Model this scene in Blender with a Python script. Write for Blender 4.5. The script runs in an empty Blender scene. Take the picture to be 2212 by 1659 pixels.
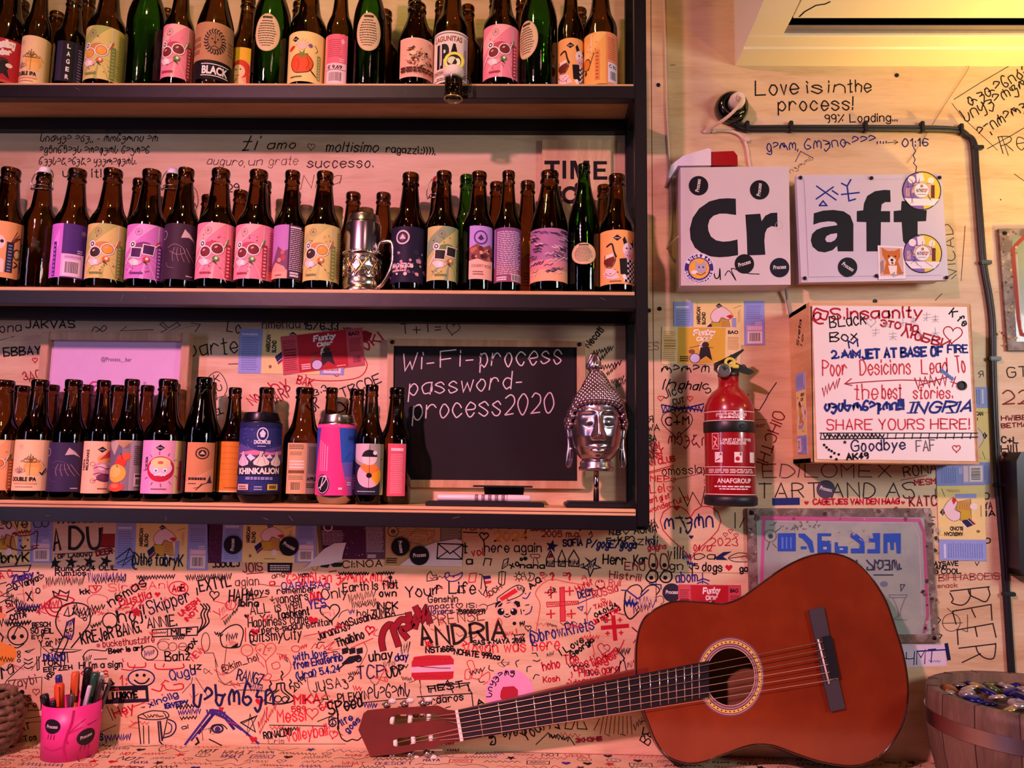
import bpy, bmesh, math, random
from math import pi, sin, cos, radians, sqrt, atan2, hypot
from mathutils import Vector, Matrix
from mathutils.geometry import tessellate_polygon
random.seed(7)
S = bpy.context.scene
COL = S.collection
# ---------------------------------------------------------------- camera
FPX, TH, PS, RO = 1700.0, radians(6.75), radians(1.35), radians(-0.78)
CAM = Vector((0, -1.56, 1.5))
FWD = Vector((-sin(PS)*cos(TH), cos(PS)*cos(TH), sin(TH)))
R0 = Vector((cos(PS), sin(PS), 0)); U0 = R0.cross(FWD)
RT = cos(RO)*R0 - sin(RO)*U0; UP = sin(RO)*R0 + cos(RO)*U0
cam = bpy.data.cameras.new('camera'); camo = bpy.data.objects.new('camera', cam); COL.objects.link(camo)
B = -FWD
camo.matrix_world = Matrix(((RT.x, UP.x, B.x, CAM.x), (RT.y, UP.y, B.y, CAM.y), (RT.z, UP.z, B.z, CAM.z), (0, 0, 0, 1)))
cam.sensor_fit = 'HORIZONTAL'; cam.sensor_width = 36; cam.lens = 36*FPX/2212; cam.clip_start = .02
S.camera = camo
# ---------------------------------------------------------------- world, lamps, exposure
w = bpy.data.worlds.new('world'); S.world = w; w.use_nodes = True
w.node_tree.nodes['Background'].inputs[0].default_value = (.5, .4, .5, 1)
w.node_tree.nodes['Background'].inputs[1].default_value = .06
S.view_settings.view_transform = 'Standard'; S.view_settings.look = 'None'
S.view_settings.gamma = 1; S.view_settings.exposure = 0.0
def lamp(name, loc, target, energy, col, size, sy=None, spread=180):
    l = bpy.data.lights.new(name, 'AREA'); l.energy = energy; l.color = col; l.size = size
    if sy: l.shape = 'RECTANGLE'; l.size_y = sy
    else: l.shape = 'DISK'
    l.spread = radians(spread)
    o = bpy.data.objects.new(name, l); COL.objects.link(o); o.location = loc
    o.rotation_euler = (Vector(target)-Vector(loc)).to_track_quat('-Z', 'Y').to_euler()
lamp('pink_spot', (-1.1, -2.2, 2.72), (-.08, 0, .72), 22, (1, .36, .50), .12, spread=82)
lamp('cool_lamp', (1.75, -1.55, 1.95), (.75, 0, 1.65), 7.1, (.96, .97, 1), .5, spread=120)
lamp('top_wall_fill', (-.5, -.85, 2.96), (-.45, 0, 2.2), 4.4, (1, .74, .22), .1)  # unseen warm fill, added to brighten the wall of the top compartment
lamp('yellow_lamp', (1.36, -.46, 2.10), (.9, -.1, 2.40), 1.2, (1, .60, .02), .08)
lamp('ac_fill', (1.22, -.25, 1.70), (.88, -.15, 2.36), 1.6, (1, .60, .08), .08, spread=75)  # unseen upward fill, added to brighten the air conditioner's underside
lamp('violet_tube', (-1.75, -1.6, 1.72), (-.3, -.1, 1.6), 6.2, (.66, .58, 1), .2, .95)
lamp('pink_fill', (.5, -2.0, 2.9), (.5, 0, 1.5), 1.9, (1, .5, .42), .3)  # unseen pinkish fill, added to soften the contrast of the shadows
for i in range(6): lamp('string_light', (-1.3+i*.55, -2.5-.12*(i % 2), 2.45), (-.3, 0, 1.8), .24, (1, .85, .75), .03)

# ---------------------------------------------------------------- pixel helper: where a sight line of the survey photo meets a plane y = const
def at(x, y, Y=0.0):
    v = (x-1106)/FPX*RT + (829.5-y)/FPX*UP + FWD
    return CAM + v*((Y-CAM.y)/v.y)
def atz(x, y, Z):
    v = (x-1106)/FPX*RT + (829.5-y)/FPX*UP + FWD
    return CAM + v*((Z-CAM.z)/v.z)
# ---------------------------------------------------------------- materials
MATS = {}
def lin(h):
    h = h.lstrip('#'); r = []
    for i in (0, 2, 4):
        v = int(h[i:i+2], 16)/255
        r.append(v/12.92 if v <= .04045 else ((v+.055)/1.055)**2.4)
    return tuple(r)+(1,)
def M(key, col=None, rough=.5, metal=0., var=.12, scale=60., bump=0., coat=0., emit=0., spec=.5):
    if key in MATS: return MATS[key]
    col = col or key
    m = bpy.data.materials.new(key.replace('#', 'paint_')); m.use_nodes = True; MATS[key] = m
    nt = m.node_tree; b = nt.nodes['Principled BSDF']
    c = lin(col); b.inputs['Roughness'].default_value = rough; b.inputs['Metallic'].default_value = metal
    b.inputs['Specular IOR Level'].default_value = spec
    b.inputs['Coat Weight'].default_value = coat
    if emit: b.inputs['Emission Color'].default_value = c; b.inputs['Emission Strength'].default_value = emit
    tc = nt.nodes.new('ShaderNodeTexCoord'); n = nt.nodes.new('ShaderNodeTexNoise'); n.inputs['Scale'].default_value = scale
    n.inputs['Detail'].default_value = 4
    nt.links.new(tc.outputs['Object'], n.inputs['Vector'])
    mx = nt.nodes.new('ShaderNodeMix'); mx.data_type = 'RGBA'
    mx.inputs[6].default_value = tuple(x*(1-var) for x in c[:3])+(1,); mx.inputs[7].default_value = tuple(min(1, x*(1+var)) for x in c[:3])+(1,)
    nt.links.new(n.outputs['Fac'], mx.inputs[0]); nt.links.new(mx.outputs[2], b.inputs['Base Color'])
    if bump:
        bp = nt.nodes.new('ShaderNodeBump'); bp.inputs['Strength'].default_value = bump; bp.inputs['Distance'].default_value = .002
        nt.links.new(n.outputs['Fac'], bp.inputs['Height']); nt.links.new(bp.outputs[0], b.inputs['Normal'])
    return m
def INK(h): return M(h, h, rough=.6, var=.06, spec=.2)
def wood(key, c1, c2, stretch=(1, 1, 8), scale=9., rough=.55, coat=0., c3=None, bump=.15):
    if key in MATS: return MATS[key]
    m = bpy.data.materials.new(key); m.use_nodes = True; MATS[key] = m
    nt = m.node_tree; b = nt.nodes['Principled BSDF']; b.inputs['Roughness'].default_value = rough; b.inputs['Coat Weight'].default_value = coat
    b.inputs['Coat Roughness'].default_value = .12
    tc = nt.nodes.new('ShaderNodeTexCoord'); mp = nt.nodes.new('ShaderNodeMapping'); mp.inputs['Scale'].default_value = stretch
    nt.links.new(tc.outputs['Object'], mp.inputs[0])
    n1 = nt.nodes.new('ShaderNodeTexNoise'); n1.inputs['Scale'].default_value = scale; n1.inputs['Detail'].default_value = 5; n1.inputs['Distortion'].default_value = .8
    n2 = nt.nodes.new('ShaderNodeTexNoise'); n2.inputs['Scale'].default_value = scale*9; n2.inputs['Detail'].default_value = 3
    nt.links.new(mp.outputs[0], n1.inputs['Vector']); nt.links.new(mp.outputs[0], n2.inputs['Vector'])
    ad = nt.nodes.new('ShaderNodeMath'); ad.operation = 'MULTIPLY_ADD'; ad.inputs[1].default_value = .35
    nt.links.new(n2.outputs['Fac'], ad.inputs[0]); nt.links.new(n1.outputs['Fac'], ad.inputs[2])
    cr = nt.nodes.new('ShaderNodeValToRGB'); cr.color_ramp.elements[0].position = .4; cr.color_ramp.elements[1].position = .9
    cr.color_ramp.elements[0].color = lin(c1); cr.color_ramp.elements[1].color = lin(c2)
    if c3: e = cr.color_ramp.elements.new(.64); e.color = lin(c3)
    nt.links.new(ad.outputs[0], cr.inputs[0]); nt.links.new(cr.outputs[0], b.inputs['Base Color'])
    if bump:
        bp = nt.nodes.new('ShaderNodeBump'); bp.inputs['Strength'].default_value = bump; bp.inputs['Distance'].default_value = .001
        nt.links.new(ad.outputs[0], bp.inputs['Height']); nt.links.new(bp.outputs[0], b.inputs['Normal'])
    return m
def glass(key, col, rough=.04, refl=1.0):
    """bottle glass as a thin tinted wall: each wall tints what passes and mirrors by Fresnel"""
    if key in MATS: return MATS[key]
    m = bpy.data.materials.new(key); m.use_nodes = True; MATS[key] = m
    nt = m.node_tree; nt.nodes.remove(nt.nodes['Principled BSDF']); out = nt.nodes['Material Output']
    t = nt.nodes.new('ShaderNodeBsdfTransparent'); g = nt.nodes.new('ShaderNodeBsdfGlossy'); g.inputs['Roughness'].default_value = rough
    tc = nt.nodes.new('ShaderNodeTexCoord'); n = nt.nodes.new('ShaderNodeTexNoise'); n.inputs['Scale'].default_value = 14
    nt.links.new(tc.outputs['Object'], n.inputs['Vector'])
    mx = nt.nodes.new('ShaderNodeMix'); mx.data_type = 'RGBA'
    mx.inputs[6].default_value = tuple(x*.85 for x in col)+(1,); mx.inputs[7].default_value = tuple(min(1, x*1.15) for x in col)+(1,)
    nt.links.new(n.outputs['Fac'], mx.inputs[0]); nt.links.new(mx.outputs[2], t.inputs[0])
    bp = nt.nodes.new('ShaderNodeBump'); bp.inputs['Strength'].default_value = .25; bp.inputs['Distance'].default_value = .002
    n2 = nt.nodes.new('ShaderNodeTexNoise'); n2.inputs['Scale'].default_value = 45; nt.links.new(tc.outputs['Object'], n2.inputs['Vector'])
    nt.links.new(n2.outputs['Fac'], bp.inputs['Height']); nt.links.new(bp.outputs[0], g.inputs['Normal'])
    f = nt.nodes.new('ShaderNodeFresnel'); f.inputs[0].default_value = 1.5; nt.links.new(bp.outputs[0], f.inputs[1])
    s = nt.nodes.new('ShaderNodeMixShader'); nt.links.new(f.outputs[0], s.inputs[0]); nt.links.new(t.outputs[0], s.inputs[1]); nt.links.new(g.outputs[0], s.inputs[2])
    nt.links.new(s.outputs[0], out.inputs[0])
    return m
# ---------------------------------------------------------------- mesh builder
class MB:
    def __init__(s): s.v = []; s.f = []; s.m = []; s.sm = []; s.ml = []
    def mi(s, mat):
        if mat not in s.ml: s.ml.append(mat)
        return s.ml.index(mat)
    def face(s, idx, mat, sm=False): s.f.append(tuple(idx)); s.m.append(s.mi(mat)); s.sm.append(sm)
    def add(s, pts, faces, mat, sm=False):
        o = len(s.v); s.v += [tuple(p) for p in pts]
        for f in faces: s.face([i+o for i in f], mat, sm)
    def box(s, a, b, mat, bev=0., T=None):
        x0, y0, z0 = (min(a[i], b[i]) for i in range(3)); x1, y1, z1 = (max(a[i], b[i]) for i in range(3))
        bm = bmesh.new(); bmesh.ops.create_cube(bm, size=1)
        for v in bm.verts: v.co = Vector((x0+(v.co.x+.5)*(x1-x0), y0+(v.co.y+.5)*(y1-y0), z0+(v.co.z+.5)*(z1-z0)))
        if bev: bmesh.ops.bevel(bm, geom=bm.edges[:], offset=bev, segments=2, affect='EDGES')
        s.frombm(bm, mat, T=T)
    def frombm(s, bm, mat, sm=False, T=None):
        bm.verts.index_update()
        s.add([(T @ v.co if T else v.co) for v in bm.verts], [[v.index for v in f.verts] for f in bm.faces], mat, sm); bm.free()
    def lathe(s, prof, mat, n=28, c=(0, 0, 0), T=None, cap0=True, cap1=True, a0=0., a1=2*pi, sm=True, mats=None):
        full = abs(a1-a0-2*pi) < 1e-6; k = n if full else n+1; P = []
        for r, z in prof:
            for i in range(k):
                a = a0+(a1-a0)*i/n; p = Vector((c[0]+r*cos(a), c[1]+r*sin(a), c[2]+z)); P.append(T @ p if T else p)
        o = len(s.v); s.v += [tuple(p) for p in P]
        for j in range(len(prof)-1):
            mm = mats[j] if mats else mat
            for i in range(n):
                i2 = (i+1) % k
                s.face((o+j*k+i, o+j*k+i2, o+(j+1)*k+i2, o+(j+1)*k+i), mm, sm)
        if full and cap0 and prof[0][0] > 1e-6: s.face([o+i for i in range(k)][::-1], mats[0] if mats else mat)
        if full and cap1 and prof[-1][0] > 1e-6: s.face([o+(len(prof)-1)*k+i for i in range(k)], mats[-1] if mats else mat)
    def tube(s, path, r, mat, n=8, closed=False, sm=True):
        path = [Vector(p) for p in path]; N = len(path); o = len(s.v); rr = r if isinstance(r, (list, tuple)) else [r]*N
        up = None
        for i, p in enumerate(path):
            if closed: d = path[(i+1) % N]-path[i-1]
            else: d = path[min(i+1, N-1)]-path[max(i-1, 0)]
            d = d.normalized() if d.length > 1e-9 else Vector((0, 0, 1))
            if up is None: up = d.orthogonal().normalized()
            else:
                up = up-d*up.dot(d); up = up.normalized() if up.length > 1e-6 else d.orthogonal().normalized()
            sd = d.cross(up)
            for k in range(n):
                a = 2*pi*k/n; s.v.append(tuple(p+(up*cos(a)+sd*sin(a))*rr[i]))
        for i in range(N if closed else N-1):
            j = (i+1) % N
            for k in range(n): s.face((o+i*n+k, o+i*n+(k+1) % n, o+j*n+(k+1) % n, o+j*n+k), mat, sm)
        if not closed:
            s.face([o+k for k in range(n)][::-1], mat); s.face([o+(N-1)*n+k for k in range(n)], mat)
    def ball(s, c, r, mat, u=14, v=9, sc=(1, 1, 1)):
        bm = bmesh.new(); bmesh.ops.create_uvsphere(bm, u_segments=u, v_segments=v, radius=r)
        for q in bm.verts: q.co = Vector((c[0]+q.co.x*sc[0], c[1]+q.co.y*sc[1], c[2]+q.co.z*sc[2]))
        s.frombm(bm, mat, True)
    def prism(s, pts, d, mat, mside=None):
        """pts: 3-D outline; d: thickness vector"""
        n = len(pts); P = [Vector(p) for p in pts]; d = Vector(d); o = len(s.v)
        s.v += [tuple(p) for p in P]+[tuple(p+d) for p in P]
        for t in tessellate_polygon([P]): s.face([o+i for i in t], mat); s.face([o+n+i for i in t][::-1], mat)
        for i in range(n): s.face((o+i, o+(i+1) % n, o+n+(i+1) % n, o+n+i), mside or mat)
    def build(s, name, parent=None, label=None, cat=None, group=None, kind=None, loc=None):
        me = bpy.data.meshes.new(name); me.from_pydata(s.v, [], s.f)
        for m in s.ml: me.materials.append(m)
        me.polygons.foreach_set('material_index', s.m); me.polygons.foreach_set('use_smooth', s.sm)
        bm = bmesh.new(); bm.from_mesh(me); bmesh.ops.recalc_face_normals(bm, faces=bm.faces); bm.to_mesh(me); bm.free()
        me.update(); o = bpy.data.objects.new(name, me); COL.objects.link(o)
        if parent: o.parent = parent
        if loc is not None: o.location = loc
        tag(o, label, cat, group, kind)
        return o
def tag(o, label=None, cat=None, group=None, kind=None):
    for k, v in (('label', label), ('category', cat), ('group', group), ('kind', kind)):
        if v: o[k] = v
    return o
def thing(name, label, cat, loc=(0, 0, 0), group=None, rz=0):
    o = bpy.data.objects.new(name, None); o.empty_display_size = .02; COL.objects.link(o); o.location = loc; o.rotation_euler.z = rz
    return tag(o, label, cat, group)
# ---------------------------------------------------------------- stroke lettering
GL = {}
def _g(t):
    for ln in t.strip().split('\n'):
        k, *st = ln.split(' ')
        out = []
        for s_ in st:
            p = [(int(s_[i]), int(s_[i+1])-2) for i in range(1, len(s_)-1, 2)]
            out.append((s_[0] == '~', p))
        GL[k] = (max([q[0] for _, p in out for q in p]), out)
_g('''A !022842 !1434
B !0802 ~08283847362505 ~05254443322202
C ~4738180604123243
D !0802 ~082846442202
E !48080242 !0535
F !480802 !0535
G ~473818060412324345 !4525
H !0802 !4842 !0545
I !0802
J ~3833221203
K !0802 !4804 !1542
L !080242
M !0208254842
N !02084248
O ~180604123244463818
P !0802 ~082847462505
Q ~180604123244463818 !3341
R !0802 ~082847462505 !2542
S ~47381807153543321203
T !0848 !2822
U ~080412324448
V !082248
W !0812253248
X !0842 !4802
Y !082548 !2522
Z !08480242
a ~36160503123335 !3632
b !0802 ~05162634221203
c ~35261604122233
d !3832 ~35261604122233
e ~043435261604122233
f ~37281712 !0626
g ~35261604122233 ~3631201001
h !0802 ~0516263532
i !0602 !0807
j ~161100 !1817
k !0802 !3604 !1532
l !0802
m !0602 ~05162522 ~25364542
n !0602 ~0516263532
o ~16041222342616
p !0600 ~05162634221203
q !3630 ~35261604122233
r !0602 ~04162635
s ~352616052433221203
t ~18131222 !0626
u ~0603122233 !3632
v !061226
w !0612253246
x !0632 !3602
y !0613 !3600
z !06360232
0 ~18060412223436281 8
1 !0618 !1812
2 ~071828373502 !0232
3 ~0718283625 ~2534321203
4 !280434 !2822
5 !380805 ~05263533221203
6 ~37180503122233342504
7 !083812
8 ~180706253433221203042536372818
9 ~3625150607182837363322
. !0203
, !0201
! !0804 !0302
? ~0718283624 !2322
- !0424
_ !0242
+ !0444 !2622
= !0535 !0333
: !0605 !0302
( ~18060412
) ~08161402
@ ~35261604122233 ~35343352646647281806040220405 1
/ !0248
% !0248 ~0817 !3433
# !1812 !3832 !0646 !0444
' !0807
Б !480802 ~05254443322202
Я !4842 ~482807062545 !2502
И !08024842
Л !022842
П !02084842
Э ~07183846443 21203 !2545
Д !0002424 0 !122842
Ю !0802 !0525 ~3826243252545638
Ч !0805 ~0525 45 !4842
Ш !08024248 !2822
Ж !0842 !4802 !2822
Г !020848
ა ~061736350 4
ბ ~3726171504122233351 5
გ ~0616252415243331201001
დ ~16041222342616 ~24344453
ე ~06162635241434332110 01
ვ ~0616352414343221 1001
ზ ~06162635140312223 3
თ ~0503122233352616051 5
ი ~02051626353 2
კ ~2614243433 21 1001
ლ ~0503162534 3626 ~34455352
მ ~37281705031222332414
ნ ~27180705162634221203
ო ~0204162523 ~25364542
პ ~0716360503122233
რ ~0204162523 ~25364542 !2527
ს ~08040312223435
ტ ~16041222342616 ~26474533
უ ~06051415163624343220 01
ფ ~16041222342616 !2620
ქ ~061625132 233 !1610
ღ ~16041222342616 ~3431200 1
ყ ~0604132435 ~3635312010
შ ~38281705031222332414 !2848
ჩ ~2817050416263 432 2
ც ~1604122234 36 !3634
ძ ~37160412223325 15
წ ~27150412223325 15
ჭ ~06051625 !2622 !0444
ხ ~08 040312223445 !1535
ჯ ~0604133546 !2622
ჰ ~06152635 322 1
პ ~06162636 322 203
''' .replace('281 8','2818').replace('40220405 1','4022040').replace('443 21203','44321203').replace('424 0','4240').replace('0525 45','052545').replace('350 4','3504').replace('3351 5','33351').replace('2110 01','211001').replace('3221 1001','32211001').replace('2223 3','222333').replace('051 5','0515').replace('353 2','3532').replace('3433 21 1001','3433211001').replace('2534 3626','25343626').replace('3220 01','322001').replace('132 233','132233').replace('200 1','2001').replace('263 432 2','263432').replace('2234 36','223436').replace('3325 15','33251').replace('~08 04','~0804').replace('322 1','3221').replace('322 203','322203'))
for a_, b_ in zip('АВЕКМНОРСТХУЗ', 'ABEKMHOPCTXY3'): GL[a_] = GL[b_]
def smooth(p, closed=False, k=4):
    n = len(p); o = []
    for i in range(n if closed else n-1):
        a, b, c, d = (p[(i+j-1) % n] if closed else p[min(max(i+j-1, 0), n-1)] for j in range(4))
        for t in range(k):
            t /= k; o.append(tuple(.5*(2*b[q]+(c[q]-a[q])*t+(2*a[q]-5*b[q]+4*c[q]-d[q])*t*t+(3*b[q]-a[q]-3*c[q]+d[q])*t**3) for q in range(len(b))))
    if not closed: o.append(p[-1])
    return o
FC = {}
def ftris(text, bold=0., serif=False):
    k = (text, bold)
    if k in FC: return FC[k]
    cu = bpy.data.curves.new('t', 'FONT'); cu.body = text; cu.size = 1; cu.offset = bold; cu.resolution_u = 4
    o = bpy.data.objects.new('t', cu); COL.objects.link(o); bpy.context.view_layer.update()
    ev = o.evaluated_get(bpy.context.evaluated_depsgraph_get()); me = ev.to_mesh(); me.calc_loop_triangles()
    tr = [[tuple(me.vertices[i].co[:2]) for i in t.vertices] for t in me.loop_triangles]
    ev.to_mesh_clear(); bpy.data.objects.remove(o); bpy.data.curves.remove(cu)
    if tr:
        xs = [p[0] for t in tr for p in t]; ys = [p[1] for t in tr for p in t]
        FC[k] = (tr, min(xs), max(xs), .72)
    else: FC[k] = ([], 0, 1, .72)
    return FC[k]
class Pad:
    """collects flat marks (ink, print) in 2-D and lays them on a surface"""
    def __init__(s, yd=1): s.it = []; s.yd = yd; s.k = 0
    def put(s, tris, col): s.it.append((tris, col, s.k)); s.k += 1
    def poly(s, pts, col):
        P = [Vector((p[0], p[1], 0)) for p in pts]
        s.put([[tuple(P[i][:2]) for i in t] for t in tessellate_polygon([P])], col)
    def rect(s, x0, y0, x1, y1, col): s.put([[(x0, y0), (x1, y0), (x1, y1)], [(x0, y0), (x1, y1), (x0, y1)]], col)
    def disc(s, cx, cy, r, col, ry=None, n=20, ang=0.):
        ry = ry or r; p = []
        for i in range(n):
            x, y = r*cos(2*pi*i/n), ry*sin(2*pi*i/n); p.append((cx+x*cos(ang)-y*sin(ang), cy+x*sin(ang)+y*cos(ang)))
        s.put([[(cx, cy), p[i], p[(i+1) % n]] for i in range(n)], col)
    def ring(s, cx, cy, r, w, col, ry=None, n=24): s.stroke([(cx+r*cos(2*pi*i/n), cy+(ry or r)*sin(2*pi*i/n)) for i in range(n)], w, col, closed=True)
    def stroke(s, pts, w, col, sm=False, closed=False):
        s.put(s._st(smooth(pts, closed) if sm and len(pts) > 2 else list(pts), w, closed), col)
    def _st(s, p, w, closed=False):
        n = len(p); L = []; w /= 2
        if n < 2: return []
        for i in range(n):
            a = p[i-1] if (i > 0 or closed) else None; b = p[i]; c = p[(i+1) % n] if (i < n-1 or closed) else None
            d1 = (b[0]-a[0], b[1]-a[1]) if a else None; d2 = (c[0]-b[0], c[1]-b[1]) if c else None
            def nz(d):
                l = hypot(*d); return (d[0]/l, d[1]/l) if l > 1e-9 else (0, 0)
            d1 = nz(d1) if d1 else nz(d2); d2 = nz(d2) if d2 else d1
            t = nz((d1[0]+d2[0], d1[1]+d2[1]))
            if t == (0, 0): t = d1
            cs = max(.45, t[0]*d1[0]+t[1]*d1[1]); nx, ny = -t[1]*w/cs, t[0]*w/cs
            e = (0, 0)
            if not closed and i == 0: e = (-d1[0]*w*.7, -d1[1]*w*.7)
            if not closed and i == n-1: e = (d1[0]*w*.7, d1[1]*w*.7)
            L.append(((b[0]+nx+e[0], b[1]+ny+e[1]), (b[0]-nx+e[0], b[1]-ny+e[1])))
        T = []
        for i in range(n if closed else n-1):
            (a, b), (c, d) = L[i], L[(i+1) % n]; T += [[a, b, d], [a, d, c]]
        return T
    def hand(s, text, x0, y0, h, col, w, x1=None, y1=None, jit=.25, slant=0.):
        """handwriting: baseline from (x0,y0) to (x1,y1); h = capital height"""
        u = h/6.; pen = 0.; st = []
        for ch in text:
            if ch == ' ': pen += 2.6; continue
            if ch == '♥': pen += 6; continue
            g = GL.get(ch)
            if not g: pen += 3; continue
            for sm_, p in g[1]:
                j = [(q[0]+random.uniform(-jit, jit)+pen, q[1]+random.uniform(-jit, jit)) for q in p]
                st.append(smooth(j, False, 3) if sm_ and len(j) > 2 else j)
            pen += g[0]+1.5
        pen = max(pen-1.5, 1.)
        if x1 is None: sx, dx, dy = u, 1., 0.
        else:
            y1 = y0 if y1 is None else y1
            l = hypot(x1-x0, y1-y0); sx = l/pen; dx, dy = (x1-x0)/l, (y1-y0)/l
        ux, uy = (-dy, dx) if s.yd > 0 else (dy, -dx)
        T = []
        for p in st:
            T += s._st([(x0+dx*(q[0]+slant*q[1])*sx+ux*q[1]*u, y0+dy*(q[0]+slant*q[1])*sx+uy*q[1]*u) for q in p], w*1.22)
        s.put(T, col)
    def font(s, text, x0, y0, h, col, x1=None, y1=None, bold=0., slant=0., center=False):
        tr, a, b, cap = ftris(text, bold); sc = h/cap
        if x1 is None: sx, dx, dy = sc, 1., 0.
        else:
            y1 = y0 if y1 is None else y1; l = hypot(x1-x0, y1-y0); sx = l/(b-a); dx, dy = (x1-x0)/l, (y1-y0)/l
        if center: x0 -= (b-a)*sx/2
        ux, uy = (-dy, dx) if s.yd > 0 else (dy, -dx)
        s.put([[(x0+dx*((q[0]-a)+slant*q[1])*sx+ux*q[1]*sc, y0+dy*((q[0]-a)+slant*q[1])*sx+uy*q[1]*sc) for q in t] for t in tr], col)
    def heart(s, x, y, r, col, fill=True, w=1.2, rot=0.):
        p = []
        for i in range(24):
            t = 2*pi*i/24; a, b = 16*sin(t)**3/17, (13*cos(t)-5*cos(2*t)-2*cos(3*t)-cos(4*t))/17*s.yd
            p.append((x+r*(a*cos(rot)-b*sin(rot)), y+r*(a*sin(rot)+b*cos(rot))))
        s.poly(p, col) if fill else s.stroke(p, w, col, closed=True)
    def star(s, x, y, r, col, rot=0., inner=.42, n=5):
        s.poly([(x+(r if i % 2 == 0 else r*inner)*sin(pi*i/n+rot), y+s.yd*(r if i % 2 == 0 else r*inner)*cos(pi*i/n+rot)) for i in range(2*n)], col)
    def scrib(s, x0, y0, x1, y1, amp, col, w, n=14):
        p = []
        for i in range(n+1):
            t = i/n; p.append((x0+(x1-x0)*t+random.uniform(-1, 1)*amp*.2, y0+(y1-y0)*t+(amp if i % 2 else -amp)*random.uniform(.5, 1)))
        s.stroke(p, w, col)
    def lines(s, x0, y0, x1, y1, n, col, frac=.5, ragged=.15):
        """rows of illegible small print"""
        T = []; hh = (y1-y0)/n
        for i in range(n):
            x = x0; e = x1-random.random()*ragged*(x1-x0); ww = (x1-x0)
            while x < e:
                l = min(random.uniform(.06, .17)*ww, e-x); a, b = y0+hh*i, y0+hh*(i+frac)
                T += [[(x, a), (x+l, a), (x+l, b)], [(x, a), (x+l, b), (x, b)]]; x += l+.022*ww
        s.put(T, col)
    def barcode(s, x0, y0, x1, y1, bg='#e8e0e0', fg='#15101a', q=.12):
        s.rect(x0, y0, x1, y1, bg); mx, my = (x1-x0)*q, (y1-y0)*q; x = x0+mx; T = []
        wd = (x1-x0-2*mx)/34.
        while x < x1-mx-wd:
            l = wd*random.choice((.7, 1, 1.6)); T += [[(x, y0+my*1.4), (x+l, y0+my*1.4), (x+l, y1-my)], [(x, y0+my*1.4), (x+l, y1-my), (x, y1-my)]]; x += l+wd*random.choice((.7, 1, 1.4))
        s.put(T, fg)
    def lay(s, mb, fn, base=.00025, step=.00003, cyc=None, strip=None, matf=INK, clip=None):
        """fn(x, y, off) -> 3-D; strip: split along x every STRIP units (for curved surfaces)"""
        for tris, col, k in s.it:
            mat = matf(col); off = base+step*(k % cyc if cyc else k)
            for t in tris:
                for q in (cut(t, clip) if clip else [t]):
                    if strip:
                        a, b = min(p[0] for p in q), max(p[0] for p in q)
                        i0, i1 = math.floor(a/strip+1e-6), math.ceil(b/strip-1e-6)
                        ps = [cutx(q, i*strip, (i+1)*strip) for i in range(i0, i1)] if i1-i0 > 1 else [q]
                    else: ps = [q]
                    for r in ps:
                        if len(r) < 3: continue
                        o = len(mb.v); mb.v += [tuple(fn(p[0], p[1], off)) for p in r]; mb.face(range(o, o+len(r)), mat)
def _half(p, f):
    o = []
    for i in range(len(p)):
        a, b = p[i-1], p[i]; fa, fb = f(a), f(b)
        if (fa >= 0) != (fb >= 0):
            t = fa/(fa-fb); o.append((a[0]+(b[0]-a[0])*t, a[1]+(b[1]-a[1])*t))
        if fb >= 0: o.append(b)
    return o
def cutx(p, a, b): 
    p = _half(p, lambda q: q[0]-a); return _half(p, lambda q: b-q[0]) if len(p) > 2 else []
def cut(p, c):
    x0, y0, x1, y1 = c
    for f in (lambda q: q[0]-x0, lambda q: x1-q[0], lambda q: q[1]-y0, lambda q: y1-q[1]):
        p = _half(p, f)
        if len(p) < 3: return []
    return [p]
BLK, RED, BLU, VIO, BRN = '#0d0b10', '#b50f22', '#13206e', '#3a2470', '#4a2a22'
# ================================================================ room
PLY = wood('birch_plywood', '#c2986e', '#e2c5a0', (1.2, 1, 9), 2.6, .5, 0, '#d6b68e')
PLY2 = wood('shelf_plywood', '#b8854f', '#dcb381', (1, 6, 9), 4, .55, 0, '#caa06c')
EDGE = M('plywood_edge', '#e0bd94', .6, var=.25, scale=120)
STEEL = M('black_painted_steel', '#0b080c', .42, var=.2, scale=40, bump=.1, spec=.3)
ROOMP = M('room_paint', '#6a4638', .8, var=.1, scale=6)
CZ = .984
for nm, a, b in (('floor', (-3, -4.6, -.1), (3.2, .1, 0)), ('ceiling', (-3, -4.6, 3.0), (3.2, .1, 3.1)), ('wall_left', (-3.1, -4.6, 0), (-3, .1, 3)), ('wall_right', (3.2, -4.6, 0), (3.3, .1, 3)), ('wall_front', (-3, -4.7, 0), (3.2, -4.6, 3))):
    mb = MB(); mb.box(a, b, ROOMP); mb.build(nm, kind='structure')
WALL = MB(); WALL.box((-3, 0, 0), (3.2, .1, 3), PLY)       # marks are added below, then built
COUNTER = MB(); COUNTER.box((-2.2, -.5, CZ-.04), (2.4, -.0005, CZ), PLY, .002)
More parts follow.
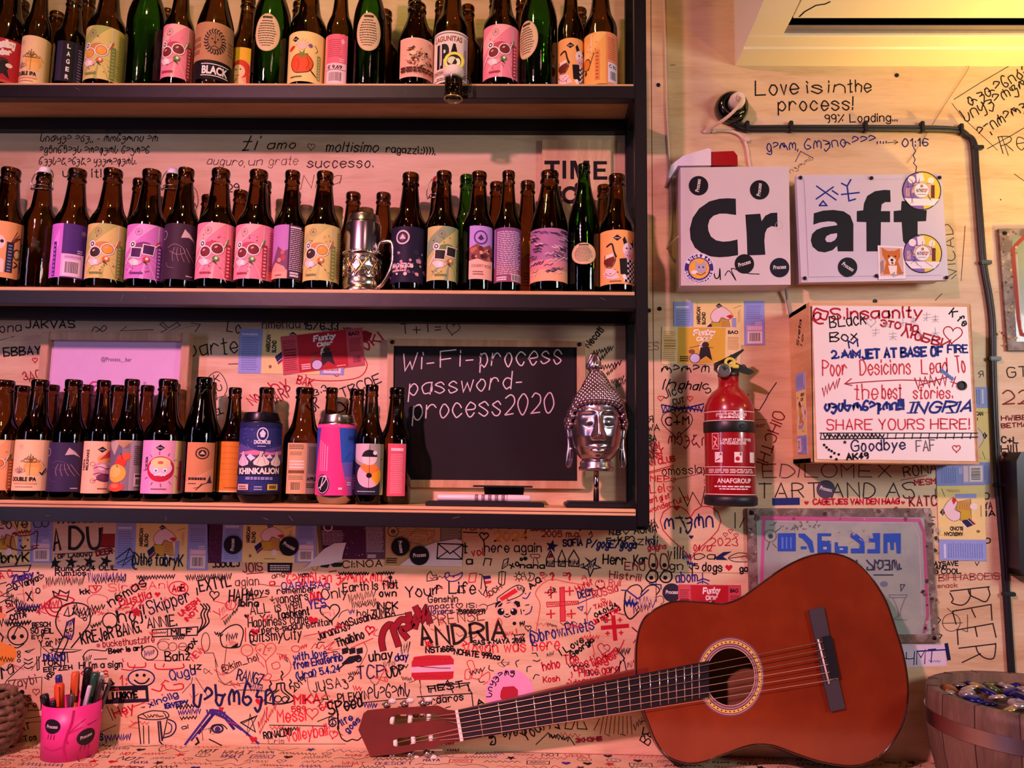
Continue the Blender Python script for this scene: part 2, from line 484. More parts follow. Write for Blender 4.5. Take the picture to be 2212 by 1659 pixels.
# ================================================================ shelf unit
SH = thing('wall_shelf', 'black steel frame wall shelf with three plywood boards full of bottles', 'shelf', (0, 0, 1.4165))
SZ = [2.2335, 1.8365, 1.447]
XL, XO, XI, YF = -1.6, .211, .189, -.16
def off(mb):
    mb.v = [(x, y, z-1.4165) for x, y, z in mb.v]; return mb
for x0, x1 in ((XI, XO), (XL-.022, XL)):
    for y0, y1 in ((YF, YF+.022), (-.023, -.001)):
        mb = MB(); mb.box((x0, y0, 1.4165), (x1, y1, 2.7), STEEL, .0015); off(mb).build('post', SH)
for i, z in enumerate(SZ):
    th = (.004, .0065, .0115)[i]
    for y0, y1 in ((YF, YF+.022), (-.023, -.001)):
        mb = MB(); mb.box((XL, y0, z-th-.0255), (XI, y1, z-th), STEEL, .0012)
        if y0 == YF:       # scuffs on the paint
            p = Pad()
            for k in range(5):
                x = random.uniform(-.9, .15); p.stroke([(x, z-th-random.uniform(.004, .02)), (x+random.uniform(-.012, .012), z-th-random.uniform(.004, .022))], .0008, '#5a5060')
            p.lay(mb, lambda x, y, o: (x, YF-o, y))
        off(mb).build('rail', SH)
    for x0, x1 in ((XI, XO), (XL-.022, XL)):
        mb = MB(); mb.box((x0, YF+.022, z-th-.0255), (x1, -.023, z-th), STEEL, .0012); off(mb).build('side_rail', SH)
    mb = MB(); mb.box((XL+.002, YF+.001, z-th), (XI-.002, -.001, z), PLY2, .0006)
    if i == 2: mb.box((XL+.003, YF+.0004, z-.0068), (XI-.003, YF+.002, z-.0050), M('glue_line', '#6b2f2a', .7))
    off(mb).build('board', SH)
# ================================================================ bottles
AMB = glass('amber_glass', (.345, .215, .09), .06); GRN = glass('green_glass', (.13, .36, .07), .06); DKG = glass('dark_olive_glass', (.16, .19, .05), .06)
PROF = {
 'long': [(.0, .0), (.86, 0), (.96, .012), (1, .03), (1, .53), (.985, .555), (.93, .585), (.82, .62), (.71, .65), (.63, .685), (.575, .73), (.53, .78), (.485, .84), (.45, .895), (.45, .90), (.50, .905), (.505, .918), (.46, .925), (.46, .94), (.475, .955), (.49, .975), (.475, .992), (.44, 1), (.40, 1), (.385, .985), (.38, .95)],
 'tall': [(.0, .0), (.86, 0), (.96, .012), (1, .03), (1, .52), (.985, .56), (.93, .61), (.83, .66), (.71, .71), (.6, .75), (.52, .79), (.45, .84), (.40, .89), (.375, .92), (.375, .93), (.42, .935), (.425, .947), (.385, .953), (.39, .975), (.41, .985), (.39, 1), (.33, 1), (.32, .97)],
 'stub': [(.0, .0), (.88, 0), (.97, .014), (1, .04), (1, .52), (.97, .57), (.88, .63), (.75, .70), (.62, .77), (.52, .84), (.46, .90), (.46, .905), (.51, .912), (.515, .93), (.46, .94), (.47, .96), (.49, .98), (.46, 1), (.40, 1), (.38, .97)],
 'swing': [(.0, .0), (.86, 0), (.96, .012), (1, .03), (1, .57), (.98, .60), (.90, .635), (.76, .67), (.64, .70), (.58, .74), (.53, .80), (.48, .86), (.44, .91), (.44, .93), (.47, .935), (.47, .96), (.44, .965), (.44, .99), (.40, 1), (.36, 1), (.34, .97)],
}
DES = {}
def design(f): DES[f.__name__] = f; return f
def logo(p, x, y, r, col, fill=None):
    if fill: p.disc(x, y, r, fill)
    p.ring(x, y, r, r*.12, col); p.stroke([(x-r*.5, y), (x+r*.5, y)], r*.16, col); p.stroke([(x-r*.35, y-r*.35), (x+r*.35, y-r*.35)], r*.12, col)
    p.poly([(x-r*.3, y+r*.15), (x, y+r*.65), (x+r*.3, y+r*.15)], col)
def diamond(p, x, y, r, col='#14101a', bg='#d8c8c8'):
    p.poly([(x-r*1.3, y), (x, y+r), (x+r*1.3, y), (x, y-r)], col); p.lines(x-r*.8, y-r*.2, x+r*.8, y+r*.25, 2, bg)
@design
def shades(p, c='#f08aa0', c2='#f7b0b0', lens='#7a2a30', lens2=None, strip='#a8283c', hat='#c04a60', bit='#5a8a3a', sq=False):
    p.rect(-46, 0, 62, 100, c)
    for a in range(5): p.poly([(4, 40), (46*cos(a*.62-.4)-4, 40-44*abs(sin(a*.62+.2))-2), (46*cos(a*.62-.15), max(0, 30-36*abs(sin(a*.62)))), ], c2)
    p.poly([(-46, 70), (-10, 100), (20, 100), (-46, 40)], c2)
    logo(p, -12, 85, 6.2, '#7a4a55')
    p.stroke([(24, 96), (24, 66), (21, 60)], 1.8, '#f4e8e0'); p.stroke([(24, 96), (24, 66)], .5, strip)
    p.disc(-6, 57, 18, hat, 9, ang=.25); p.disc(-22, 62, 6.5, '#f0e6e6'); p.disc(-22, 62, 4, '#3a2430'); p.disc(-22, 62, 2, '#ffffff')
    p.poly([(16, 60), (27, 74), (25, 58)], bit)
    fr = '#f4e2dc'
    if sq:
        for x, y in ((-15, 47), (7, 53)): p.poly([(x-11, y-9), (x+9, y-11), (x+12, y+9), (x-10, y+10)], fr); p.poly([(x-9.4, y-7.4), (x+8, y-9), (x+10, y+7.4), (x-8.4, y+8.4)], lens)
        p.stroke([(-36, 28), (-26, 44)], 2.4, fr); p.stroke([(19, 60), (26, 66)], 2, fr)
    else:
        for x, y, l in ((-16, 47, lens), (6, 53, lens2 or lens)): p.disc(x, y, 12, fr, 11); p.disc(x, y, 10, '#3a2028', 9); p.disc(x, y, 9.2, l, 8.2); p.disc(x-2, y+3, 3, '#d8b0a0', 1.6, ang=.5)
        p.stroke([(-40, 25), (-28, 42)], 2.4, fr); p.stroke([(17, 56), (22, 68)], 2, fr)
    p.poly([(-30, 32), (-18, 36), (-4, 30), (-8, 24), (-20, 22)], '#f0d8d8'); p.disc(-14, 29, 4, '#f8eeee'); p.disc(-6, 29, 3, '#e8b0b8')
    p.disc(4, 35, 6, bit, 5); p.disc(5, 36, 2.6, '#e8f0d0'); p.poly([(-2, 30), (8, 24), (2, 32)], '#33502a')
    for k in range(14): p.disc(random.uniform(-34, 26), random.choice((random.uniform(12, 24), random.uniform(66, 80))), random.uniform(.5, 1.1), '#4a2030', n=6)
    p.rect(22, 3, 31, 63, strip); p.lines(24, 5, 29, 61, 9, c2, .55, 0)
    p.lines(-24, 8, 0, 12, 1, strip, .8); p.lines(36, 8, 58, 92, 18, strip, .4)
@design
def barcode_back(p, c='#d070d8', c2='#4a2a78', strip='#3a2a80', pr=''):
    p.rect(-52, 0, 52, 100, c); p.poly([(-52, 30), (-20, 90), (-20, 60), (-52, 0)], '#e48ae8'); p.rect(-14, 0, 52, 100, c2)
    p.rect(-32, 2, -25, 66, strip); p.lines(-30.5, 4, -27, 64, 8, c, .6, 0)
    logo(p, 22, 85, 4, '#c8b0e0'); p.lines(-8, 70, 14, 90, 8, '#5c3c8c', .4)
    p.rect(-14, 2, 24, 44, '#e0b8e0'); p.lines(-8, 36, 20, 41, 1, '#b890c8', .9, 0); p.barcode(-10, 4, 20, 33, '#ecd0e8'); p.lines(12, 46, 22, 54, 2, '#c8b0e0')
@design
def lotus(p):
    p.rect(-44, 0, 50, 100, '#f3cf9c'); p.rect(46, 0, 50, 100, '#fbe6cc'); logo(p, -20, 86, 5, '#c89070')
    p.disc(2, 46, 15, '#f6b25a', 14); p.rect(-8, 30, 12, 46, '#f8c070')
    for k in range(-3, 4): p.stroke([(-2, 55), (-2+k*5-1, 60-abs(k)), (-2+k*3.6, 72-abs(k)*4), (-2+k*1.5, 62), (-2, 55)], .9, '#7a5a2a', True)
    for k in range(-2, 3): p.stroke([(-20, 34), (-20+k*5, 38), (-20+k*3.6, 48-abs(k)*3), (-20, 34)], .8, '#a07880', True)
    p.stroke([(-2, 55), (-2, 30)], .8, '#9a7a3a'); p.stroke([(12, 62), (20, 50)], .7, '#c89050')
    p.font('DOUBLE IPA', -34, 19, 8, '#1c1214', 9, bold=.03); p.rect(-30, 13, 10, 16, '#e8a070'); p.lines(-26, 7, 6, 10, 1, '#b07a60')
@design
def lotus_tick(p): DES['lotus'](p); p.stroke([(14, 36), (17, 32), (24, 44)], 2.2, '#15101a')
@design
def lion(p):
    p.rect(-50, 33, 50, 100, '#b98560'); p.rect(-50, 0, 50, 33, '#120d12')
    p.lines(-48, 44, -22, 78, 3, '#8a5a40', .7); p.lines(30, 50, 48, 76, 4, '#8a5a40', .5)
    for k in range(22):
        a = 2*pi*k/22; p.stroke([(4+10*cos(a), 66+11*sin(a)), (4+17*cos(a+.25), 66+19*sin(a+.2)), (4+20*cos(a+.1), 66+22*sin(a+.1))], 2.2, '#30211c', True)
    p.disc(4, 66, 12, '#9a6a4a', 14); p.disc(-1, 70, 1.6, '#1a1010'); p.disc(9, 70, 1.6, '#1a1010'); p.poly([(1, 66), (7, 66), (4, 60)], '#1a1010'); p.stroke([(-2, 55), (4, 58), (10, 55)], 1.2, '#1a1010', True); p.stroke([(4, 82), (4, 62)], 1, '#4a3024')
    p.rect(-19, 25, 33, 26.5, '#e8dcd8'); p.rect(-19, 5, 33, 6.5, '#e8dcd8'); p.font('BLACK', -17, 9, 13.5, '#f0e4e0', 31, bold=.04)
@design
def redhead(p):
    p.rect(-50, 0, 50, 100, '#f3b49a'); p.rect(-50, 72, 50, 100, '#f2c43a'); p.poly([(-50, 72), (-30, 60), (0, 70), (50, 58), (50, 72)], '#f2c43a')
    p.disc(-8, 52, 19, '#d8432e', 20); p.poly([(2, 46), (12, 40), (14, 18), (4, 22)], '#d8432e'); p.disc(-12, 46, 13, '#f8d4b4', 15); p.disc(-17, 50, 1.8, '#20303a'); p.disc(-8, 51, 1.6, '#20303a'); p.stroke([(-18, 38), (-14, 36), (-10, 38)], 1.4, '#c02a2a', True)
    p.poly([(-20, 4), (-14, 30), (-6, 32), (8, 4)], '#f8d0a8'); p.disc(-12, 10, 5, '#f4c060', 8); p.stroke([(-28, 4), (-20, 22), (-14, 30)], 1, '#40201a', True); p.stroke([(20, 70), (28, 66), (34, 70)], 1.4, '#403020', True)
@design
def roundel(p, tilt=0.):
    p.disc(0, 50, 25, '#d9bd94', 31, n=32); p.ring(0, 50, 24.4, .8, '#b08a60', ry=30.4, n=32)
    for k in range(11):
        w_ = 18*sqrt(max(0, 1-((k-5)/6)**2)); p.lines(-w_, 28+k*4, w_, 29.4+k*4, 1, '#4a3a28', 1, .12)
    p.lines(-9, 73, 9, 76.5, 1, '#3a2a1c', 1, 0)
@design
def tomato(p):
    p.rect(-50, 0, 50, 100, '#f0d488'); p.rect(-50, 0, -42, 100, '#e4c478'); diamond(p, -20, 85, 6)
    p.disc(-28, 68, 8, '#e04a30', 4.4, ang=.35); p.stroke([(-35, 65), (-21, 71)], 1, '#701a14'); 
    for k in range(7): p.stroke([(-6+cos(k*.5)*8, 72+sin(k*.5)*8), (-6+cos(k*.5)*14, 72+sin(k*.5)*14)], 1, '#c8a8b0')
    p.disc(-6, 70, 9, '#f2c0b8', 7); p.disc(10, 72, 4, '#7a5a9a'); p.stroke([(18, 74), (24, 66), (20, 60)], 1, '#40503a', True)
    p.disc(-6, 36, 22, '#e2542c', 19); p.stroke([(-28, 36), (-20, 20), (-6, 17), (10, 22), (16, 38), (6, 52), (-8, 55), (-22, 50)], 1.2, '#50180e', True, True)
    p.star(-4, 53, 12, '#7a8a2c', .3, .3, 6); p.stroke([(-14, 46), (-10, 34), (-14, 22)], 1, '#a02c16', True); p.stroke([(4, 48), (8, 36), (4, 24)], 1, '#a02c16', True)
    p.poly([(8, 28), (22, 14), (24, 10), (14, 18)], '#50180e'); p.rect(24, 8, 31, 56, '#8a9a5a'); p.lines(25.5, 10, 29.5, 54, 8, '#d8d08a', .55, 0); p.lines(-28, 8, -4, 13, 1, '#6a5a2a')
@design
def pinkback(p):
    p.rect(-30, 0, 24, 100, '#e66a80'); p.rect(-30, 0, -20, 100, '#f09a80'); p.lines(-16, 56, 12, 92, 9, '#b83a58', .4); p.poly([(10, 86), (14, 92), (18, 86), (14, 80)], '#f4b0bc')
    p.lines(8, 46, 18, 54, 2, '#f4b8c4'); p.rect(-19, 2, 22, 43, '#f2c8d0'); p.font('€ 9,69', -16, 32, 7, '#1c1018', 14, bold=.03); p.rect(-19, 29.5, 22, 30.5, '#6a3040'); p.barcode(-15, 4, 17, 28, '#f4d0d6')
@design
def vintage(p):
    p.rect(-40, 0, 40, 100, '#f0bda6'); p.rect(-38, 3, 38, 97, '#e9b29a')
    for k in range(70):
        x, y = random.gauss(0, 13), random.gauss(54, 16)
        if abs(x) < 30 and 22 < y < 92: p.stroke([(x, y), (x+random.uniform(-6, 6), y+random.uniform(-5, 5)), (x+random.uniform(-6, 6), y+random.uniform(-6, 6))], random.uniform(1, 2.6), random.choice(('#2a1a18', '#7a3a24', '#c8a070', '#1c1414', '#a8583a', '#e8d0a8')), True)
    p.lines(-34, 12, 34, 26, 2, '#5a2418', .75, 0); p.disc(-10, 60, 6, '#e8c8a0'); p.disc(8, 66, 5, '#d8a880')
@design
def ipa(p):
    p.rect(-44, 0, 44, 100, '#eadccf'); p.rect(-44, 95, 44, 96.5, '#2a2026'); p.rect(-44, 4, 44, 5.5, '#2a2026')
    p.font('LAGUNITAS', -32, 80, 10, '#8a4a3a', 26, bold=.03); p.font('IPA', -26, 30, 44, '#15101a', 24, bold=.05)
    for x in (-16, 2, 17): p.stroke([(x, 74), (x+.5, 46), (x, 34)], 2.4, '#eadccf', True)
    p.rect(-44, 14, 44, 24, '#d8b8a8'); p.font('INDIA PALE ALE', -32, 16, 6, '#5a3a34', 26, bold=.02); p.lines(-26, 7, 20, 11, 1, '#7a5a52'); p.rect(30, 8, 40, 90, '#c8b8c0'); p.lines(31, 10, 39, 70, 14, '#6a5a68', .5)
@design
def cow(p):
    p.rect(-50, 0, 50, 100, '#f2b066'); diamond(p, -2, 85, 6)
    p.poly([(8, 82), (12, 88), (18, 76), (30, 78), (34, 88), (36, 72), (28, 64), (12, 68)], '#17121a'); p.disc(20, 64, 12, '#f0dde0', 13); p.disc(20, 54, 9, '#e8b8c8', 8); p.disc(16, 66, 1.8, '#17121a'); p.disc(25, 67, 1.8, '#17121a'); p.disc(17, 53, 1.2, '#6a3048'); p.disc(23, 53, 1.2, '#6a3048')
    p.poly([(6, 46), (34, 46), (36, 4), (10, 4)], '#f2ece4')
    T = []
    for i in range(5):
        for j in range(9):
            if (i+j) % 2 == 0:
                x, y = 12+i*4.8, 4+j*4.6; T += [[(x, y), (x+4.8, y), (x+4.8, y+4.6)], [(x, y), (x+4.8, y+4.6), (x, y+4.6)]]
    p.put(T, '#17121a'); p.poly([(2, 46), (16, 48), (18, 16), (4, 18)], '#1c1418'); p.disc(11, 14, 4, '#f6f0ea')
    p.stroke([(-22, 70), (-12, 74), (-8, 60), (-4, 50)], 3, '#17121a', True); p.poly([(-26, 46), (-8, 50), (-6, 44), (-12, 32), (-22, 32), (-28, 40)], '#6a2418'); p.poly([(-25, 47), (-9, 51), (-8, 56), (-24, 54)], '#f6e8dc'); p.stroke([(-26, 54), (-28, 40), (-22, 31), (-12, 31), (-5, 44), (-8, 56)], 1, '#2a1410', True)
    p.poly([(-30, 20), (-22, 30), (-6, 26), (2, 10), (-10, 8), (-24, 10)], '#f4d0d0'); p.stroke([(-26, 22), (-14, 14), (-4, 20)], .9, '#9a5a60', True)
    for k in range(8): p.disc(random.uniform(-30, 0), random.uniform(12, 28), .9, '#2a1418', n=6)
    p.lines(-16, 4, 6, 8, 1, '#8a5a30')
@design
def skullbranch(p):
    p.rect(-50, 0, 50, 100, '#f0ac72')
    for k in range(6): p.stroke([(10, 56), (16+k*3, 70+k), (22+k*4, 84-k*5)], 1.6, '#7a3a2a', True)
    p.disc(-8, 62, 12, '#f2d8d2', 13); p.disc(-12, 64, 3, '#2a1a20'); p.disc(-2, 64, 3, '#2a1a20'); p.rect(6, 10, 18, 64, '#2a2440'); p.lines(9, 12, 15, 62, 9, '#8a86a8', .5, 0); p.ring(24, 44, 6, 1.4, '#2a1a18', ry=9); p.disc(24, 44, 3, '#e8d8a0', 6); p.poly([(-30, 14), (-10, 40), (4, 30), (4, 8)], '#f0d8cc'); p.stroke([(20, 30), (26, 26), (20, 20)], 2, '#3a2430', True); p.stroke([(-24, 40), (-30, 30), (-20, 20)], 1.4, '#2a1a20', True)
@design
def nightcat(p, c='#3a2436', c2='#8a7a8c'):
    p.rect(-54, 0, 54, 100, c); p.rect(-54, 0, -44, 100, '#4a4a8a')
    p.poly([(2, 90), (12, 82), (22, 70), (10, 76), (-4, 74)], '#c8b0b0'); p.stroke([(2, 90), (16, 76), (24, 60), (20, 50)], .8, c2, True)
    p.stroke([(-28, 56), (-16, 62), (-2, 58), (4, 48), (-10, 44), (-24, 50)], .9, c2, True)
    for k in range(5): p.stroke([(-14+k*5, 56), (-18+k*8, 44), (-16+k*10, 32)], .6, '#c08a98', True)
    p.stroke([(-30, 30), (-26, 22), (-14, 20)], .7, c2, True); p.stroke([(20, 46), (28, 36), (22, 24)], .6, c2, True); p.lines(8, 6, 22, 10, 1, '#c8b8c8'); p.lines(34, 8, 40, 90, 16, '#6a5a6c', .4); p.ring(-40, 80, 8, .9, '#b8b0cc')
@design
def textback(p, c='#b87ac0', c2='#4a2a48', t='#d8c0d8'):
    p.rect(-50, 0, 0, 100, c); p.rect(0, 0, 50, 100, c2); p.rect(-50, 0, 0, 16, '#f0a890'); p.poly([(-50, 16), (-30, 34), (-20, 60), (-8, 50), (0, 54), (0, 16)], '#7a4a6a'); p.poly([(-40, 14), (-24, 30), (-6, 22), (0, 12)], '#e89a8a')
    p.disc(-10, 48, 4, '#c85a5a'); p.disc(-8, 38, 5, '#a8485a'); p.disc(-16, 34, 4, '#d8887a'); p.lines(-24, 5, -8, 9, 1, '#7a3a4a')
    p.lines(3, 16, 44, 94, 22, t, .42, .2); p.lines(3, 94, 24, 98, 1, '#f0e4f0', .8, 0); p.lines(5, 4, 22, 14, 2, '#f0e8f0', .7)
@design
def textfull(p):
    p.rect(-56, 0, 50, 100, '#7a4a80'); p.rect(-56, 0, -30, 100, '#a88ad0'); p.poly([(-56, 0), (50, 0), (50, 24), (-10, 34), (-56, 20)], '#8a4a68'); p.lines(-24, 14, 30, 95, 24, '#e0c8d8', .42, .22); p.barcode(6, 2, 34, 14, '#e0c8d0', q=.06); p.lines(-24, 3, -2, 11, 2, '#e8d0dc', .7)
@design
def magma(p):
    p.rect(-50, 0, 50, 100, '#1c1430')
    for k in range(34):
        x, y, r = random.uniform(-44, 44), random.uniform(6, 96), random.uniform(2.5, 7); c_ = random.choice(('#4a3a5a', '#7a5a70', '#b88a98', '#2a2238', '#e0a0a0', '#3a3048'))
        if y > 66 and x < 8: continue
        p.poly([(x+r*cos(a+random.random()), y+r*.8*sin(a+random.random()*.5)) for a in (0, 1.2, 2.4, 3.6, 5)], c_)
    p.disc(-14, 80, 13, '#d8c0c8', n=26); p.disc(-14, 80, 10, '#2a1c38'); p.disc(-14, 80, 6.5, '#6a4a60'); p.poly([(-20, 77), (-14, 86), (-8, 77)], '#d8c0c8')
    p.font('MAGNETRON', -34, 26, 8, '#f0d8dc', 6, bold=.03); p.lines(-34, 19, -6, 23, 1, '#d8b0b8', .8)
    for k in range(10): p.disc(random.uniform(-24, 8), random.uniform(4, 46), random.uniform(1.5, 3.4), random.choice(('#f0b0a8', '#d88a98', '#f4c8c0')))
@design
def desert(p):
    p.rect(-24, 0, 24, 100, '#c48ad0'); p.rect(-24, 60, 24, 100, '#b78ee0'); p.ring(-2, 78, 12, 3, '#5a3a6a'); p.poly([(-8, 76), (-2, 84), (4, 76), (-2, 72)], '#4a2a58')
    p.poly([(-24, 58), (-10, 66), (4, 60), (16, 66), (24, 60), (24, 34), (-24, 34)], '#8a4a44')
    for k in range(16): p.disc(random.uniform(-22, 22), random.uniform(38, 60), random.uniform(2, 5), random.choice(('#5a2a30', '#b86a5a', '#3a1c24', '#e0a080')))
    p.rect(-24, 0, 24, 34, '#f2b8a2'); p.poly([(-24, 34), (-8, 38), (8, 33), (24, 36), (24, 30), (-24, 30)], '#f2b8a2'); p.font('DESERT ROSE', -18, 22, 5.5, '#3a1c2a', 20); p.lines(-16, 8, 4, 17, 2, '#7a4a50')
@design
def waves(p):
    p.rect(-50, 0, 50, 100, '#a8709a'); p.rect(-50, 0, 50, 22, '#f2ae86'); p.rect(-50, 22, 50, 40, '#d88a90')
    for k in range(60):
        x, y = random.uniform(-46, 40), random.uniform(8, 98); c_ = random.choice(('#2a1a34', '#2a1a34', '#4a2a48', '#e0b8c8', '#f0c8b8', '#5a4a78'))
        s_ = 1 if y < 50 else -.6; p.stroke([(x, y), (x+5, y+3*s_), (x+11, y+1*s_), (x+16, y+5*s_)], random.uniform(.8, 2), c_, True)
@design
def milkshake(p):
    p.rect(-46, 0, 50, 100, '#f6c49c'); diamond(p, 8, 84, 6); p.font('NEIPA', -22, 44, 5.5, '#17121a', -22.01, 66, bold=.04); p.font('MILKSHAKE', -14, 44, 5.5, '#17121a', -14.01, 84, bold=.04)
    p.disc(10, 44, 14, '#d89aa8', 18); p.disc(12, 66, 11, '#e8a860', 8); p.poly([(4, 64), (22, 84), (26, 70)], '#d83a48'); p.disc(14, 30, 13, '#7a3a58', 8); p.disc(10, 50, 8, '#f0c8d0', 6)
    for y in (24, 36, 48): p.stroke([(-4, y), (6, y+3), (18, y-1), (26, y+3)], 1.2, '#5a2440', True)
    p.ring(-6, 56, 4, .8, '#b86a80'); p.ring(-4, 24, 4, .8, '#b86a80'); p.lines(4, 8, 24, 12, 1, '#7a4a3a')
@design
def fruit(p):
    p.rect(-54, 0, 50, 100, '#8a7a86'); p.rect(-54, 0, -6, 100, '#6a6478'); p.poly([(-40, 96), (-20, 70), (-10, 100)], '#b8a89a'); p.rect(8, 0, 50, 100, '#a89aa0')
    p.poly([(-22, 100), (-4, 84), (12, 100)], '#c8a078')
    for k in range(7): p.stroke([(-14+k*3, 98), (-8+k*2, 84)], .6, '#7a5a40')
    p.disc(-6, 62, 9, '#e0452c', 9); p.disc(2, 68, 7, '#e85a34'); p.disc(-8, 54, 10, '#d83a2c', 8); p.disc(-14, 34, 17, '#d8b24a', 18); p.disc(-17, 38, 11, '#e4c468', 12); p.disc(-14, 7, 15, '#e04a34', 9); p.disc(-16, 9, 8, '#ee7a50', 4)
    p.stroke([(-8, 74), (-4, 62)], 1, '#40301a'); p.stroke([(-14, 50), (-12, 46)], 1.4, '#40301a'); p.lines(14, 52, 40, 92, 10, '#5a4e58', .4); p.rect(16, 8, 36, 34, '#e8d8dc'); p.lines(18, 27, 34, 32, 1, '#1c1020', .9); p.barcode(18, 9, 34, 25, '#e8d8dc')
@design
def cider(p):
    p.rect(-48, 0, 26, 100, '#eaa8c4'); p.rect(-48, 0, -20, 100, '#e49ad0'); p.rect(22, 0, 44, 100, '#f0d890'); diamond(p, -4, 86, 6)
    p.font('CIDER', -26, 44, 5.5, '#17121a', -26.01, 70, bold=.04)
    p.disc(-2, 46, 24, '#c0203e', n=28); p.disc(-2, 48, 20, '#f0c8d8', 15); p.disc(-2, 58, 17, '#f2dc98', 10); p.disc(-2, 58, 5, '#c86a50', 3); p.disc(-9, 44, 4, '#f8f0f0'); p.disc(6, 44, 4, '#f8f0f0'); p.disc(-9, 43, 1.6, '#30202a'); p.disc(6, 43, 1.6, '#30202a')
    for k in range(9): p.disc(-10+k*2.2, 36+random.uniform(-2, 2), 1.8, '#f8eef0', n=8)
    for k in range(12):
        a = k*.52+.1; p.stroke([(-2+27*cos(a), 46+27*sin(a)), (-2+33*cos(a), 46+33*sin(a))], .9, '#8a2a4a')
    p.rect(30, 6, 37, 62, '#b8405a'); p.lines(-16, 8, 10, 12, 1, '#9a4a6a')
@design
def harpoon(p):
    p.rect(-26, 0, 26, 100, '#c98a5c'); p.poly([(-26, 0), (26, 0), (26, 50), (-26, 20)], '#d89a70'); p.ring(2, 78, 11, 2.6, '#4a2a20'); p.disc(2, 78, 7, '#2a1820'); p.poly([(-3, 76), (2, 83), (7, 76)], '#d8b090')
    p.lines(-20, 24, 10, 30, 1, '#2a1820', .9, 0); p.lines(-20, 16, -4, 20, 1, '#4a2a20'); p.stroke([(-6, 4), (6, 16), (22, 20)], 1.4, '#2a1a30', True); p.poly([(12, 18), (18, 34), (22, 18)], '#3a2440'); p.stroke([(-10, 8), (-2, 10), (4, 18)], 1, '#3a2440', True)
@design
def orangeplain(p):
    p.rect(-50, 0, 50, 100, '#d8862e')
    for k in range(8): p.stroke([(-48, 10+k*11), (-12, 12+k*11+random.uniform(-2, 2)), (40, 9+k*11)], .4, '#b86a20', True)
    p.rect(-50, 0, 50, 3, '#f0c890'); p.stroke([(-40, 92), (-34, 80), (-38, 70)], 3, '#3a1c14', True); p.stroke([(-40, 40), (-38, 20), (-36, 4)], 1.6, '#3a1c14', True); p.lines(-16, 8, 20, 11, 1, '#8a4a1a')
@design
def orangeback(p):
    p.rect(-46, 0, 46, 100, '#f2b45c'); p.poly([(-46, 60), (-10, 100), (10, 100), (-46, 30)], '#f6c470'); p.disc(-34, 42, 11, '#3a2018', 12); p.disc(-34, 42, 9.5, '#e0862c', 10); p.stroke([(-22, 96), (-22, 58)], 1.6, '#f8ecd0'); p.stroke([(-28, 30), (-20, 50), (-16, 60)], 1.6, '#4a3020', True); p.disc(-36, 26, 4, '#3a3a20')
    for k in range(8): p.disc(random.uniform(-34, -10), random.uniform(60, 84), .9, '#6a3a1a', n=6)
    p.rect(-14, 8, -5, 66, '#e8924a'); p.lines(-12, 10, -7, 64, 8, '#b85a28', .55, 0); p.rect(8, 0, 46, 100, '#ea9460'); p.lines(11, 48, 30, 92, 12, '#c05a34', .42); p.rect(11, 4, 36, 42, '#eadfe8'); p.font('C. 8.2', 13, 32, 6, '#16101c', 32, bold=.03); p.barcode(13, 6, 33, 28, '#eadfe8')
@design
def kraftback(p):
    p.rect(-30, 0, 30, 100, '#cfa878'); p.rect(8, 0, 30, 100, '#8f8478'); p.lines(-26, 88, 4, 98, 3, '#4a3424', .5, .1); p.lines(-24, 76, 2, 84, 3, '#6a5038', .4); p.lines(-24, 50, 4, 68, 3, '#f0e0d8', .5, 0); p.rect(-26, 40, 4, 46, '#7a5230'); p.lines(-25, 28, 4, 37, 3, '#7a5a3c', .4); p.barcode(-22, 4, 0, 25, '#cfa878'); p.lines(11, 40, 28, 94, 20, '#6a6058', .5); p.font('APPLE', 9, 26, 7, '#2a2220', 28, bold=.03); p.lines(9, 12, 26, 22, 3, '#3a3230', .5)
@design
def discs(p):
    p.rect(-44, 0, 44, 100, '#232038'); p.poly([(-44, 100), (-44, 70), (6, 46), (44, 30), (44, 100)], '#a09a92'); p.poly([(-44, 100), (-44, 78), (-10, 60), (0, 100)], '#c8b4bc'); p.rect(22, 0, 44, 100, '#7e8a62'); p.poly([(22, 0), (44, 0), (44, 40)], '#c8c070')
    p.disc(0, 38, 24, '#eab4c0', n=30); p.put([[(0, 38), (24*cos(a), 38+24*sin(a)), (24*cos(a+.2), 38+24*sin(a+.2))] for a in [(-.78+i*.2) for i in range(16)]], '#f0843a'); p.put([[(0, 38), (24*cos(a), 38+24*sin(a)), (24*cos(a+.2), 38+24*sin(a+.2))] for a in [(-.9+i*.2) for i in range(7)]], '#f4a822')
    p.disc(0, 72, 14, '#f2d0cc', n=26); p.put([[(0, 74), (14*cos(a), 74+14*sin(a)), (14*cos(a+.24), 74+14*sin(a+.24))] for a in [i*.24 for i in range(13)]], '#15101c'); p.disc(10, 82, 4, '#eae0e4'); p.disc(0, 38, 5, '#15101c'); p.stroke([(0, 98), (0, 4)], .6, '#15101c'); p.disc(26, 70, 1.5, '#15101c'); p.lines(-22, 6, 14, 9, 1, '#c8c0cc'); p.lines(-42, 10, -36, 40, 6, '#d8d4dc', .6)
@design
def pinkside(p):
    p.rect(-16, 0, 20, 100, '#d8566c'); p.lines(-9, 86, 14, 92, 1, '#f6dce0', .9, 0); p.lines(-9, 6, 14, 82, 22, '#f0a0ac', .4, .1)
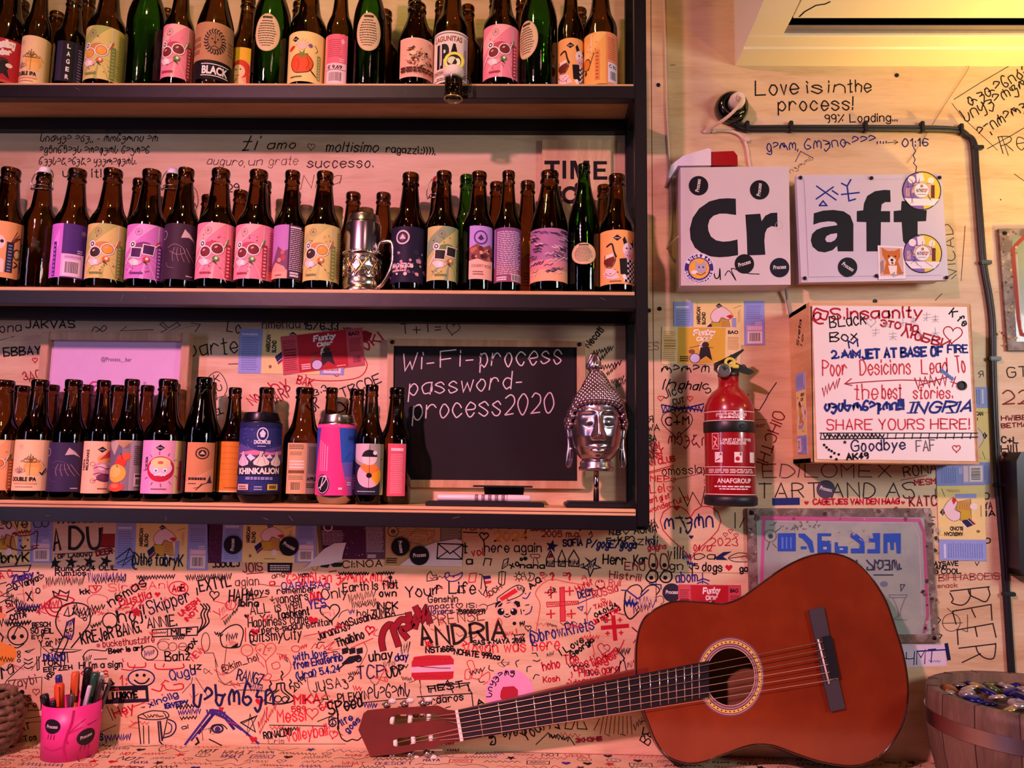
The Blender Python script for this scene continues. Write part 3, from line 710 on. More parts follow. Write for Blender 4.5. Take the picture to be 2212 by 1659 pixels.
@design
def funkyred(p):
    p.rect(-50, 0, 50, 100, '#b3262f'); p.rect(-50, 0, 50, 6, '#c84a48'); p.hand('Funky', -16, 76, 16, '#f6e6e0', 4, 20, 84); p.hand('Cider', -12, 60, 11, '#f6e6e0', 3, 14, 66); p.disc(0, 48, 11, '#4a2018', 8); p.disc(4, 38, 8, '#1c1018', 12); p.disc(12, 40, 6, '#f0d8c8', 5); p.poly([(-8, 36), (8, 36), (14, 10), (2, 20), (-10, 8)], '#2a1420'); p.lines(-44, 12, -24, 50, 6, '#f0c0b8', .5)
@design
def lager(p):
    p.rect(-26, 0, 26, 100, '#241c34'); p.rect(-24, 2, 24, 98, '#2c2440'); p.rect(-14, 0, 8, 100, '#0f0c14')
    for i, ch in enumerate('LAGER'): p.font(ch, -6, 82-i*19, 11, '#efe8ee', 0, bold=.03)
    p.lines(14, 6, 22, 90, 12, '#8a86a8', .5)
@design
def gold(p):
    p.rect(-50, 0, 50, 100, '#e0a828'); p.rect(-8, 0, 4, 100, '#f4d878'); p.disc(20, 40, 10, '#b86a38', 14); p.stroke([(8, 20), (20, 40), (28, 60)], 1.6, '#7a3a2a', True); p.lines(-40, 6, -20, 20, 3, '#8a5a1a', .5)
@design
def plum(p): p.rect(-40, 0, 40, 100, '#3a2430'); p.ring(16, 62, 8, 1.6, '#c8b8a8'); p.disc(16, 62, 4, '#8a7a70'); p.lines(6, 6, 30, 14, 2, '#e0d4d0', .7)
@design
def orangestrip(p): p.rect(-14, 0, 14, 100, '#e08a34'); p.rect(-14, 76, 14, 100, '#eea22e'); p.poly([(-14, 50), (0, 70), (14, 62), (14, 0), (-14, 0)], '#c86a3a'); p.stroke([(-10, 60), (2, 72), (12, 66)], 1.4, '#4a2018', True); p.lines(-6, 10, 10, 40, 5, '#8a3a1a', .5)
def wrap(pad, R, z0, vs, ang, us=.001):
    """canvas -> cylinder; u in mm along the arc, v scaled by VS"""
    def fn(u, v, o): a = ang+u*us/R; return ((R+o)*cos(a), (R+o)*sin(a), z0+v*vs)
    return fn
BCOUNT = [0]
def bottle(x, y, sh, H, R, kind='long', mat=None, des=None, lab=(.075, .51), rot=0., label=None, group='bottles on the shelves', name='beer_bottle', kw=None, stop=None):
    g = mat or AMB; z = SZ[sh]+.0003
    t = thing(name, label, 'bottle', (x, y, z), group)
    mb = MB(); mb.lathe([(r*R, q*H) for r, q in PROF[kind]], g, 32, cap1=False, cap0=False); mb.build('glass_body', t)
    if des:
        mb = MB(); p = Pad(); DES[des](p, **(kw or {}))
        a = atan2(CAM.y-y, CAM.x-x)+radians(rot)
        z0, z1 = lab[0]*H, lab[1]*H
        p.lay(mb, wrap(p, R+.0002, z0, (z1-z0)/100, a), .0001, .00004, strip=3.0); mb.build('paper_label', t)
    if stop:
        mb = MB(); zt = H; mb.lathe([(0, zt+.014), (.007, zt+.013), (.0105, zt+.009), (.0115, zt+.002), (.0105, zt-.003)][::-1], M('stopper_'+stop, stop, .35), 16); mb.build('stopper', t)
        mb = MB(); wm = M('bail_wire', '#a9a2a4', .25, 1.)
        for sgn in (-1, 1):
            mb.tube(smooth([(sgn*.012, 0, zt+.008), (sgn*.018, -.002, zt-.002), (sgn*.021, -.006, zt-.02), (sgn*.019, -.004, zt-.034), (sgn*.0165, .0, zt-.026)]), .0011, wm, 6)
        mb.tube([(.0165*cos(i*pi/8), .0165*sin(i*pi/8), zt-.027) for i in range(16)], .001, wm, 6, True)
        mb.tube(smooth([(-.019, -.004, zt-.034), (-.012, -.018, zt-.036), (.012, -.018, zt-.036), (.019, -.004, zt-.034)]), .001, wm, 6); mb.build('wire_bail', t)
    return t
# front row, one line each: base px, row of label centre px-y, shelf, top px-y, kind, glass, canvas, label span, turn, words
YB = -.1185
G = dict
FRONT = [
 # --- top shelf
 (12, 120, 0, -75, 'long', AMB, 'funkyred', (.03, .40), -8, None, 'brown bottle with a red label, first at the left edge of the top shelf'),
 (75, 128, 0, -72, 'long', AMB, 'lotus', (.02, .44), -14, None, 'brown bottle with a cream lotus flower label at the left of the top shelf'),
 (228, 118, 0, -62, 'long', AMB, 'shades', (.05, .50), -22, G(c='#d8c878', c2='#a8b060', lens='#e8a030', lens2='#efa43a', strip='#7a8a48', hat='#c89050', bit='#d8663a'), 'brown bottle with a green sunglasses label on the top shelf'),
 (313, 120, 0, -120, 'tall', GRN, None, None, 0, None, 'green bottle without a label on the top shelf, left of a pink label'),
 (385, 110, 0, -68, 'long', AMB, 'shades', (.08, .53), -12, None, 'brown bottle with a pink sunglasses label beside the lion label on the top shelf'),
 (463, 112, 0, -80, 'stub', AMB, 'lion', (.05, .53), -6, None, 'brown bottle with a brown and black lion head label on the top shelf'),
 (585, 110, 0, -110, 'tall', GRN, 'roundel', (.16, .62), -14, None, 'green bottle with a round kraft label, leftmost of three on the top shelf'),
 (664, 124, 0, -70, 'long', AMB, 'tomato', (.03, .45), -8, None, 'brown bottle with a yellow tomato label on the top shelf'),
 (732, 126, 0, -70, 'long', AMB, 'pinkback', (.02, .45), -16, None, 'brown bottle with a narrow pink barcode label on the top shelf'),
 (797, 110, 0, -110, 'tall', GRN, 'roundel', (.17, .64), -4, None, 'green bottle with a round kraft label in the middle of the top shelf'),
 (898, 130, 0, 12, 'stub', AMB, 'vintage', (.09, .52), 8, None, 'short dark bottle with a pink illustrated label on the top shelf'),
 (975, 122, 0, -68, 'long', AMB, 'ipa', (.03, .46), -8, None, 'brown bottle with a white dripping letter label behind the small hanging mug'),
 (1082, 116, 0, -66, 'long', AMB, 'shades', (.07, .51), 2, None, 'brown bottle with a pink sunglasses label at the right half of the top shelf'),
 (1163, 110, 0, -110, 'tall', GRN, 'roundel', (.12, .58), -40, None, 'green bottle whose round kraft label is turned left, on the top shelf'),
 (1231, 130, 0, -66, 'long', AMB, 'cow', (.0, .42), 4, None, 'brown bottle with an orange cow label on the top shelf'),
 (1297, 128, 0, -68, 'long', AMB, 'orangeback', (.02, .455), 6, None, 'brown bottle with an orange label and white price box, last on the top shelf'),
 # --- middle shelf
 (8, 548, 1, 366, 'long', AMB, 'skullbranch', (.085, .53), -4, None, 'brown bottle with an orange antler label at the left edge of the middle shelf'),
 (82, 546, 1, 376, 'swing', AMB, None, None, 0, None, 'brown swing top bottle with a white stopper and no label on the middle shelf'),
 (154, 546, 1, 368, 'long', AMB, 'barcode_back', (.085, .515), -4, None, 'brown bottle with a purple barcode label on the middle shelf'),
 (232, 546, 1, 368, 'long', AMB, 'shades', (.08, .515), -10, G(c='#d8c878', c2='#b4b868', lens='#3a2a20', lens2='#efa43a', strip='#7a8a48', hat='#c89050', bit='#d8663a'), 'brown bottle with a yellow green sunglasses label at the left of the middle shelf'),
 (316, 550, 1, 370, 'long', AMB, 'shades', (.08, .515), -6, G(c='#cf78c8', c2='#e0a0dc', lens='#4a2058', lens2='#2a2440', strip='#6a3080', hat='#7a3a78', bit='#d03a3a', sq=True), 'brown bottle with a violet square sunglasses label on the middle shelf'),
 (391, 552, 1, 366, 'long', AMB, 'nightcat', (.08, .52), 4, None, 'brown bottle with a dark purple line drawing label on the middle shelf'),
 (467, 552, 1, 368, 'long', AMB, 'shades', (.085, .525), -8, None, 'left bottle of the two neighbouring pink sunglasses labels on the middle shelf'),
 (550, 555, 1, 371, 'long', AMB, 'shades', (.085, .52), -14, None, 'right bottle of the two neighbouring pink sunglasses labels on the middle shelf'),
 (624, 552, 1, 372, 'long', AMB, 'textback', (.095, .525), -4, None, 'brown bottle with a lilac landscape and small print label on the middle shelf'),
 (695, 556, 1, 374, 'long', AMB, 'shades', (.08, .53), -10, G(c='#d8c878', c2='#c0bc70', lens='#3a2a20', lens2='#efa43a', strip='#7a8a48', hat='#c89050', bit='#d8663a'), 'brown bottle with a yellow green sunglasses label left of the silver can'),
 (882, 566, 1, 377, 'long', AMB, 'magma', (.07, .52), 4, None, 'brown bottle with a dark label of pink rocks, right of the silver can'),
 (955, 560, 1, 373, 'long', AMB, 'shades', (.09, .52), 20, G(c='#c8c078', c2='#8aa078', lens='#2a2420', strip='#7a8a48', hat='#6a8a4a', bit='#c86a3a', sq=True), 'brown bottle with a green label of square dark sunglasses on the middle shelf'),
 (1032, 560, 1, 374, 'long', AMB, 'desert', (.10, .525), 14, None, 'brown bottle with a narrow lilac and peach label on the middle shelf'),
 (1096, 564, 1, 372, 'long', AMB, 'textfull', (.085, .515), 4, None, 'brown bottle with a mauve label full of small print on the middle shelf'),
 (1186, 564, 1, 373, 'stub', AMB, 'waves', (.085, .50), 0, None, 'brown bottle with a mauve and orange wave pattern label on the middle shelf'),
 (1261, 560, 1, 357, 'tall', GRN, 'roundel', (.16, .42), 0, None, 'green bottle with a round kraft label on the middle shelf'),
 (1333, 560, 1, 380, 'long', AMB, 'cow', (.07, .505), 4, None, 'brown bottle with an orange cow label, last on the middle shelf'),
 # --- bottom shelf
 (-6, 1010, 2, 822, 'long', AMB, 'shades', (.075, .49), -10, G(c='#f4b078', c2='#f6c08c', lens='#c8402c', lens2='#e8863a', strip='#b85a28', hat='#c85a3a', bit='#5a7a3a'), 'brown bottle with an orange sunglasses label at the left edge of the bottom shelf'),
 (72, 1010, 2, 821, 'long', AMB, 'lotus_tick', (.075, .49), -6, None, 'brown bottle with a cream lotus flower label on the bottom shelf'),
 (145, 1014, 2, 821, 'long', AMB, 'nightcat', (.07, .47), -2, G(c='#352a4c', c2='#5c5070'), 'brown bottle with a dark indigo label on the bottom shelf'),
 (211, 1014, 2, 822, 'long', AMB, 'milkshake', (.06, .485), -6, None, 'brown bottle with a peach label of a layered drink on the bottom shelf'),
 (273, 1010, 2, 820, 'long', AMB, 'fruit', (.085, .49), -6, None, 'brown bottle with a fruit photograph label on the bottom shelf'),
 (352, 1012, 2, 820, 'long', AMB, 'cider', (.065, .49), -4, None, 'brown bottle with a pink and cream laughing apple label on the bottom shelf'),
 (430, 1014, 2, 816, 'stub', DKG, 'harpoon', (.08, .47), 4, None, 'dark green bottle with a tan label and round emblem on the bottom shelf'),
 (497, 1012, 2, 838, 'long', AMB, 'orangeplain', (.085, .52), 10, None, 'brown bottle with a plain orange label left of the blue can'),
 (652, 1014, 2, 838, 'long', AMB, 'kraftback', (.08, .51), 0, None, 'brown bottle with a kraft paper barcode label between the two cans'),
 (795, 1016, 2, 832, 'long', AMB, 'discs', (.08, .50), 0, None, 'brown bottle with a label of coloured discs, right of the pink and blue can'),
 (853, 1016, 2, 838, 'long', AMB, 'pinkside', (.07, .51), 2, None, 'brown bottle with a narrow pink text label beside the chalkboard'),
]
# bottles standing behind: neck px, top px-y, shelf, row depth, kind, glass, canvas, words
REAR = [
 (46, 4, 0, 1, 'long', AMB, None, 'plain brown bottle behind the red label and lotus label on the top shelf'),
 (121, 68, 0, 1, 'stub', AMB, 'plum', 'short dark bottle behind the lotus label on the top shelf'),
 (160, 8, 0, 0, 'long', AMB, 'lager', 'brown bottle with a dark label of upright white letters on the top shelf'),
 (190, -6, 0, 1, 'long', AMB, 'gold', 'brown bottle with a gold label behind the green sunglasses label on the top shelf'),
 (364, 24, 0, 1, 'long', AMB, None, 'brown bottle top between plain green bottle and pink label on the top shelf'),
 (536, -2, 0, 0, 'long', AMB, 'redhead', 'brown bottle with a red haired woman label on the top shelf'),
 (648, 8, 0, 1, 'long', AMB, None, 'plain brown bottle behind the tomato label on the top shelf'),
 (832, 26, 0, 1, 'long', AMB, None, 'plain brown bottle behind the middle round kraft label on the top shelf'),
 (871, 3, 0, 1, 'long', AMB, None, 'plain brown bottle left behind the short dark bottle on the top shelf'),
 (937, 6, 0, 1, 'long', AMB, None, 'plain brown bottle right behind the short dark bottle on the top shelf'),
 (1003, 15, 0, 1, 'long', AMB, None, 'plain brown bottle behind the dripping letters label on the top shelf'),
 (1036, -6, 0, 1, 'long', AMB, 'plum', 'dark brown plum labelled bottle just left of the right pink sunglasses label, top shelf'),
 (1113, 2, 0, 1, 'long', AMB, 'gold', 'brown bottle between right pink sunglasses label and green bottle on the top shelf'),
 (1252, 22, 0, 1, 'long', AMB, None, 'plain brown bottle behind the orange cow label on the top shelf'),
 (2, 390, 1, 1, 'long', AMB, None, 'plain brown bottle behind the antler label on the middle shelf'),
 (304, 389, 1, 1, 'long', AMB, None, 'brown bottle left behind the violet sunglasses label on the middle shelf'),
 (374, 378, 1, 1, 'swing', AMB, None, 'brown swing top bottle with a white stopper behind the dark purple label'),
 (452, 424, 1, 2, 'long', AMB, None, 'short brown bottle behind the left of the two pink labels on the middle shelf'),
 (521, 414, 1, 2, 'long', AMB, None, 'short brown bottle between the two pink labels at the back of the middle shelf'),
 (537, 393, 1, 1, 'long', AMB, None, 'taller brown bottle left behind the right pink label on the middle shelf'),
 (590, 415, 1, 2, 'long', AMB, None, 'short brown bottle right behind the right pink label on the middle shelf'),
 (605, 394, 1, 1, 'long', AMB, None, 'taller brown bottle left behind the lilac landscape label on the middle shelf'),
 (656, 417, 1, 2, 'long', AMB, None, 'short brown bottle right behind the lilac landscape label on the middle shelf'),
 (672, 395, 1, 1, 'long', AMB, None, 'taller brown bottle left behind the yellow green label near the silver can'),
 (725, 418, 1, 2, 'long', AMB, None, 'short brown bottle right behind the yellow green label near the silver can'),
 (753, 379, 1, 1, 'long', GRN, None, 'green bottle without a label directly behind the silver can'),
 (811, 419, 1, 2, 'long', AMB, None, 'short brown bottle right behind the silver can on the middle shelf'),
 (846, 398, 1, 1, 'long', AMB, None, 'brown bottle left behind the pink rocks label on the middle shelf'),
 (902, 396, 1, 1, 'swing', AMB, None, 'dark swing top bottle with a red stopper behind the pink rocks label'),
 (930, 397, 1, 2, 'long', AMB, None, 'brown bottle left behind the green square sunglasses label on the middle shelf'),
 (998, 381, 1, 1, 'long', GRN, None, 'green bottle between the square sunglasses and lilac peach labels on the middle shelf'),
 (1068, 396, 1, 1, 'long', AMB, None, 'brown bottle left behind the mauve small print label on the middle shelf'),
 (1140, 394, 1, 1, 'long', AMB, 'orangestrip', 'brown bottle with an orange label between the small print and wave labels'),
 (1163, 414, 1, 2, 'long', AMB, None, 'short brown bottle left behind the wave pattern label on the middle shelf'),
 (1211, 398, 1, 1, 'long', AMB, None, 'brown bottle between the wave label and the green bottle on the middle shelf'),
 (1290, 402, 1, 1, 'long', AMB, None, 'brown bottle between the green bottle and the last cow label on the middle shelf'),
 (49, 834, 2, 1, 'long', AMB, None, 'plain brown bottle left behind the lotus label on the bottom shelf'),
 (112, 832, 2, 1, 'long', AMB, None, 'plain brown bottle right behind the lotus label on the bottom shelf'),
 (186, 832, 2, 1, 'long', AMB, None, 'plain brown bottle behind the dark indigo label on the bottom shelf'),
 (257, 833, 2, 1, 'long', AMB, None, 'plain brown bottle behind the layered drink label on the bottom shelf'),
 (316, 833, 2, 1, 'long', AMB, None, 'plain brown bottle right behind the fruit label on the bottom shelf'),
 (347, 829, 2, 1, 'long', AMB, None, 'plain brown bottle behind the laughing apple label on the bottom shelf'),
 (452, 826, 2, 1, 'long', AMB, None, 'plain brown bottle right behind the dark green bottle on the bottom shelf'),
 (577, 838, 2, 1, 'long', AMB, 'gold', 'brown bottle directly behind the blue can on the bottom shelf'),
 (711, 838, 2, 1, 'long', AMB, None, 'brown bottle directly behind the pink and blue can on the bottom shelf'),
 (772, 842, 2, 1, 'long', AMB, None, 'brown bottle left behind the coloured discs label on the bottom shelf'),
]
OCC = [[], [], []]            # what already stands on each board: x, y, r
OCC[1].append((at(783, 560, -.118).x, -.118, .042)); OCC[2].append((at(562, 1000, -.118).x, -.118, .0375)); OCC[2].append((at(726, 1000, -.118).x, -.118, .0355))
YO = {853: -.078, 497: -.086, 652: -.084}
def free(x, y, r, sh): return all(hypot(x-a, y-b) > r+q+.0003 for a, b, q in OCC[sh])
for px, py, sh, top, kind, mat, des, lab, rot, kw, txt in FRONT:
    Y = YO.get(px, YB); R = .0355 if kind != 'tall' else .0365
    if px in (430,): R = .034
    if px in (853, 1032, 732, 497): R = .030
    if px == 882: R = .033
    x = at(px, py, Y).x
    for (a, b, q) in OCC[sh]:          # neighbours may be a little slimmer so that they stand clear
        R = min(R, max(.025, hypot(x-a, Y-b)-q-.0005))
    for k in range(40):
        if free(x, Y, R, sh): break
        x += .001
    H = at(px, top, Y).z-SZ[sh]
    if top < -30: H = max(.232, min(H, .27 if kind == 'tall' else .24))
    OCC[sh].append((x, Y, R)); bottle(x, Y, sh, H, R, kind, mat, des, lab, rot, txt, 'bottles in the front rows', kw=kw, stop='#e8dcf0' if px == 82 else None)
for px, top, sh, row, kind, mat, des, txt in REAR:
    best = None
    for R in (.030, .028, .026, .024):
        for y in [(-.115, -.063, -.042)[row]+k*.003 for k in range(-2, 20)]:
            if y+R > -.0135: break
            x0 = at(px, max(top, 20), y).x
            for k in range(34):
                for s_ in (1, -1):
                    x = x0+s_*k*.0015
                    c_ = abs(x-x0)+(.030-R)*1.5+abs(y-(-.115, -.063, -.042)[row])*.25
                    if (best is None or c_ < best[0]) and free(x, y, R, sh): best = (c_, x, y, R)
    if not best: print('REAR no room', px, sh); continue
    _, x, y, R = best; H = at(px, top, y).z-SZ[sh]
    if sh == 0: H = max(.2, min(H, .24))
    OCC[sh].append((x, y, R))
    bottle(x, y, sh, H, R, kind, mat, des, (.06, .47), 0 if px != 577 else 60, txt, 'bottles in the back rows', stop=None if kind != 'swing' else ('#e8dcf0' if px == 374 else '#8a1c24'))
# ================================================================ helpers for flat things on the wall
def pxfn(Y): return lambda x, y, o: at(x, y, Y-o)
def bil(q, u, v):
    (ax, ay), (bx, by), (cx, cy), (dx, dy) = q      # top-left, top-right, bottom-right, bottom-left ; v up
    t = 1-v
    return (ax+(bx-ax)*u)*(1-t)+(dx+(cx-dx)*u)*t, (ay+(by-ay)*u)*(1-t)+(dy+(cy-dy)*u)*t
def sheet(name, label, cat, q, pad, W, H, Y=-.0004, th=.0005, mat=None, group=None, clip=True):
    mb = MB(); mb.prism([at(*p, Y-th) for p in q], (0, th, 0), mat or INK('#e8dfd4'))
    pad.lay(mb, lambda u, v, o: at(*bil(q, u/W, v/H), Y-th-o), .00008, .000012, clip=(0, 0, W, H) if clip else None)
    return mb.build(name, label=label, cat=cat, group=group)
def slab(q, Y0, Y1, mat, mb=None, ms=None):
    mb = mb or MB(); P = [at(*p, Y1) for p in q]; mb.prism(P, (0, Y0-Y1, 0), mat, ms); return mb
def blond():
    p = Pad(); p.rect(0, 0, 212, 100, '#8f9bd8'); p.rect(46, 0, 164, 100, '#ecd58e'); p.rect(0, 0, 46, 100, '#93a2dc')
    p.lines(6, 8, 40, 84, 15, '#6c78bc', .4); p.lines(5, 86, 36, 90, 1, '#dfe2f4', 1, 0); p.lines(170, 60, 206, 92, 7, '#6c78bc', .4); p.lines(190, 46, 206, 54, 2, '#d8dcf4')
    p.font('AMERICAN', 62, 48, 8.5, BLK, 62.01, 88, bold=.05); p.font('BLOND', 74, 48, 8.5, BLK, 74.01, 76, bold=.05); p.stroke([(56, 100), (56, 46)], .8, '#9a8a4a')
    diamond(p, 106, 90, 6)
    p.poly([(86, 66), (94, 80), (112, 88), (130, 78), (136, 66), (126, 58), (112, 64), (104, 52), (92, 54)], '#ead2d6'); p.stroke([(86, 66), (94, 80), (112, 88), (130, 78), (138, 66), (126, 58), (112, 64), (104, 52), (92, 54)], 1, '#6a4a5a', True, True)
    p.poly([(88, 54), (106, 52), (112, 62), (108, 30), (92, 32)], '#c8a830'); p.poly([(112, 62), (128, 58), (132, 30), (108, 30)], '#c89a4a'); p.stroke([(90, 32), (88, 54), (106, 52), (112, 62), (128, 58), (134, 30), (90, 30)], 1, '#4a3420')
    for k in range(5): p.stroke([(112, 34+k*5), (126, 33+k*5)], .7, '#7a5a28')
    p.poly([(122, 66), (132, 70), (140, 66), (132, 60)], '#c8283a'); p.poly([(72, 40), (86, 52), (92, 34), (80, 22), (76, 30)], '#26204a'); p.stroke([(72, 40), (86, 52)], 1.6, '#f0e8e8'); p.stroke([(80, 22), (92, 34)], 2, '#c8384a'); p.stroke([(78, 26), (90, 38)], 1, '#f0e0e0')
    p.rect(136, 18, 146, 62, '#9aa0d8'); p.disc(118, 24, 7, '#efe0e0', 8); p.stroke([(140, 84), (152, 88), (158, 90)], .8, '#6a5a3a'); p.disc(64, 16, 3, '#8a6a3a', 4); p.lines(96, 8, 122, 12, 1, '#8a7a4a')
    for k in range(6): p.stroke([(150, 52+k*4), (156, 56+k*5)], .8, '#a08a5a')
    p.rect(168, 2, 208, 46, '#b0a4dc'); p.rect(172, 34, 206, 43, '#e4ccd4'); p.barcode(172, 4, 206, 31, '#ecdcdc')
    return p
def funky(bg, side, edge):
    p = Pad(); p.rect(0, 0, 200, 100, side); p.rect(40, 2, 160, 98, bg); p.lines(4, 10, 36, 90, 16, edge, .4)
    for k in range(4): p.rect(6, 40+k*7, 36, 43+k*7, edge)
    p.hand('Funky', 80, 78, 13, '#f6ece4', 3.4, 132, 80, slant=.15); p.hand('Cider', 88, 63, 9, '#f6ece4', 2.6, 124, 65, slant=.15)
    p.disc(106, 46, 12, '#f0e0d0', 14); p.disc(110, 52, 9, '#40241a', 8); p.poly([(98, 46), (120, 46), (128, 10), (112, 22), (92, 8)], '#2a1c24'); p.disc(84, 16, 13, '#c8c0e0'); p.ring(84, 16, 13, 2, '#5a3a3a'); p.disc(76, 34, 8, '#8a4a3a', 6); p.stroke([(70, 44), (96, 50), (130, 44)], 1.4, '#40241a')
    p.lines(46, 8, 68, 24, 3, '#3a2414' if bg != '#b4202c' else '#f0d0c8', .6, 0); p.font('BAO', 166, 82, 9, BLK, 192, bold=.04); p.lines(166, 40, 196, 76, 9, edge, .4); p.barcode(170, 6, 194, 30, side)
    p.lines(132, 6, 156, 10, 1, '#f0e0c8')
    return p
def box_q(x0, y0, x1, y1): return [(x0, y0), (x1, y0), (x1, y1), (x0, y1)]
def process(x, y, r, ang, words, Y=-.0002, bg='#15121a', where=None):
    p = Pad(-1); p.disc(x, y, r, bg, n=28); a = radians(ang); L = r*.66
    p.font('Process', x-L*cos(a)+r*.14*sin(a), y+L*sin(a)+r*.14*cos(a), r*.42, '#e6dedc', x+L*cos(a)+r*.14*sin(a), y-L*sin(a)+r*.14*cos(a), bold=.02, slant=.15)
    mb = MB(); mb.prism([at(x+r*cos(k*pi/14), y+r*sin(k*pi/14), Y-.0004) for k in range(28)], (0, .0004, 0), INK(bg)); p.lay(mb, pxfn(Y-.0004), .0001, .00002)
    return mb.build('round_sticker', label=words, cat='sticker', group='round black stickers')
# ================================================================ air conditioner
ACW = M('ac_plastic', '#f6eee0', .35, var=.05, scale=5); ACD = M('slot_shade_black', '#030303', .9, spec=0.)
ac = thing('air_conditioner', 'cream wall air conditioner seen from below at the top right corner', 'air conditioner', (.416, 0, 2.357))
zb = 2.357; x0, x1 = .419, 1.33
mb = MB()
prof = [(0, 2.357), (-.064, 2.3575), (-.068, 2.3605), (-.098, 2.3625), (-.1035, 2.364), (-.1035, 2.62), (0, 2.66)]
mb.prism([(x0, y, z) for y, z in prof], (x1-x0, 0, 0), ACW)
mb.prism([(x0, y, z) for y, z in [(-.1035, 2.364), (-.152, 2.366), (-.215, 2.374), (-.238, 2.40), (-.238, 2.60), (-.1035, 2.62)]], (.066, 0, 0), ACW)
mb.prism([(x1-.03, y, z) for y, z in [(-.1035, 2.364), (-.152, 2.366), (-.215, 2.374), (-.238, 2.40), (-.238, 2.60), (-.1035, 2.62)]], (.03, 0, 0), ACW)
mb.v = [(x-.416, y, z-2.357) for x, y, z in mb.v]; mb.build('body', ac)
mb = MB(); mb.box((x0+.066, -.21, 2.40), (x1-.03, -.1036, 2.6), ACD); mb.box((x0+.066, -.1075, 2.371), (x1-.03, -.1037, 2.41), ACD); mb.box((x0+.066, -.1525, 2.378), (x1-.03, -.150, 2.41), ACD); mb.v = [(x-.416, y, z-2.357) for x, y, z in mb.v]; mb.build('air_outlet', ac)  # near-black blocks put the shade of the slot into the colour
mb = MB(); mb.box((x0+.068, -.1275, 2.369), (x1-.032, -.1040, 2.3705), M('louver_grey', '#8d8286', .5)); mb.box((x0+.068, -.115, 2.3655), (x1-.032, -.1135, 2.3705), M('louver_grey'))
mb.v = [(x-.416, y, z-2.357) for x, y, z in mb.v]; mb.build('louver', ac)
mb = MB(); mb.prism([(x0+.0695, y, z) for y, z in [(-.1545, 2.368), (-.215, 2.375), (-.2375, 2.40), (-.2375, 2.59), (-.225, 2.59), (-.222, 2.405), (-.21, 2.383), (-.1545, 2.376)]], (x1-x0-.101, 0, 0), ACW)
p = Pad(); p.stroke([(.08, .159), (.085, .172), (.095, .183), (.1, .189), (.115, .192), (.122, .198)], .003, BLK); p.lay(mb, lambda u, v, o: (x0+u, -v, 2.368+(v-.1545)*.1157-o-.0002), .0002)
mb.v = [(x-.416, y, z-2.357) for x, y, z in mb.v]; mb.build('front_flap', ac)
# ================================================================ electrical boxes with the Craft lettering
GB = M('grey_box_paint', '#d6c8cc', .4, var=.06, scale=12); GB2 = M('grey_plastic', '#cfc4d4', .4, var=.06, scale=12); INKN = '#191a22'
YB1 = -.058
mb = slab([(1470, 362), (1704, 359), (1708, 615), (1471, 617)], -.0005, YB1, GB); eb = mb
pC = Pad(-1); 
def c8p(p, t, col): v = [int(q) for q in t.split()]; p.poly([(1400+v[i]*.3671, 300+v[i+1]*.3671) for i in range(0, len(v), 2)], col)
c8p(pC, '516 352 470 349 420 352 360 368 300 410 262 465 245 530 250 590 275 640 320 675 370 692 420 697 475 693 530 684 526 592 480 602 440 605 400 597 370 575 355 540 352 510 362 475 385 452 420 440 460 440 518 448', INKN)
c8p(pC, '572 446 660 440 668 484 690 452 722 436 760 434 762 518 725 514 700 528 688 556 684 600 690 682 584 686 580 560', INKN)
pC.stroke([(1540, 578), (1545, 600), (1553, 598), (1555, 580), (1556, 604)], 2.5, BLK, True); pC.stroke([(1566, 595), (1575, 585), (1590, 606), (1580, 580), (1612, 590), (1640, 592)], 2, BLK, True); pC.ring(1683, 487, 8, .8, '#b8aab0')
pC.lay(eb, pxfn(YB1), .0001, .00002); e = eb.build('electrical_box', label='grey metal electrical box with large black letters Cr on the wall', cat='box')
AF = thing('junction_box', 'grey plastic junction box with large black letters aft on the wall', 'box', tuple(at(1880, 495, 0)))
def afl(mb): 
    o = at(1880, 495, 0); mb.v = [(x-o.x, y-o.y, z-o.z) for x, y, z in mb.v]; return mb
mb = slab([(1727, 384), (2030, 384), (2043, 600), (1736, 604)], -.0005, -.046, GB2); afl(mb).build('body', AF)
mb = slab([(1720, 378), (2034, 376), (2049, 605), (1731, 610)], -.046, YB1, GB2)
mb2 = slab([(1738, 390), (2020, 388), (2033, 594), (1747, 598)], YB1, YB1-.0015, GB2, mb)
pA = Pad(-1); 
c8p(pA, '975 438 1030 422 1090 418 1150 426 1190 452 1208 500 1208 662 1116 662 1112 630 1085 655 1040 668 1000 662 968 635 957 598 965 560 990 535 1030 520 1112 508 1112 500 1098 488 1060 485 1010 492 972 505', INKN); c8p(pA, '1112 555 1075 560 1050 572 1042 590 1050 606 1075 608 1100 595 1112 575', '#cfc4d4')
c8p(pA, '1285 662 1284 490 1228 488 1228 425 1266 420 1270 380 1290 335 1335 308 1390 300 1425 302 1427 372 1395 372 1375 385 1370 425 1424 425 1424 490 1370 490 1368 662', INKN); c8p(pA, '1500 600 1492 490 1445 490 1445 425 1488 420 1492 366 1585 366 1586 418 1640 420 1636 484 1586 486 1586 560 1600 575 1590 660 1540 655', INKN)
for s_ in ([(1764, 402), (1806, 432)], [(1800, 404), (1763, 430)], [(1798, 412), (1810, 420)], [(1770, 444), (1786, 444), (1778, 434), (1770, 444)], [(1818, 396), (1830, 402), (1838, 388)], [(1830, 402), (1834, 434), (1848, 430)], [(1818, 420), (1856, 416)]): pA.stroke(s_, 3.2, '#1a2c8a')
pA.lay(mb, pxfn(YB1-.0015), .0001, .00002); afl(mb).build('lid', AF)
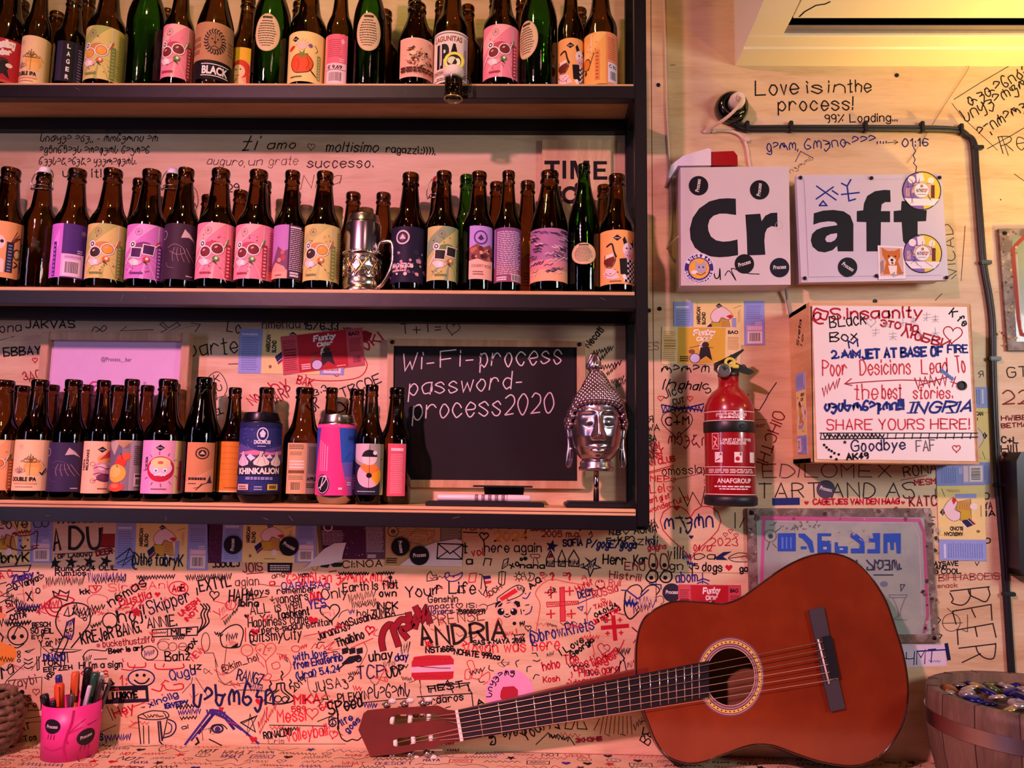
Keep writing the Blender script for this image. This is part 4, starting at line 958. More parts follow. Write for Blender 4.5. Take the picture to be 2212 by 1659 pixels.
for x, y in ((1729, 384), (1882, 385), (2029, 384), (1738, 601), (2044, 600), (1893, 596)):
    mb = MB(); c_ = at(x, y, YB1-.0016); mb.lathe([(0, 0), (.0036, 0), (.0036, .002), (.0014, .002), (.001, .0008), (0, .0008)], M('screw_dark', '#2a2428', .4, .8), 12, T=Matrix.Translation(c_) @ Matrix.Rotation(pi/2, 4, 'X')); afl(mb).build('screw', AF)
st = thing('alarm_strobe', 'white and red alarm strobe on the wall above the Cr box', 'alarm', tuple(at(1520, 350, 0)))
o_ = at(1520, 350, 0)
for q, m, nm, d in (([(1444, 384), (1450, 356), (1476, 336), (1530, 320), (1536, 322), (1536, 357), (1464, 358), (1448, 384)], M('white_plastic', '#e6dcec', .35, var=.04), 'housing', -.052), ([(1536, 328), (1585, 326), (1593, 336), (1594, 357), (1536, 357)], M('red_lens', '#a01018', .2, var=.1, coat=.5), 'lens', -.048)):
    mb = slab(q, -.0005, d, m); mb.v = [(x-o_.x, y-o_.y, z-o_.z) for x, y, z in mb.v]; mb.build(nm, st)
# stickers on the boxes
process(1509, 401, 21, 82, 'round black sticker scratched white, at top left of the Cr box', YB1-.0002); process(1641, 410, 21, 84, 'round black sticker with upright word, at top right of the Cr box', YB1-.0002)
process(1608, 570, 21, 18, 'round black sticker under the letter r, bottom middle of the Cr box', YB1-.0002); process(1684, 578, 21, 4, 'round dark blue sticker at the bottom right corner of the Cr box', YB1-.0002, '#171a2a')
process(1831, 577, 21, -32, 'round dark sticker with slanting word under the letter a of the aft box', YB1-.0018, '#161824')
def rsticker(x, y, r, Y, pad, label, name='round_sticker', bg='#efe6ee'):
    mb = MB(); mb.prism([at(x+r*cos(k*pi/16), y+r*sin(k*pi/16), Y-.0004) for k in range(32)], (0, .0004, 0), INK(bg)); pad.lay(mb, pxfn(Y-.0004), .00008, .000015); return mb.build(name, label=label, cat='sticker')
p = Pad(-1); p.disc(1510, 580, 33, '#3a2a86', n=32); p.ring(1510, 580, 32, 1.6, '#e8dce8'); p.disc(1510, 580, 22, '#eeb24a', n=28)
for i, ch in enumerate('INGRIAN'):
    a = radians(150-i*20); x, y = 1510+24*cos(a), 580-24*sin(a); p.font(ch, x-3*sin(a), y-3*cos(a), 7, '#f0e8f0', x+3.5*sin(a), y+3.5*cos(a), bold=.04)
for i, ch in enumerate('GROUNDHOPPERS'):
    a = radians(195+i*12.5); x, y = 1510+31*cos(a), 580-31*sin(a); p.font(ch, x+2.4*sin(a), y+2.4*cos(a), 6, '#f0e8f0', x-2.6*sin(a), y-2.6*cos(a), bold=.04)
p.disc(1514, 580, 12, '#b8aac8', 10); p.poly([(1502, 574), (1502, 562), (1510, 570)], '#b8aac8'); p.poly([(1516, 570), (1522, 562), (1526, 573)], '#b8aac8'); p.disc(1500, 588, 7, '#f4f0f4', 4); p.disc(1510, 577, 1.8, '#2a2038'); p.disc(1519, 577, 1.8, '#2a2038'); p.stroke([(1504, 590), (1514, 594), (1524, 588)], 1.4, '#3a3048', True)
rsticker(1510, 580, 34, YB1-.0002, p, 'purple and yellow round sticker of a grey fox, bottom left of the Cr box')
for (x, y, r, wd) in ((1991, 412, 42, 'round purple and yellow cartoon sticker at the top right of the aft box'), (1993, 548, 42, 'round purple and yellow cartoon sticker at the bottom right of the aft box')):
    p = Pad(-1); p.disc(x, y, r, '#15121a', n=32); p.disc(x, y, r-2, '#8a6ab0', n=32); p.put([[(x, y), (x+(r-2)*cos(a), y+(r-2)*sin(a)), (x+(r-2)*cos(a+.2), y+(r-2)*sin(a+.2))] for a in [-1.75+k*.2 for k in range(16)]], '#e6cc4a')
    p.poly([(x-12, y-36), (x+2, y-38), (x+6, y-22), (x-10, y-18)], '#f2e8f0'); p.poly([(x-22, y+4), (x-16, y-16), (x+24, y-18), (x+26, y+8)], '#e8b89a'); p.poly([(x-38, y+16), (x+38, y+18), (x+26, y+32), (x-24, y+32)], '#f2eaf2'); p.rect(x+20, y-12, x+28, y+16, '#6a3a2a'); p.rect(x-34, y-6, x-26, y+12, '#c8a0a8'); p.disc(x-22, y-24, 8, '#f0e4ec'); p.disc(x+20, y-22, 7, '#f6f0e0')
    for k in range(12): p.stroke([(x+random.uniform(-34, 30), y+random.uniform(-30, 30)), (x+random.uniform(-34, 30), y+random.uniform(-30, 30))], .7, '#40304a')
    p.disc(x, y-1, 17, '#f4eef4', n=26); p.ring(x, y-1, 16, 1, '#8a7a8a'); p.font('НАТНО', x-12, y+3, 7, '#3a2a30', x+3, bold=.05); p.font('ПЯЗ', x+3, y+3, 7, '#c8583a', x+13, bold=.05); p.disc(x, y-10, 3.4, '#b87a5a'); p.lines(x-10, y+7, x+10, y+10, 1, '#7a6a7a')
    rsticker(x, y, r, YB1-.0018, p, wd, bg='#15121a')
p = Pad(); p.rect(0, 0, 60, 78, '#f0e8ee'); p.rect(4, 8, 56, 74, '#d8b0a8')
p.poly([(10, 56), (8, 74), (22, 66), (38, 67), (50, 74), (50, 54), (44, 42), (54, 12), (10, 12), (18, 40)], '#c8702e'); p.poly([(22, 46), (30, 54), (40, 46), (36, 34), (26, 34)], '#f4e8e0'); p.poly([(22, 32), (42, 32), (40, 12), (26, 12)], '#f2e6e2'); p.disc(31, 45, 3.4, '#1a1214'); p.disc(24, 54, 2, '#1a1214'); p.disc(39, 54, 2, '#1a1214'); p.poly([(28, 40), (35, 40), (32, 34)], '#6a2a2a')
for k in range(9): p.stroke([(4, 14+k*3), (12, 20+k*3)], 1, '#2a2420')
p.stroke([(28, 10), (36, 16), (32, 6), (48, 12), (56, 16)], .9, '#3a3040', True)
sheet('photo_sticker', 'small photo of an orange dog taped on the aft box', 'photo', [(1896, 530), (1953, 533), (1957, 602), (1898, 604)], p, 60, 78, YB1-.0017)
# ================================================================ cables
WC = M('white_cable', '#e2c4b4', .4, var=.05); BC = M('black_cable', '#17131a', .4, var=.1, bump=.2)
def cable(name, pts, r, mat, label, Y=None, n=8, cat='cable'):
    mb = MB(); mb.tube(smooth([tuple(at(q[0], q[1], q[2] if len(q) > 2 else (Y or -r))) for q in pts], False, 5), r, mat, n); return mb, name, label, cat
mb, *_ = cable('', [(1434, -40), (1436, 60), (1438, 150), (1440, 250), (1445, 340), (1449, 430), (1449, 500), (1441, 536, -.010), (1449, 528, -.03), (1463, 513, -.034), (1474, 509, -.034)], .0024, WC, ''); 
mb.build('thin_cable', label='thin pale cable running down beside the shelf into the side of the Cr box', cat='cable')
so = thing('wall_socket', 'round black wall socket left of the Love is in the process writing', 'socket', tuple(at(1578, 238, 0)))
T = Matrix.Rotation(pi/2, 4, 'X')
mb = MB(); mb.lathe([(.034, 0), (.034, .012), (.031, .022), (.024, .028), (.019, .029), (.018, .022), (0, .022)], M('black_gloss', '#0d0b0d', .15, coat=.4), 32, T=T); mb.build('housing', so)
mb = MB(); mb.lathe([(.016, .022), (.016, .04), (.012, .052), (.005, .056), (0, .056)], M('plug_white', '#e8d8c8', .4), 16, T=Matrix.Translation((.004, 0, .002)) @ T); mb.build('plug', so)
mb, *_ = cable('', [(1592, 213, -.06), (1594, 206, -.066), (1602, 212, -.062), (1596, 228, -.055), (1570, 254, -.04), (1530, 280, -.008), (1521, 285), (1545, 282), (1580, 284), (1602, 296), (1613, 318), (1617, 345), (1620, 362)], .0034, WC, ''); mb.build('plug_cable', label='pale plug cable from the round socket down behind the Cr box', cat='cable')
mb = MB(); c_ = at(1612, 303, -.003); mb.box((c_.x-.006, -.008, c_.z-.004), (c_.x+.006, -.0005, c_.z+.004), WC, .001); c_ = at(1541, 282, -.003); mb.box((c_.x-.004, -.008, c_.z-.005), (c_.x+.004, -.0005, c_.z+.005), WC, .001); mb.build('cable_clip', label='pale clips holding the plug cable under the socket', cat='clip')
cd = thing('black_conduit', 'bundle of black cables clipped along the right wall from the socket', 'cable', tuple(at(1580, 260, 0)))
o_ = at(1580, 260, 0)
CP = [(1566, 255), (1588, 268), (1612, 277), (1706, 277), (1866, 277), (1988, 278), (2055, 280), (2086, 288), (2103, 310), (2108, 370), (2116, 470), (2124, 570), (2136, 640), (2143, 700), (2144, 776), (2148, 900), (2156, 1048), (2166, 1170), (2175, 1300), (2184, 1440), (2190, 1520)]
for dx, dy in ((-3.4, -3.2), (3.4, 3.2), (-2, 3)):
    mb = MB(); pp = [tuple(at(x+dx*(1 if i > 6 else .2), y+dy*(1 if i < 8 else .2), -.006 if dx > -3 else -.005)-o_) for i, (x, y) in enumerate(CP)]; mb.tube(smooth(pp, False, 5), .0042, BC, 8); mb.build('cable', cd)
for x, y, h in ((1612, 277, 1), (1706, 277, 1), (1866, 277, 1), (1988, 278, 1), (2072, 283, 1), (2107, 322, 0), (2124, 569, 0), (2144, 776, 0), (2156, 1048, 0), (2174, 1282, 0)):
    c_ = at(x, y, 0)-o_; mb = MB(); a, b = (.004, .0115) if h else (.0115, .004)
    mb.box((c_.x-a, -.0125, c_.z-b), (c_.x+a, -.0005, c_.z+b), BC, .0015); mb.lathe([(0, 0), (.003, 0), (.0025, .004), (0, .005)], M('nail', '#9a8f92', .3, .8), 8, T=Matrix.Translation((c_.x+(.009 if not h else 0), -.006, c_.z+(.009 if h else 0))) @ T); mb.build('clip', cd)
mb, *_ = cable('', [(2092, 142, -.004), (2088, 155, -.002), (2040, 228, -.0015), (1995, 300, -.0015), (1960, 352, -.0015)], .0004, M('thread', '#6a4a38', .7), '', n=5); mb.build('thin_wire', label='thin loose wire hanging down from the air conditioner', cat='wire')
mb, *_ = cable('', [(1697, 610, -.02), (1700, 640, -.01), (1703, 660, -.008), (1707, 680, -.01)], .003, M('grey_cable', '#9a8f8c', .5), ''); mb.build('short_cable', label='short grey cable between the Cr box and the white box below', cat='cable')
SCR = M('black_screw', '#141014', .35, .5)
for x, y, wd in ((1937, 163, 'black screw in the wall under the air conditioner'), (1422, 184, 'black screw in the wall strip beside the shelf, upper one'), (1425, 667, 'black screw in the wall strip beside the shelf, under the Cr box'), (1402, 671, 'black screw hidden at the edge of the shelf post'), (1890, 651, 'black screw in the wall above the white box')):
    c_ = at(x, y, 0); mb = MB(); mb.lathe([(.0042, .0003), (.0042, .0016), (.003, .0022), (.001, .0014), (0, .0014)], SCR, 14, T=Matrix.Translation(c_) @ T); mb.build('screw', label=wd, cat='screw', group='black screws in the wall')
# ================================================================ paper beer labels on the wall
LB = 'paper beer labels on the wall'
p = blond(); sheet('beer_label', 'blue and yellow beer label under the Cr box', 'label', [(1455, 652), (1651, 650), (1652, 745), (1456, 748)], p, 212, 100, group=LB)
sheet('beer_label', 'yellow beer label with a drummer above the fire extinguisher', 'label', [(1430, 705), (1602, 707), (1600, 787), (1429, 787)], funky('#d8ac3c', '#e6cf98', '#b8863a'), 200, 100, -.001, group=LB)
sheet('beer_label', 'blue and yellow beer label tucked under a red one on the shelf wall', 'label', [(518, 710), (748, 716), (742, 810), (514, 806)], blond(), 212, 100, group=LB)
sheet('beer_label', 'tilted red beer label stuck on the shelf wall left of the chalkboard', 'label', [(606, 727), (782, 707), (788, 789), (612, 810)], funky('#b4202c', '#c4505a', '#7a1420'), 200, 100, -.001, group=LB)
sheet('beer_label', 'red beer label on the wall above the guitar body', 'label', [(1465, 1262), (1600, 1264), (1602, 1352), (1466, 1350)], funky('#b4202c', '#c4505a', '#7a1420'), 200, 100, group=LB)
sheet('beer_label', 'blue and yellow beer label with a scribbled cat, leftmost below the shelf', 'label', [(-96, 1118), (114, 1120), (112, 1216), (-98, 1214)], blond(), 212, 100, group=LB)
sheet('beer_label', 'blue and yellow beer label with handwriting, second below the shelf', 'label', [(251, 1128), (452, 1131), (448, 1232), (248, 1228)], blond(), 212, 100, group=LB)
sheet('beer_label', 'blue and yellow beer label with two round stickers below the shelf', 'label', [(482, 1127), (685, 1128), (682, 1216), (478, 1214)], blond(), 212, 100, -.001, group=LB)
p = blond(); sheet('beer_label', 'upside down blue and yellow beer label below the white box', 'label', [(2030, 1210), (2022, 1003), (2126, 1000), (2131, 1212)], p, 212, 100, -.001, group=LB)
p = blond(); sheet('beer_label', 'blue label edge showing on the wall right of the white box', 'label', [(2134, 836), (2140, 1046), (2040, 1046), (2036, 836)], p, 212, 100, group=LB)
def starry():
    p = Pad(); p.rect(0, 0, 150, 100, '#4a1c42')
    for k in range(60): p.disc(random.uniform(0, 150), random.uniform(0, 100), random.uniform(.4, 1.4), random.choice(('#b89ab0', '#7a4a70', '#d8c8d4')), n=6)
    return p
p = starry(); p.rect(0, 0, 150, 0.1, '#4a1c42'); sheet('beer_label', 'narrow dark purple starry label between the two blue ones', 'label', [(448, 1126), (482, 1127), (479, 1217), (449, 1216)], p, 150, 100, group=LB)
p = starry(); p.rect(0, 0, 8, 100, '#6a5a30'); p.lines(10, 40, 60, 80, 12, '#c8a8c0', .4); p.ring(24, 86, 9, 3, '#d8b8cc'); p.rect(106, 0, 150, 100, '#5a4456'); p.lines(108, 20, 148, 98, 24, '#c0b0c0', .42); p.lines(110, 4, 130, 14, 2, '#e0d4dc', .7); sheet('beer_label', 'dark purple starry label with small print below the shelf', 'label', [(684, 1128), (832, 1129), (832, 1208), (690, 1208)], p, 150, 100, group=LB)
p = Pad(); p.rect(0, 0, 170, 100, '#b8996c'); p.ring(18, 80, 12, 2, '#3a3028'); p.disc(18, 80, 5, '#3a3028')
for k in range(30): p.stroke([(random.uniform(10, 110), random.uniform(30, 98)) for _ in range(3)], .7, random.choice(('#8a6a40', '#c8844a', '#7a5a34', '#d8b888')), True)
p.rect(122, 0, 170, 100, '#6a6258'); p.lines(125, 20, 168, 96, 20, '#b0a498', .4); p.lines(4, 6, 30, 20, 3, '#3a2c1c', .6); sheet('beer_label', 'tan mountain label half covered by torn white paper', 'label', [(832, 1129), (998, 1131), (996, 1224), (830, 1222)], p, 170, 100, group=LB)
p = Pad(); p.rect(0, 0, 60, 30, '#17131a'); p.lines(6, 6, 54, 26, 3, '#d8d0cc', .55, 0); sheet('beer_label', 'small black label with white print under the blue label', 'label', [(578, 1216), (632, 1216), (630, 1236), (578, 1236)], p, 60, 30, group=LB)
PAPER = INK('#dcd4d8')
for q, wd, mk in (([(862, 1222), (884, 1205), (905, 1185), (940, 1172), (985, 1164), (998, 1168), (998, 1224)], 'torn white paper with a drawn envelope below the shelf', 1), ([(640, 1236), (662, 1225), (680, 1205), (700, 1186), (722, 1174), (748, 1172), (742, 1190), (738, 1210), (716, 1218), (676, 1224)], 'torn scrap of white paper over the dark purple label', 0)):
    mb = MB(); mb.prism([at(x, y, -.0022) for x, y in q], (0, .0006, 0), PAPER); pp = Pad(-1)
    if mk:
        pp.stroke([(946, 1174), (1000, 1176), (998, 1208), (944, 1207), (946, 1174), (972, 1196), (1000, 1176)], 2.6, BLK); pp.stroke([(944, 1207), (968, 1190)], 2.2, BLK); pp.stroke([(998, 1208), (978, 1190)], 2.2, BLK)
    pp.lay(mb, pxfn(-.0022), .0002); mb.build('torn_paper', label=wd, cat='paper')
for a in ((503, 1177, 20, 88, 'round black sticker on the blue end of the label below the shelf'), (624, 1180, 21, -28, 'round black sticker on the yellow part of the label below the shelf'), (865, 1181, 20, -80, 'round black sticker with upright word on the tan mountain label'), (906, 1200, 21, 4, 'round black sticker on the torn white paper'), ):
    process(*a[:4], a[4], -.0032)
process(1784, 1057, 20, -12, 'faded grey round sticker between the words TART and AND', -.0002, '#4c4456'); process(1451, 1280, 20, 0, 'round dark sticker on the wall above the guitar shoulder', -.0003, '#2c2634')
# ================================================================ white painted wooden box ("black box")
PINE = wood('pine', '#c08a56', '#e2b684', (1, 1, 7), 7, .55, 0); WHT = M('white_board', '#ecdcd8', .4, var=.04, scale=8)
bx = thing('wooden_box', 'wooden wall box with a white door covered in handwriting', 'box', tuple(at(1925, 830, 0))); o_ = at(1925, 830, 0)
def bl(mb): mb.v = [(x-o_.x, y-o_.y, z-o_.z) for x, y, z in mb.v]; return mb
X0, X1, Z0, Z1 = .516, .8135, 1.534, 1.831
mb = MB()
for a, b in (((X0, -.096, Z0), (X0+.008, -.0006, Z1)), ((X1-.008, -.096, Z0), (X1, -.0006, Z1)), ((X0, -.096, Z1-.008), (X1, -.0006, Z1)), ((X0, -.096, Z0), (X1, -.0006, Z0+.008)), ((X0+.008, -.006, Z0+.008), (X1-.008, -.0006, Z1-.008))): mb.box(a, b, PINE)
pp = Pad(); pp.hand('Sveta', .05, .225, .012, BLK, .0022, .07, .27); pp.hand('lo', .07, .222, .01, BLK, .002, .08, .24)
pp.lay(mb, lambda u, v, o: (X0-o, -u, Z0+v), .0002); bl(mb).build('carcass', bx)
mb = MB(); mb.box((X0, -.112, Z0), (X1, -.0965, Z1), PINE, .001); mb.box((X0+.006, -.1132, Z0+.006), (X1-.008, -.112, Z1-.007), WHT)
D = Pad(-1); YD = -.1132
for s_, c_, w_ in (([(1752, 662), (1757, 998)], BLK, 2), ([(2096, 660), (2112, 998)], '#8a6a50', 1.2)): D.stroke(s_, w_, c_)
c9 = lambda x, y: (1400+x*.3671, 630+y*.3671)
def H9(t, x0, y0, x1, y1, h, col, w, **k): a = c9(x0, y0); b = c9(x1, y1); D.hand(t, a[0], a[1], h*.3671, col, w, b[0], b[1], **k)
H9('@S.insaanity', 975, 165, 1610, 150, 62, '#a8152c', 3.4); H9('BLack', 1072, 212, 1280, 190, 66, BLK, 2.4); H9('Box', 1072, 295, 1232, 284, 54, BLK, 2.4); H9('M', 1185, 330, 1238, 322, 40, '#1a2470', 2.8)
H9('Kпfe', 1770, 130, 1858, 205, 44, BLK, 2.6); H9('ЭТО ПО', 1368, 200, 1585, 236, 34, '#a8152c', 3.2); H9('ЛЮБВИ', 1490, 258, 1765, 330, 46, '#a8152c', 3.4); D.heart(*c9(1792, 250), 22, '#a8152c', False, 2.4, .1)
for i, q in enumerate(((1340, 240, 44), (1400, 190, 40), (1440, 262, 44), (1500, 180, 44), (1560, 170, 36), (1600, 250, 40), (1640, 150, 46), (1690, 240, 46), (1690, 160, 40))):     # faint brush characters
    x, y, s_ = q; g = '#a39aa2'
    for a, b in (((-.5, -.3), (.5, -.35)), ((0, -.6), (0, .5)), ((-.5, .1), (.5, .05)), ((-.4, .5), (0, .05)), ((.45, .5), (.05, .1)))[i % 2:4+i % 3]: D.stroke([c9(x+a[0]*s_, y+a[1]*s_), c9(x+b[0]*s_, y+b[1]*s_)], 1.1, g)
D.heart(*c9(1312, 180), 11, '#a39aa2', False, 1)
H9('2.', 1082, 392, 1122, 390, 42, '#172a80', 3.4); H9('AIM', 1140, 388, 1245, 388, 40, '#172a80', 3.4); D.scrib(*c9(1140, 372), *c9(1245, 375), 5, '#172a80', 2.4, 9)
H9('JET AT BASE OF', 1262, 392, 1735, 374, 50, '#172a80', 4.2); H9('FIRE', 1765, 360, 1880, 358, 44, '#172a80', 3)
H9('Poor', 1028, 492, 1168, 490, 88, '#c8303a', 2.2); H9('Desicions', 1248, 488, 1545, 482, 84, '#c8303a', 2.2); H9('Lead', 1612, 482, 1760, 476, 84, '#c8303a', 2.2); H9('To', 1815, 478, 1868, 472, 96, '#c8303a', 2.2)
D.stroke([c9(1730, 465), c9(1790, 515)], 7, '#5a8ac8'); D.scrib(*c9(1722, 462), *c9(1795, 515), 5, '#4a7ac0', 2, 10)
D.stroke([c9(1690, 528), c9(1500, 520), c9(1300, 530), c9(1160, 542)], 2.2, '#a8152c', True); D.stroke([c9(1196, 512), c9(1158, 542), c9(1200, 552)], 2.2, '#a8152c')
D.scrib(*c9(1020, 590), *c9(1130, 530), 12, '#a8152c', 2.6, 10); D.scrib(*c9(1570, 540), *c9(1760, 520), 15, '#a8152c', 2.6, 12); D.stroke([c9(1600, 550), c9(1770, 500)], 2.4, '#a8152c'); D.stroke([c9(1790, 560), c9(1810, 500)], 2, '#a8152c'); D.stroke([c9(1780, 530), c9(1830, 545)], 2, '#a8152c')
H9('the', 1218, 632, 1352, 630, 86, '#c8303a', 2.1); H9('best', 1378, 630, 1490, 628, 84, '#c8303a', 2.1); H9('stories.', 1560, 628, 1790, 625, 66, '#c8303a', 2.1)
H9('ცეცხლმაქრი!!!', 1040, 700, 1502, 694, 58, '#172a80', 4); H9('INGRIA', 1545, 714, 1900, 704, 60, '#172a80', 3.8, slant=.25)
for x in (1570, 1800): D.stroke([c9(x-30, 652), c9(x+30, 650)], 2.4, '#172a80'); D.stroke([c9(x-46, 714), c9(x+14, 712)], 2.4, '#172a80')
H9('SHARE YOURS HERE!', 1052, 812, 1890, 806, 58, '#c8303a', 2.2)
D.stroke([c9(1010, 832), c9(1940, 832)], 2, BLK); D.stroke([c9(1015, 868), c9(1940, 856)], 2.4, BLK)
for k in range(19): x = 1020+k*49; D.stroke([c9(x, 832), c9(x-6, 866)], 1.8, BLK)
D.scrib(*c9(1030, 850), *c9(1390, 850), 5, BLK, 2.6, 30)
H9('Goodbye', 1198, 938, 1512, 926, 60, '#16204e', 2.4); H9('FAF', 1580, 940, 1690, 934, 62, '#5a5460', 1.8); D.heart(*c9(1815, 922), 9, '#c8303a', False, 2); H9('AK49', 1170, 988, 1295, 980, 32, BLK, 3)
for x, y in ((1036, 902), (1050, 916), (1064, 930), (1080, 938), (1096, 950), (1076, 972), (1108, 986), (1122, 958)): D.disc(*c9(x, y), 3, BLK, n=8)
D.star(*c9(1158, 886), 5, BLK)
D.lay(mb, pxfn(YD), .00008, .000006); bl(mb).build('door', bx)
c_ = at(2077, 833, YD)-o_; mb = MB(); mb.lathe([(.0085, .0005), (.0085, .003), (.0065, .003), (.0065, -.008), (0, -.008)], M('hole_dark', '#120e10', .6), 18, T=Matrix.Translation(c_) @ T); mb.build('finger_hole', bx)
p = blond(); mb = MB(); us = .154/212   # label on the left side of the box, running downwards
def sidefn(u, v, o): return (X0-.0006-o, -.03-v*.00052, 1.705-u*us)
mb.prism([sidefn(0, 0, 0), sidefn(212, 0, 0), sidefn(212, 100, 0), sidefn(0, 100, 0)], (.0005, 0, 0), INK('#e8dfd4')); p.lay(mb, sidefn, .0001, .000012); mb.build('beer_label', label='blue and yellow beer label stuck on the left side of the white box', cat='label', group=LB)
# ================================================================ metal signs
RUST = wood('rusted_enamel', '#4a3a34', '#9a8a82', (1, 1, 1), 40, .5, 0, '#6a5248', bump=.4)
ENA = wood('grey_enamel', '#8d9490', '#b3b3a4', (1, 1, 1), 6, .28, .3, '#9ba49c', bump=.05)
mb = slab([(1614, 1098), (2010, 1098), (2029, 1388), (1622, 1390)], -.0006, -.008, RUST); p = Pad(-1)
p2 = Pad(-1); p2.poly([(1634, 1116), (1996, 1118), (2012, 1370), (1640, 1372)], 'ENA'); p2.lay(mb, pxfn(-.008), .0002, matf=lambda c: ENA)
PK = '#b8588a'; p.stroke([(1645, 1120), (1985, 1124), (1996, 1150), (2004, 1330), (1996, 1366)], 7, '#a8527a'); p.stroke([(1985, 1124), (1650, 1118), (1644, 1300)], 7, PK); p.stroke([(1662, 1126), (1970, 1130), (1985, 1160), (1992, 1330)], 1.4, '#c8a0b8')
for k in range(60):
    x, y = random.choice(((random.uniform(1618, 2008), random.uniform(1100, 1122)), (random.uniform(1616, 1640), random.uniform(1100, 1300)), (random.uniform(1990, 2024), random.uniform(1110, 1380)))); r = random.uniform(1.5, 6)
    p.poly([(x+r*cos(a)*random.uniform(.6, 1.3), y+r*sin(a)*random.uniform(.6, 1.3)) for a in (0, .9, 1.8, 2.7, 3.6, 4.5, 5.4)], random.choice(('#5a463e', '#3e302c', '#8a7a70', '#6e4a40', '#a89a94')))
BL = '#2b50b0'
c8 = lambda x, y: (1600+x*.2767, 1080+y*.2767)
def PL(pts, col=BL): p.poly([c8(*q) for q in pts], col)
PL([(290, 260), (430, 258), (430, 400), (290, 400)]); p.rect(*c8(318, 290), *c8(334, 380), '#5a7ad0'); p.rect(*c8(352, 290), *c8(364, 380), '#5a7ad0'); p.rect(*c8(386, 290), *c8(398, 380), '#5a7ad0')
PL([(450, 262), (500, 262), (560, 320), (575, 410), (545, 410), (520, 345), (480, 300), (455, 290)]); PL([(470, 362), (515, 362), (515, 384), (470, 384)])
PL([(600, 260), (706, 260), (706, 282), (632, 282), (632, 318), (706, 318), (706, 416), (600, 416)]); p.rect(*c8(645, 366), *c8(672, 386), '#a8aeaa')
PL([(735, 330), (760, 330), (760, 362), (836, 362), (836, 416), (735, 416)]); p.rect(*c8(772, 376), *c8(800, 390), '#a8aeaa')
PL([(860, 260), (900, 262), (950, 300), (968, 330), (968, 416), (862, 416), (862, 378), (930, 378), (925, 338), (860, 292)])
PL([(1030, 260), (1088, 258), (1088, 416), (990, 416), (990, 384), (1052, 384), (1052, 330), (1000, 330), (1000, 300), (1040, 300)])
PL([(1116, 262), (1250, 260), (1250, 418), (1220, 418), (1212, 330), (1196, 330), (1196, 390), (1172, 390), (1166, 330), (1146, 330), (1146, 416), (1116, 416)])
for a in ([(560, 520), (575, 470)], ): pass
NV = '#2c3350'
for q in ([(905, 470), (925, 540), (965, 540)], [(985, 470), (1000, 490), (1035, 520), (1030, 545), (985, 545), (990, 525)], [(1045, 545), (1048, 470), (1070, 500), (1080, 470), (1110, 475), (1112, 520), (1085, 540), (1070, 520)], [(1125, 472), (1160, 472), (1162, 500), (1130, 505), (1165, 510), (1165, 545), (1125, 545)], [(1182, 545), (1185, 475), (1200, 470), (1205, 530), (1215, 475), (1225, 545)], [(1238, 500), (1240, 540), (1255, 535)]): p.stroke([c8(*s_) for s_ in q], 3, NV)
p.stroke([c8(1040, 585), c8(1190, 585)], 2.4, NV); p.disc(*c8(1120, 655), 8, '#6a7288', 6); p.stroke([c8(1250, 660), c8(1282, 662), c8(1252, 710), c8(1250, 660)], 1.6, NV)
p.stroke([c8(1160, 740), c8(1300, 740), c8(1296, 760), c8(1165, 762), c8(1160, 740)], 1, '#6a6a78'); p.stroke([c8(1190, 765), c8(1230, 860), c8(1230, 910), c8(1190, 930), c8(1300, 936)], 1, '#7a727c', True); p.stroke([c8(1285, 765), c8(1250, 860), c8(1248, 905)], 1, '#7a727c', True)
p.ring(*c8(232, 280), 13, 1, '#5a5650'); p.disc(*c8(234, 282), 5, '#2a4a48'); p.stroke([c8(270, 250), c8(310, 220)], 1, BLK); p.stroke([c8(225, 330), c8(205, 390)], 1, BLK); p.stroke([c8(250, 340), c8(280, 372)], 1, BLK)
for k in range(22): x, y = random.uniform(240, 620), random.uniform(175, 225); p.stroke([c8(x, y), c8(x+random.uniform(-18, 18), y+random.uniform(-16, 16)), c8(x+random.uniform(-10, 24), y+random.uniform(-20, 20))], .8, '#4a4640', True)
for k in range(26): x, y = random.uniform(660, 1010), random.uniform(200, 350); p.stroke([c8(x, y), c8(x+random.uniform(-18, 18), y+random.uniform(-16, 16)), c8(x+random.uniform(-10, 24), y+random.uniform(-20, 20))], .7, random.choice(('#8a8078', '#c8b0b8', '#c8c08a')), True)
p.lay(mb, pxfn(-.008), .0004, .00001)
for x, y in ((1624, 1108), (2018, 1378)): c_ = at(x, y, -.008); mb.lathe([(.004, 0), (.004, .0016), (0, .0026)], SCR, 10, T=Matrix.Translation(c_) @ T)
mb.build('metal_sign', label='rusty grey metal sign with blue foreign letters behind the guitar', cat='sign')
mb = slab([(2158, 494), (2420, 490), (2430, 758), (2178, 757)], -.0006, -.008, RUST); p = Pad(-1); p2 = Pad(-1); p2.poly([(2186, 510), (2400, 508), (2410, 740), (2196, 738)], 'x'); p2.lay(mb, pxfn(-.008), .0002, matf=lambda c: M('green_enamel', '#74806a', .3, var=.3, scale=20, coat=.3))
p.stroke([(2212, 512), (2194, 530), (2188, 540), (2200, 690), (2206, 722), (2230, 728)], 8, '#9a3c36'); p.stroke([(2196, 545), (2207, 712)], 1.6, '#d8b8b0'); p.stroke([(2230, 730), (2300, 732), (2400, 732)], 8, '#9a3c36')
for k in range(40): x, y = random.uniform(2162, 2196), random.uniform(496, 750); p.disc(x, y, random.uniform(1, 4), random.choice(('#8a7a50', '#5a4a3a', '#b8a070', '#7a3a30')), n=7)
p.lay(mb, pxfn(-.008), .0004, .00001); c_ = at(2170, 504, -.008); mb.lathe([(.004, 0), (.004, .0016), (0, .0026)], SCR, 10, T=Matrix.Translation(c_) @ T)
mb.build('metal_sign', label='rusty green metal sign with a red border at the right edge', cat='sign')
